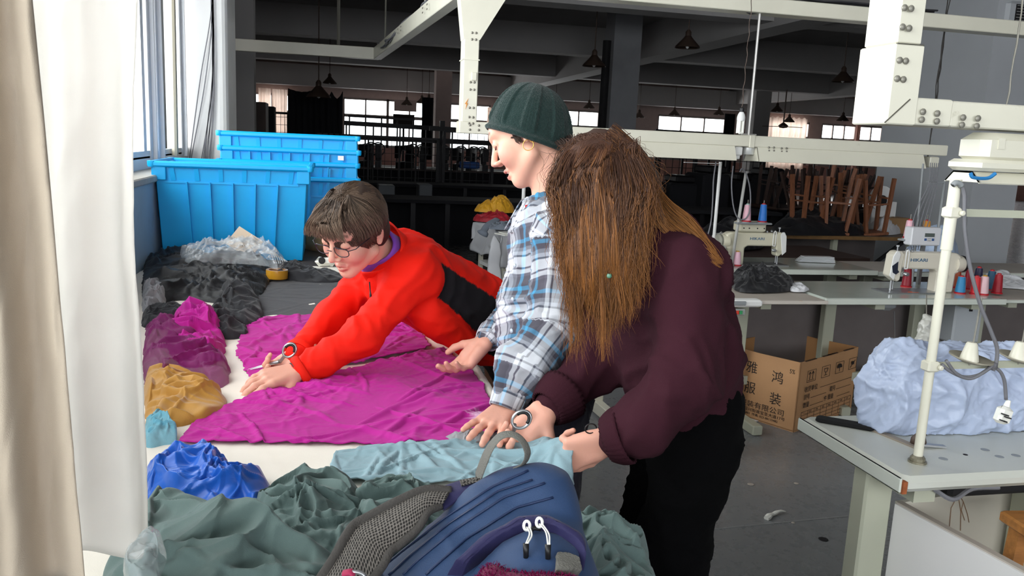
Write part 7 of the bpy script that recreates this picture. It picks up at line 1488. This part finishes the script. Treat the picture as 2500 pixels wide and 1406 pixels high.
# knitted hat: gored dome with ribs and rolled brim
def beanie(root, Q):
    nt_, nr_ = 240, 64; G = np.zeros((nr_, nt_, 3)); th0 = .78; c0_, s0_ = math.cos(th0), math.sin(th0)
    for j in range(nr_):
        s_ = j/(nr_-1); th = s_*math.pi/2; rr = math.cos(th)**.78; hh = math.sin(th)**1.05*.150; roll = .009*math.exp(-((s_-.035)/.035)**2)
        for i in range(nt_):
            a = 2*math.pi*i/nt_; seg = (a*8/(2*math.pi)) % 1; fade = min(1, (1-s_)*5)*min(1, max(0, (s_-.08)*14)); rib = (.0065*(seg < .42)+.006*math.exp(-((seg-.43)/.03)**2)+.004*math.exp(-((seg-.99)/.03)**2))*fade
            st = .0012*math.sin(i*math.pi*.8)*(seg < .42)*fade+.0009*math.sin(j*1.7+i*1.1)
            q = (.090+roll+rib+st)*rr; x = q*math.sin(a); y = (.110+roll+rib+st)*rr*math.cos(a)-.004*s_; z = hh
            G[j, i] = Q(x, .008+y*c0_-z*.60, -.018+y*s0_+z*.80)
    G = np.concatenate([G, G[:, :1]], 1); n, k = G.shape[:2]; idx = np.arange(n*k).reshape(n, k)
    o = polymesh('knitted_hat', G.reshape(-1, 3), np.stack([idx[:-1, :-1], idx[:-1, 1:], idx[1:, 1:], idx[1:, :-1]], -1).reshape(-1, 4), fabric('green_wool', '0f2825', rough=.95, weave=420, bump=.9, sheen=.12, var=.15), parent=root); o.modifiers.new('t', 'SOLIDIFY').thickness = .006
beanie(p2, Q2); lashes(p2, Q2)
rndh = np.random.RandomState(4); sp = []
for k in range(26): a = 2.1+1.9*rndh.rand(); y0 = math.cos(a); x0 = math.sin(a); sp.append([Q2(.066*x0, -.018+.078*y0, -.060), Q2(.070*x0, -.022+.084*y0, -.080), Q2(.066*x0+.004*rndh.normal(), -.024+.085*y0, -.095-.02*rndh.rand())])
for k in range(3): sp.append([Q2(.074, .024-.003*k, -.005), Q2(.077, .018-.004*k, -.018), Q2(.074, .014-.005*k, -.03-.01*rndh.rand())])
locks('hair', p2, sp, nsub=22, seed=6, thick=.0008, spread=.008, c0=L3('2c211d'), c1=L3('55433a'), K_=9, wob=.004)
MB().tube([Q2(.083, -.004+.0135*math.sin(a), -.046+.0135*math.cos(a)) for a in np.linspace(0, 2*math.pi, 25)], .0011, 6, cap=False).tube([Q2(.081, -.020+.008*math.sin(a), -.036+.010*math.cos(a)) for a in np.linspace(0, 2*math.pi, 17)], .0009, 6, cap=False).build('hoop_earring', mat('gold', 'c99a52', .25, .9), p2, world=True, smooth=True)
MB().box(Q2(0, .086, -.064), (.016, .004, .004), R=np.stack(B2_, 1)).build('teeth', m_tube, p2, world=True)
# ------------------------------------------------------------------ person in the maroon sweater with long hair
m_maroon = fabric('maroon_wool', '361922', rough=.95, weave=600, spec=.15, sheen=0, var=.1, bump=.3); m_blk = fabric('black_trousers', '050506', rough=1., spec=.1, sheen=0, var=.05)
hp3 = P(1680, 1035, 1.83); p3 = empty('person', (hp3[0]+.0, hp3[1], 0), 'person in a dark maroon sweater and black trousers whose long auburn hair hides the face', 'person')
hc3 = P(1468, 468, 1.75); f3 = D(-.55, -.78, .30); u3_ = D(-.50, .62, .45); hpr, Q3, B3_ = head_prims(hc3, f3, u3_, 1.0)
nb3 = P(1575, 560, 1.80); sh3L, el3L, wr3L = P(1682, 668, 1.70), P(1668, 930, 1.62), P(1492, 1068, 1.64); sh3R, el3R, wr3R = P(1500, 665, 1.96), P(1455, 885, 1.90), P(1340, 992, 1.80)
h3L = hand_prims(P(1480, 1076, 1.645), D(-.86, -.34, -.1), D(.20, -.25, .95), +1, curls=((.15, .25, .15), (1.0, 1.1, .7), (1.1, 1.15, .7), (1.15, 1.2, .7)), thumb=(.95, .25, -.1), spread=.04, sc=.92)
h3R = hand_prims(P(1328, 1005, 1.79), D(-.62, -.66, .2), D(.35, -.2, -.9), -1, curls=((.6, .8, .5), (.8, .9, .6), (.85, .9, .6), (.9, .9, .6)), thumb=(.55, .9, .25), spread=.05, sc=.98)
make_body(p3, hpr, [h3L, h3R], [cap(Q3(0, -.03, -.045), nb3, .050, .060)], [cap(P(1600, 640, 1.82), P(1670, 960, 1.82), .10, .10), cap(hp3, V(hp3[0], hp3[1], .2), .08, .05)], Q3)
c3a, c3b, c3c = P(1598, 665, 1.83), P(1652, 830, 1.83), P(1672, 965, 1.82); ax3 = nrm(c3c-c3a); wd3 = nrm(TW-ax3*(TW@ax3))
ps = [cap(c3a, c3b, .122, .128, n=wd3, s=1.25, id=0), cap(c3b, c3c, .128, .122, n=wd3, s=1.2, id=0), cap(nb3+V(0, 0, -.02), c3a, .085, .125, id=0), cap(sh3L, nb3+V(0, 0, -.05), .074, .08, id=0), cap(sh3R, nb3+V(0, 0, -.05), .08, .08, id=0), cap(P(1722, 700, 1.80), P(1742, 930, 1.80), .042, .045, id=0),
      cap(sh3L, el3L, .070, .060, id=1), cap(el3L, P(1560, 1030, 1.62), .060, .054, id=2), cap(P(1560, 1030, 1.62), P(1505, 1062, 1.635), .054, .046, id=2), cap(sh3R, el3R, .064, .056, id=3), cap(el3R, P(1362, 975, 1.82), .056, .048, id=4), cap(P(1640, 1010, 1.79), P(1745, 985, 1.80), .05, .05, id=5)]
garment('maroon_sweater', p3, ps, m_maroon, h=.0078, k=.045, fold=.016, seed=12., fr=5.0, rel=3)
ribbed('sweater_cuff', p3, P(1528, 1060, 1.630), P(1482, 1074, 1.643), .058, .043, m_maroon, n=30, amp=.0024); ribbed('sweater_cuff', p3, P(1380, 960, 1.83), P(1334, 998, 1.797), .060, .042, m_maroon, n=30, amp=.0024)
kx1, kx2 = P(1640, 1330, 1.80), P(1582, 1330, 2.0); fa = V(kx1[0]+.02, kx1[1]+.01, .1); fb = V(kx2[0]+.0, kx2[1]+.02, .1)
pt = [cap(P(1678, 990, 1.82), hp3, .118, .115, n=wd3, s=1.25), cap(hp3+lg*.08+V(0, 0, -.04), kx1, .095, .070), cap(kx1, fa, .078, .058), cap(hp3-lg*.085+V(0, 0, -.04), kx2, .095, .070), cap(kx2, fb, .078, .058)]
garment('black_trousers', p3, pt, m_blk, h=.010, k=.04, fold=.009, seed=14.)
for q in (fa, fb): sh = []; shoe(sh, V(q[0], q[1], 0), (-1, -.2)); v, f = implicit(sh, .008, .03); polymesh('shoe', v, f, m_black, parent=p3)
MB().tube([P(1442, 1046, 1.63)+V(.012*math.cos(a), 0, .010*math.sin(a)) for a in np.linspace(0, 5.2, 16)], .0014, 5).build('hair_tie', m_black, p3, world=True)
# long hair: undercoat, falling curtain of strands and matted locks
s_, f_, u_ = B3_; R3 = np.stack([s_, f_, u_], 1)
v, f = implicit([ell(Q3(0, -.016, .030), V(.084, .100, .092), R3), ell(Q3(0, -.05, -.03), V(.076, .072, .085), R3), cap(P(1460, 500, 1.68), P(1470, 640, 1.67), .085, .07, n=D(0, 0, 1), s=.5), cap(P(1470, 640, 1.67), P(1475, 720, 1.665), .07, .045, n=D(0, 0, 1), s=.5), cap(P(1545, 480, 1.75), P(1640, 600, 1.72), .05, .03)], .006, .04)
n_ = vnormals(v, f); v = v+n_*(.010*(1-np.abs(pn(v*V(22, 22, 6))*2))[:, None]-.004); from mathutils.bvhtree import BVHTree; hb = BVHTree.FromPolygons([tuple(q) for q in v], [tuple(int(i) for i in q) for q in f]); c_ = np.clip((hc3[2]+.02-v[:, 2])/.42, 0, 1)[:, None]; polymesh('hair_undercoat', v, f, mat('auburn_undercoat', '4a2f24', .6, attr='col'), parent=p3, cols=L3('39271f')*(1-c_)+L3('6f4424')*c_)
rnd_ = np.random.RandomState(21); cD, cL = L3('4a3024'), L3('94602f'); PP, RR, CC = [], [], []; K_ = 20; top = Q3(-.0, -.02, .125)
def fall(x0_, x1_, d0, d1, yend, n, thick, seed, wob=.019, frizz=0., ystart=330):
    """strands leave the crown, run over the skull and hang straight down; x range at brow height"""
    r_ = np.random.RandomState(seed)
    for k in range(n):
        s0 = r_.rand(); xe = x0_+(x1_-x0_)*s0; d = d0+(d1-d0)*s0-.012*r_.rand(); ye = yend(xe)*(1-.22*r_.rand()**1.5)+r_.normal()*12
        st = P(1470+22*r_.normal()+(xe-1470)*.25, ystart+6+6*abs(r_.normal()), 1.715+.01*r_.normal()); mid0 = P(1465+(xe-1465)*.72, 365+.0006*(xe-1465)**2, (1.69+d)/2); mid = P(xe, min(455, ye-60)+8*r_.normal(), d); m2 = P(xe+6*r_.normal()+(1475-xe)*.06, 455+(ye-455)*.3, d-.005); m3 = P(xe+9*r_.normal()+(1470-xe)*.12, 455+(ye-455)*.65, d-.003); en = P(xe+14*r_.normal()+(1470-xe)*.16, ye, d)
        pts = resample(catmull([st, mid0, mid, m2, m3, en], 5), K_); t_ = np.linspace(0, 1, K_); ph = r_.rand(3)*6.3; a = wob*(t_**1.3)*r_.rand(); pts = pts+RT*(a*np.sin(t_*(8+7*r_.rand())+ph[0]))[:, None]+TW*(a*.7*np.sin(t_*(9+6*r_.rand())+ph[1]))[:, None]
        if frizz: pts = pts+frizz*r_.rand()*(np.sin(t_*25+ph[0])[:, None]*RT+np.cos(t_*21+ph[1])[:, None]*TW)*t_[:, None]+D(*(r_.normal(size=3)))*frizz*1.5*np.sin(math.pi*t_)[:, None]
        jit = .001+.007*r_.rand()
        pts = hug(pts, jit, hb)
        PP.append(pts); RR.append(thick*(.6+.8*r_.rand())*(1-.8*t_**4)); m_ = np.clip((t_-.38)*1.3+.22*r_.normal(), 0, 1)[:, None]; CC.append(cD*(1-m_)+cL*m_)
ends = lambda x: np.interp(x, [1335, 1365, 1395, 1430, 1470, 1500, 1540, 1580, 1605], [600, 720, 905, 720, 895, 800, 800, 720, 620])
fall(1340, 1600, 1.70, 1.66, ends, 2100, .00068, 31); fall(1345, 1595, 1.655, 1.635, ends, 950, .00068, 32, wob=.02); fall(1330, 1610, 1.70, 1.66, lambda x: ends(x)*.9, 420, .00035, 33, frizz=.014); fall(1380, 1560, 1.70, 1.66, lambda x: 520+0*x, 900, .0007, 34, ystart=318)
strands('hair', p3, np.array(PP), np.array(RR), np.array(CC), m_hair)
lk = []
for (xt, xm, xe, ye, d) in ((1425, 1392, 1390, 885, 1.655), (1412, 1378, 1372, 700, 1.68), (1440, 1440, 1448, 800, 1.64), (1450, 1462, 1472, 905, 1.63), (1470, 1500, 1520, 795, 1.63), (1480, 1545, 1560, 770, 1.64), (1490, 1575, 1585, 700, 1.66), (1445, 1418, 1425, 760, 1.65), (1462, 1480, 1492, 740, 1.635), (1478, 1525, 1540, 800, 1.64)):
    lk.append([P(xt+25, 362, 1.685), P((xt+xm)/2, 430, 1.645), P(xm, 540, d), P(xm+4, 660, d), P((xm+xe)/2+5, 660+(ye-660)*.55, d-.005), P(xe, ye, d)])
locks('hair_locks', p3, lk, nsub=46, K_=26, seed=8, bv=hb, thick=.0009, spread=.012, c0=L3('4d3122'), c1=L3('a66b33'), wob=.006, bias=-.12)
lk = []
for k in range(13):
    o_ = k*6-12; lk.append([P(1490+o_*.4, 330+o_, 1.72), P(1565+o_*.3, 395+o_*1.2, 1.72), P(1625+o_*.2, 500+o_, 1.70), P(1690+o_*.3, 560+o_*.9, 1.66), P(1745+rnd_.normal()*5, 620+o_*.3, 1.63), P(1775+rnd_.normal()*5, 650+rnd_.normal()*14, 1.625)])
locks('hair_locks', p3, lk, nsub=50, K_=18, seed=9, bv=hb, thick=.0009, spread=.020, c0=L3('3e281e'), c1=L3('93602e'), wob=.008)
MB().lathe([(.004, 0), (.0055, .003), (.004, .008)], P(1487, 678, 1.625), (0, 0, 1), 10).build('hair_bead', mat('jade_bead', '5b8a72', .3), p3, world=True)
# ------------------------------------------------------------------ scissors
def scissors(label, ring_c, ringn, ringu, shank, tip, m_h=None, r=.019):
    t = empty('scissors', ring_c, label, 'scissors'); n_ = nrm(ringn); u_ = nrm(ringu-n_*(ringu@n_)); w_ = np.cross(n_, u_)
    ring = [ring_c+u_*r*1.25*math.cos(a)+w_*r*math.sin(a) for a in np.linspace(0, 2*math.pi, 29)]; MB().tube(ring, .0042, 8, cap=False, flat=(n_, .8)).build('handle_ring', m_steel, t, world=True, smooth=True)
    inner = [ring_c+n_*.002+u_*(r-.003)*1.25*math.cos(a)+w_*(r-.003)*math.sin(a) for a in np.linspace(-1.3, 1.6, 15)]; MB().tube(inner, .004, 7).build('black_grip', m_black, t, world=True, smooth=True)
    MB().tube(catmull([ring_c-u_*r*1.1, ring_c*.45+shank*.55+n_*.004, shank], 6), [.005]*6+[.0045]*7, 8).build('shank', m_steel, t, world=True, smooth=True)
    x, y, z = frame(shank, tip); MB().tube([shank, shank*.5+tip*.5, tip], [.010, .008, .001], 8, flat=(x, .22)).build('blade', m_steel, t, world=True, smooth='auto'); MB().tube([shank+V(0, 0, .003), shank*.5+tip*.5+V(.004, .01, .002), tip+V(.002, .012, 0)], [.010, .008, .001], 8, flat=(x, .22)).build('blade', m_steel, t, world=True, smooth='auto')
    MB().lathe([(.005, 0), (.005, .003), (0, .004)], shank+V(0, 0, .004), (0, 0, 1), 12).build('pivot_screw', m_bolt, t, world=True)
scissors('steel scissors with black grip held open over the light blue cloth', P(1273, 1024, 1.735), TW, D(.75, .55, 0), P(1240, 1070, 1.765), PZ(1120, 1083, .858), r=.017)
scissors('steel scissors with black grip cutting the corner of the upper magenta piece', P(707, 855, 2.20), TW, D(.6, .7, .1), P(683, 884, 2.21), PZ(603, 904, .862), r=.016)
# ================================================================== RUCKSACK
m_navy = fabric('navy_polyester', '243f66', rough=.6, var=.05, sheen=.1, weave=1500, bump=.3); m_navy2 = fabric('deep_purple_navy', '221f4d', rough=.65, var=.08, weave=1500, bump=.3); m_pip = mat('navy_piping', '1a2c50', .5)
m_mesh = mat('grey_mesh', '5b5754', .8); m_web = mat('grey_webbing', '6d6c66', .75, bump=.4, bscale=400)
def meshmat():
    nt = m_mesh.node_tree; N = nt.nodes; L = nt.links; b = N['Principled BSDF']; a = N.new('ShaderNodeAttribute'); a.attribute_name = 'wuv'; vo = N.new('ShaderNodeTexVoronoi'); vo.inputs['Scale'].default_value = 210; vo.inputs['Randomness'].default_value = .15; L.new(a.outputs['Vector'], vo.inputs['Vector'])
    r = N.new('ShaderNodeMapRange'); L.new(vo.outputs['Distance'], r.inputs[0]); r.inputs[1].default_value = .25; r.inputs[2].default_value = .45; mx = N.new('ShaderNodeMix'); mx.data_type = 'RGBA'; L.new(r.outputs[0], mx.inputs[0]); mx.inputs[6].default_value = lin('1f1d1c'); mx.inputs[7].default_value = lin('75706a'); L.new(mx.outputs[2], b.inputs['Base Color'])
    bp = N.new('ShaderNodeBump'); bp.inputs['Strength'].default_value = .8; bp.inputs['Distance'].default_value = .002; L.new(r.outputs[0], bp.inputs['Height']); L.new(bp.outputs[0], b.inputs['Normal'])
meshmat()
bc = P(1190, 1500, 1.12); bp_ = empty('rucksack', (bc[0], bc[1], .86), 'navy blue rucksack with grey mesh straps leaning on the near cloths', 'backpack')
def loftsurf(name, rows, m, parent, n=60, k=60, disp=None, uvs=True, thick=None):
    """rows: list of polylines (top edge first) in room coordinates, spline-blended into a smooth sheet"""
    A = np.array([resample(catmull(r, 8), k) for r in rows]); B = np.stack([np.array(resample(catmull(list(A[:, i]), 8), n)) for i in range(k)], 1)
    if disp is not None:
        N_ = np.cross(np.gradient(B, axis=1), np.gradient(B, axis=0)); N_ /= np.linalg.norm(N_, axis=2)[..., None]+1e-9
        if N_[n//2, k//2]@TW < 0: N_ = -N_
        u = np.linspace(0, 1, k)[None]*np.ones((n, 1)); v = np.linspace(0, 1, n)[:, None]*np.ones((1, k)); B = B+N_*disp(u, v, B)[..., None]
    idx = np.arange(n*k).reshape(n, k); f = np.stack([idx[:-1, :-1], idx[:-1, 1:], idx[1:, 1:], idx[1:, :-1]], -1).reshape(-1, 4)
    u = np.cumsum(np.concatenate([np.zeros((n, 1)), np.linalg.norm(np.diff(B, axis=1), axis=2)], 1), 1); w = np.cumsum(np.concatenate([np.zeros((1, k)), np.linalg.norm(np.diff(B, axis=0), axis=2)], 0), 0)
    o = polymesh(name, B.reshape(-1, 3), f, m, parent=parent, uv=np.stack([u, w, u*0], -1).reshape(-1, 3))
    if thick: md = o.modifiers.new('t', 'SOLIDIFY'); md.thickness = thick
    return o
# solid body of the pack
core = [cap(P(1264, 1248, 1.20), P(1120, 1500, 1.13), .045, .10, n=TW, s=.9), cap(P(1348, 1285, 1.17), P(1322, 1520, 1.08), .045, .095, n=TW, s=.9), cap(P(1185, 1262, 1.2), P(1325, 1218, 1.2), .022, .03), cap(P(1185, 1285, 1.19), P(975, 1560, 1.16), .05, .09, n=TW, s=.8), cap(P(1255, 1215, 1.22), P(1325, 1205, 1.21), .028, .028)]
v, f = implicit(core, .006, .05); v = relax(v, f, 2); n_ = vnormals(v, f); v = v+n_*(.005*fbm(v*9, 2)+.003*np.clip(1-np.abs(pn(v*V(10, 10, 16)+2)*2.2), 0, 1)**2)[:, None]; v[:, 2] = np.maximum(v[:, 2], .862); polymesh('main_compartment', v, f, m_navy, parent=bp_)
def onbag(x, y, d=None):
    return P(x, y, d)
from mathutils.bvhtree import BVHTree
_bv = BVHTree.FromPolygons([tuple(q) for q in v], [tuple(int(i) for i in q) for q in f])
def hit(x, y, off=.003):
    r = nrm(ray(x, y)); h = _bv.ray_cast(Vector(_o), Vector(r)); 
    if h[0] is None: return P(x, y, 1.12)
    nn = np.array(h[1]); nn = nn if nn@(-r) > 0 else -nn; return np.array(h[0])+nn*off
b = MB()
for pts in (((1290, 1150), (1200, 1190), (1080, 1270), (985, 1345), (920, 1400)), ((1330, 1180), (1230, 1215), (1110, 1295), (1020, 1370), (985, 1404)), ((1350, 1215), (1260, 1240), (1140, 1315), (1060, 1385), (1040, 1404))):
    b.tube([hit(*q, .0012) for q in resample(pts, 30)], .0017, 6)
b.build('piping', m_pip, bp_, world=True, smooth=True)
b = MB()
for pts in (((1300, 1172), (1215, 1200), (1095, 1280), (1003, 1355), (950, 1404)),): b.tube([hit(*q, .0012) for q in resample(pts, 34)], .0024, 6, flat=(TW, .5))
b.build('zip', mat('navy_zip', '16264a', .4), bp_, world=True, smooth=True)
def patch(name, top, bot, m, off=.010, n=26, k=40, bulge=.0):
    T, B = resample(top, k), resample(bot, k); G = np.zeros((n, k, 3))
    for j in range(n):
        s_ = j/(n-1)
        for i in range(k): q = T[i]*(1-s_)+B[i]*s_; e = min(s_, 1-s_, i/(k-1), 1-i/(k-1)); G[j, i] = hit(q[0], q[1], off*min(1, e*12)+bulge*math.sin(math.pi*s_)*math.sin(math.pi*i/(k-1)))
    idx = np.arange(n*k).reshape(n, k); return polymesh(name, G.reshape(-1, 3), np.stack([idx[:-1, :-1], idx[:-1, 1:], idx[1:, 1:], idx[1:, :-1]], -1).reshape(-1, 4), m, parent=bp_)
patch('front_pocket', [(1150, 1404), (1230, 1330), (1300, 1296), (1360, 1310), (1400, 1345), (1412, 1380)], [(1170, 1450), (1240, 1440), (1300, 1435), (1350, 1440), (1400, 1440), (1416, 1440)], m_navy, off=.010, bulge=.012)
patch('pocket_flap', [(1090, 1404), (1180, 1330), (1270, 1280), (1340, 1282), (1395, 1320), (1422, 1370)], [(1130, 1406), (1215, 1345), (1290, 1308), (1345, 1315), (1390, 1345), (1424, 1395)], m_navy2, off=.022, bulge=.006)
patch('pocket_corner', [(1345, 1378), (1370, 1372), (1395, 1382)], [(1345, 1420), (1370, 1420), (1400, 1420)], m_web, off=.024)
# zip pulls with cords
for k, (x, y, x2, y2) in enumerate(((1300, 1330, 1296, 1385), (1322, 1322, 1330, 1388))):
    a = hit(x, y, .030); e = hit(x2, y2, .036); b = MB().tube(catmull([a, a+(e-a)*.4+RT*.004, e], 6), .0011, 6).tube(catmull([a+RT*.004, a+(e-a)*.5+RT*.007, e+RT*.002], 6), .0011, 6).tube([a+RT*.004*math.cos(t_)+UP*(.006*math.sin(t_)+.002) for t_ in np.linspace(0, 6.28, 15)], .0022, 6, cap=False)
    b.build('zip_cord', m_tube, bp_, world=True, smooth=True); MB().tube([e, e-UP*.018], [.0042, .0034], 8).build('zip_pull', m_black, bp_, world=True, smooth=True)
b = MB().tube([hit(1300, 1328, .02), hit(1312, 1320, .022), hit(1324, 1320, .02)], .003, 6); b.build('zip_slider', m_black, bp_, world=True, smooth=True)
# haul loop
lp_ = [P(*q) for q in ((1166, 1168, 1.225), (1180, 1130, 1.215), (1196, 1095, 1.21), (1220, 1066, 1.205), (1250, 1060, 1.205), (1275, 1076, 1.20), (1288, 1105, 1.20), (1280, 1130, 1.205), (1258, 1142, 1.21), (1240, 1146, 1.215))]
cl = catmull(lp_, 6); rr_ = np.interp(np.linspace(0, 1, len(cl)), [0, .15, .35, .55, .8, 1], [.0165, .016, .009, .007, .010, .012])
MB().tube(cl, list(rr_), 10, flat=(TW*.9+RT*.3, .16)).build('haul_loop', m_web, bp_, world=True, smooth=True)
# shoulder strap: padded mesh band with rim
top = [(1100, 1198, 1.20), (1040, 1196, 1.19), (975, 1222, 1.17), (900, 1262, 1.15), (868, 1280, 1.14), (845, 1310, 1.12), (815, 1365, 1.09), (775, 1425, 1.07)]
bot = [(1075, 1235, 1.17), (1045, 1250, 1.15), (1020, 1290, 1.13), (975, 1330, 1.11), (955, 1345, 1.10), (935, 1380, 1.08), (905, 1420, 1.06), (880, 1460, 1.05)]
Tp, Bt = [P(*q) for q in top], [P(*q) for q in bot]
mid = [(a+b_)/2+TW*.012 for a, b_ in zip(Tp, Bt)]; loftsurf('shoulder_strap', [Tp, mid, Bt], m_mesh, bp_, n=30, k=80, thick=.010, disp=lambda u, v, B: .004*np.sin(math.pi*v))
MB().tube(catmull(Tp, 8), .0075, 8).build('strap_binding', mat('dark_grey_binding', '45423f', .8, bump=.3, bscale=300), bp_, world=True, smooth=True); MB().tube(catmull(Bt, 8), .006, 8).build('strap_binding', MATS['dark_grey_binding'], bp_, world=True, smooth=True)
tp = [P(*q) for q in ((1160, 1165, 1.225), (1125, 1172, 1.22), (1085, 1185, 1.21), (1050, 1200, 1.20))]; bt = [P(*q) for q in ((1185, 1185, 1.20), (1140, 1205, 1.19), (1110, 1225, 1.18), (1085, 1240, 1.17))]
loftsurf('strap_yoke', [tp, [(a+b_)/2+TW*.006 for a, b_ in zip(tp, bt)], bt], m_navy2, bp_, n=16, k=30, thick=.008)
tp = [P(*q) for q in ((1172, 1163, 1.222), (1150, 1166, 1.222), (1122, 1172, 1.218))]; bt = [P(*q) for q in ((1178, 1176, 1.212), (1158, 1180, 1.208), (1135, 1186, 1.204))]; loftsurf('yoke_mesh', [tp, [(a+b_)/2+TW*.012 for a, b_ in zip(tp, bt)], bt], m_mesh, bp_, n=10, k=20, thick=.006)
# side edge strap on the right
MB().tube(catmull([P(1345, 1200, 1.17), P(1385, 1275, 1.15), P(1420, 1340, 1.12), P(1428, 1420, 1.10)], 8), .007, 8, flat=(TW, .3)).build('side_binding', m_pip, bp_, world=True, smooth=True)
# magenta plush thing and little metal clasp at the bottom edge
pc = [cap(P(1215, 1448, 1.01), P(1300, 1466, 1.00), .020, .020), cap(P(1300, 1466, 1.00), P(1385, 1458, 1.0), .020, .016), cap(P(1204, 1398, 1.02), P(1206, 1440, 1.02), .009, .018), cap(P(1215, 1480, 1.0), P(1370, 1485, .99), .035, .035)]
v, f = implicit(pc, .004, .02); n_ = vnormals(v, f); v2 = v+n_*(.002*fbm(v*45, 3))[:, None]; base = V(v[:, 0].mean(), v[:, 1].mean(), v[:, 2].min()); o = polymesh('plush_pouch', v2-base, f, fabric('magenta_plush', '6e1240', rough=1., sheen=.1, var=.15, weave=500, bump=.8), world=False); o.location = base; tag(o, 'fluffy dark magenta pouch in front of the rucksack pocket', 'pouch')
rp = np.random.RandomState(3); ii = rp.choice(len(v2), 3600); st = v2[ii]; nn = n_[ii]; fu = np.stack([st, st+nn*.002+.001*rp.normal(size=st.shape), st+nn*.0035+.0015*rp.normal(size=st.shape)], 1)-base; fo = strands('fur', None, fu, np.tile([.0006, .0005, .0002], (len(ii), 1)), np.tile(L3('741544'), (len(ii)*3, 1)).reshape(len(ii), 3, 3), mat('plush_fur', '741544', 1., spec=.1)); fo.parent = o
t = empty('metal_clasp', P(868, 1402, 1.03), 'shiny metal clasp on a pink band at the bottom edge beneath the strap', 'clasp')
MB().tube([P(868, 1408, 1.03)+RT*.011*math.cos(a)+UP*.006*math.sin(a) for a in np.linspace(0, 6.28, 25)], .003, 8, cap=False).build('ring', m_steel, t, world=True, smooth=True); MB().tube([P(838, 1400, 1.03), P(855, 1396, 1.03), P(866, 1404, 1.03)], .009, 8, flat=(TW, .4)).build('band', mat('pink_band', 'b03058', .7), t, world=True, smooth=True)
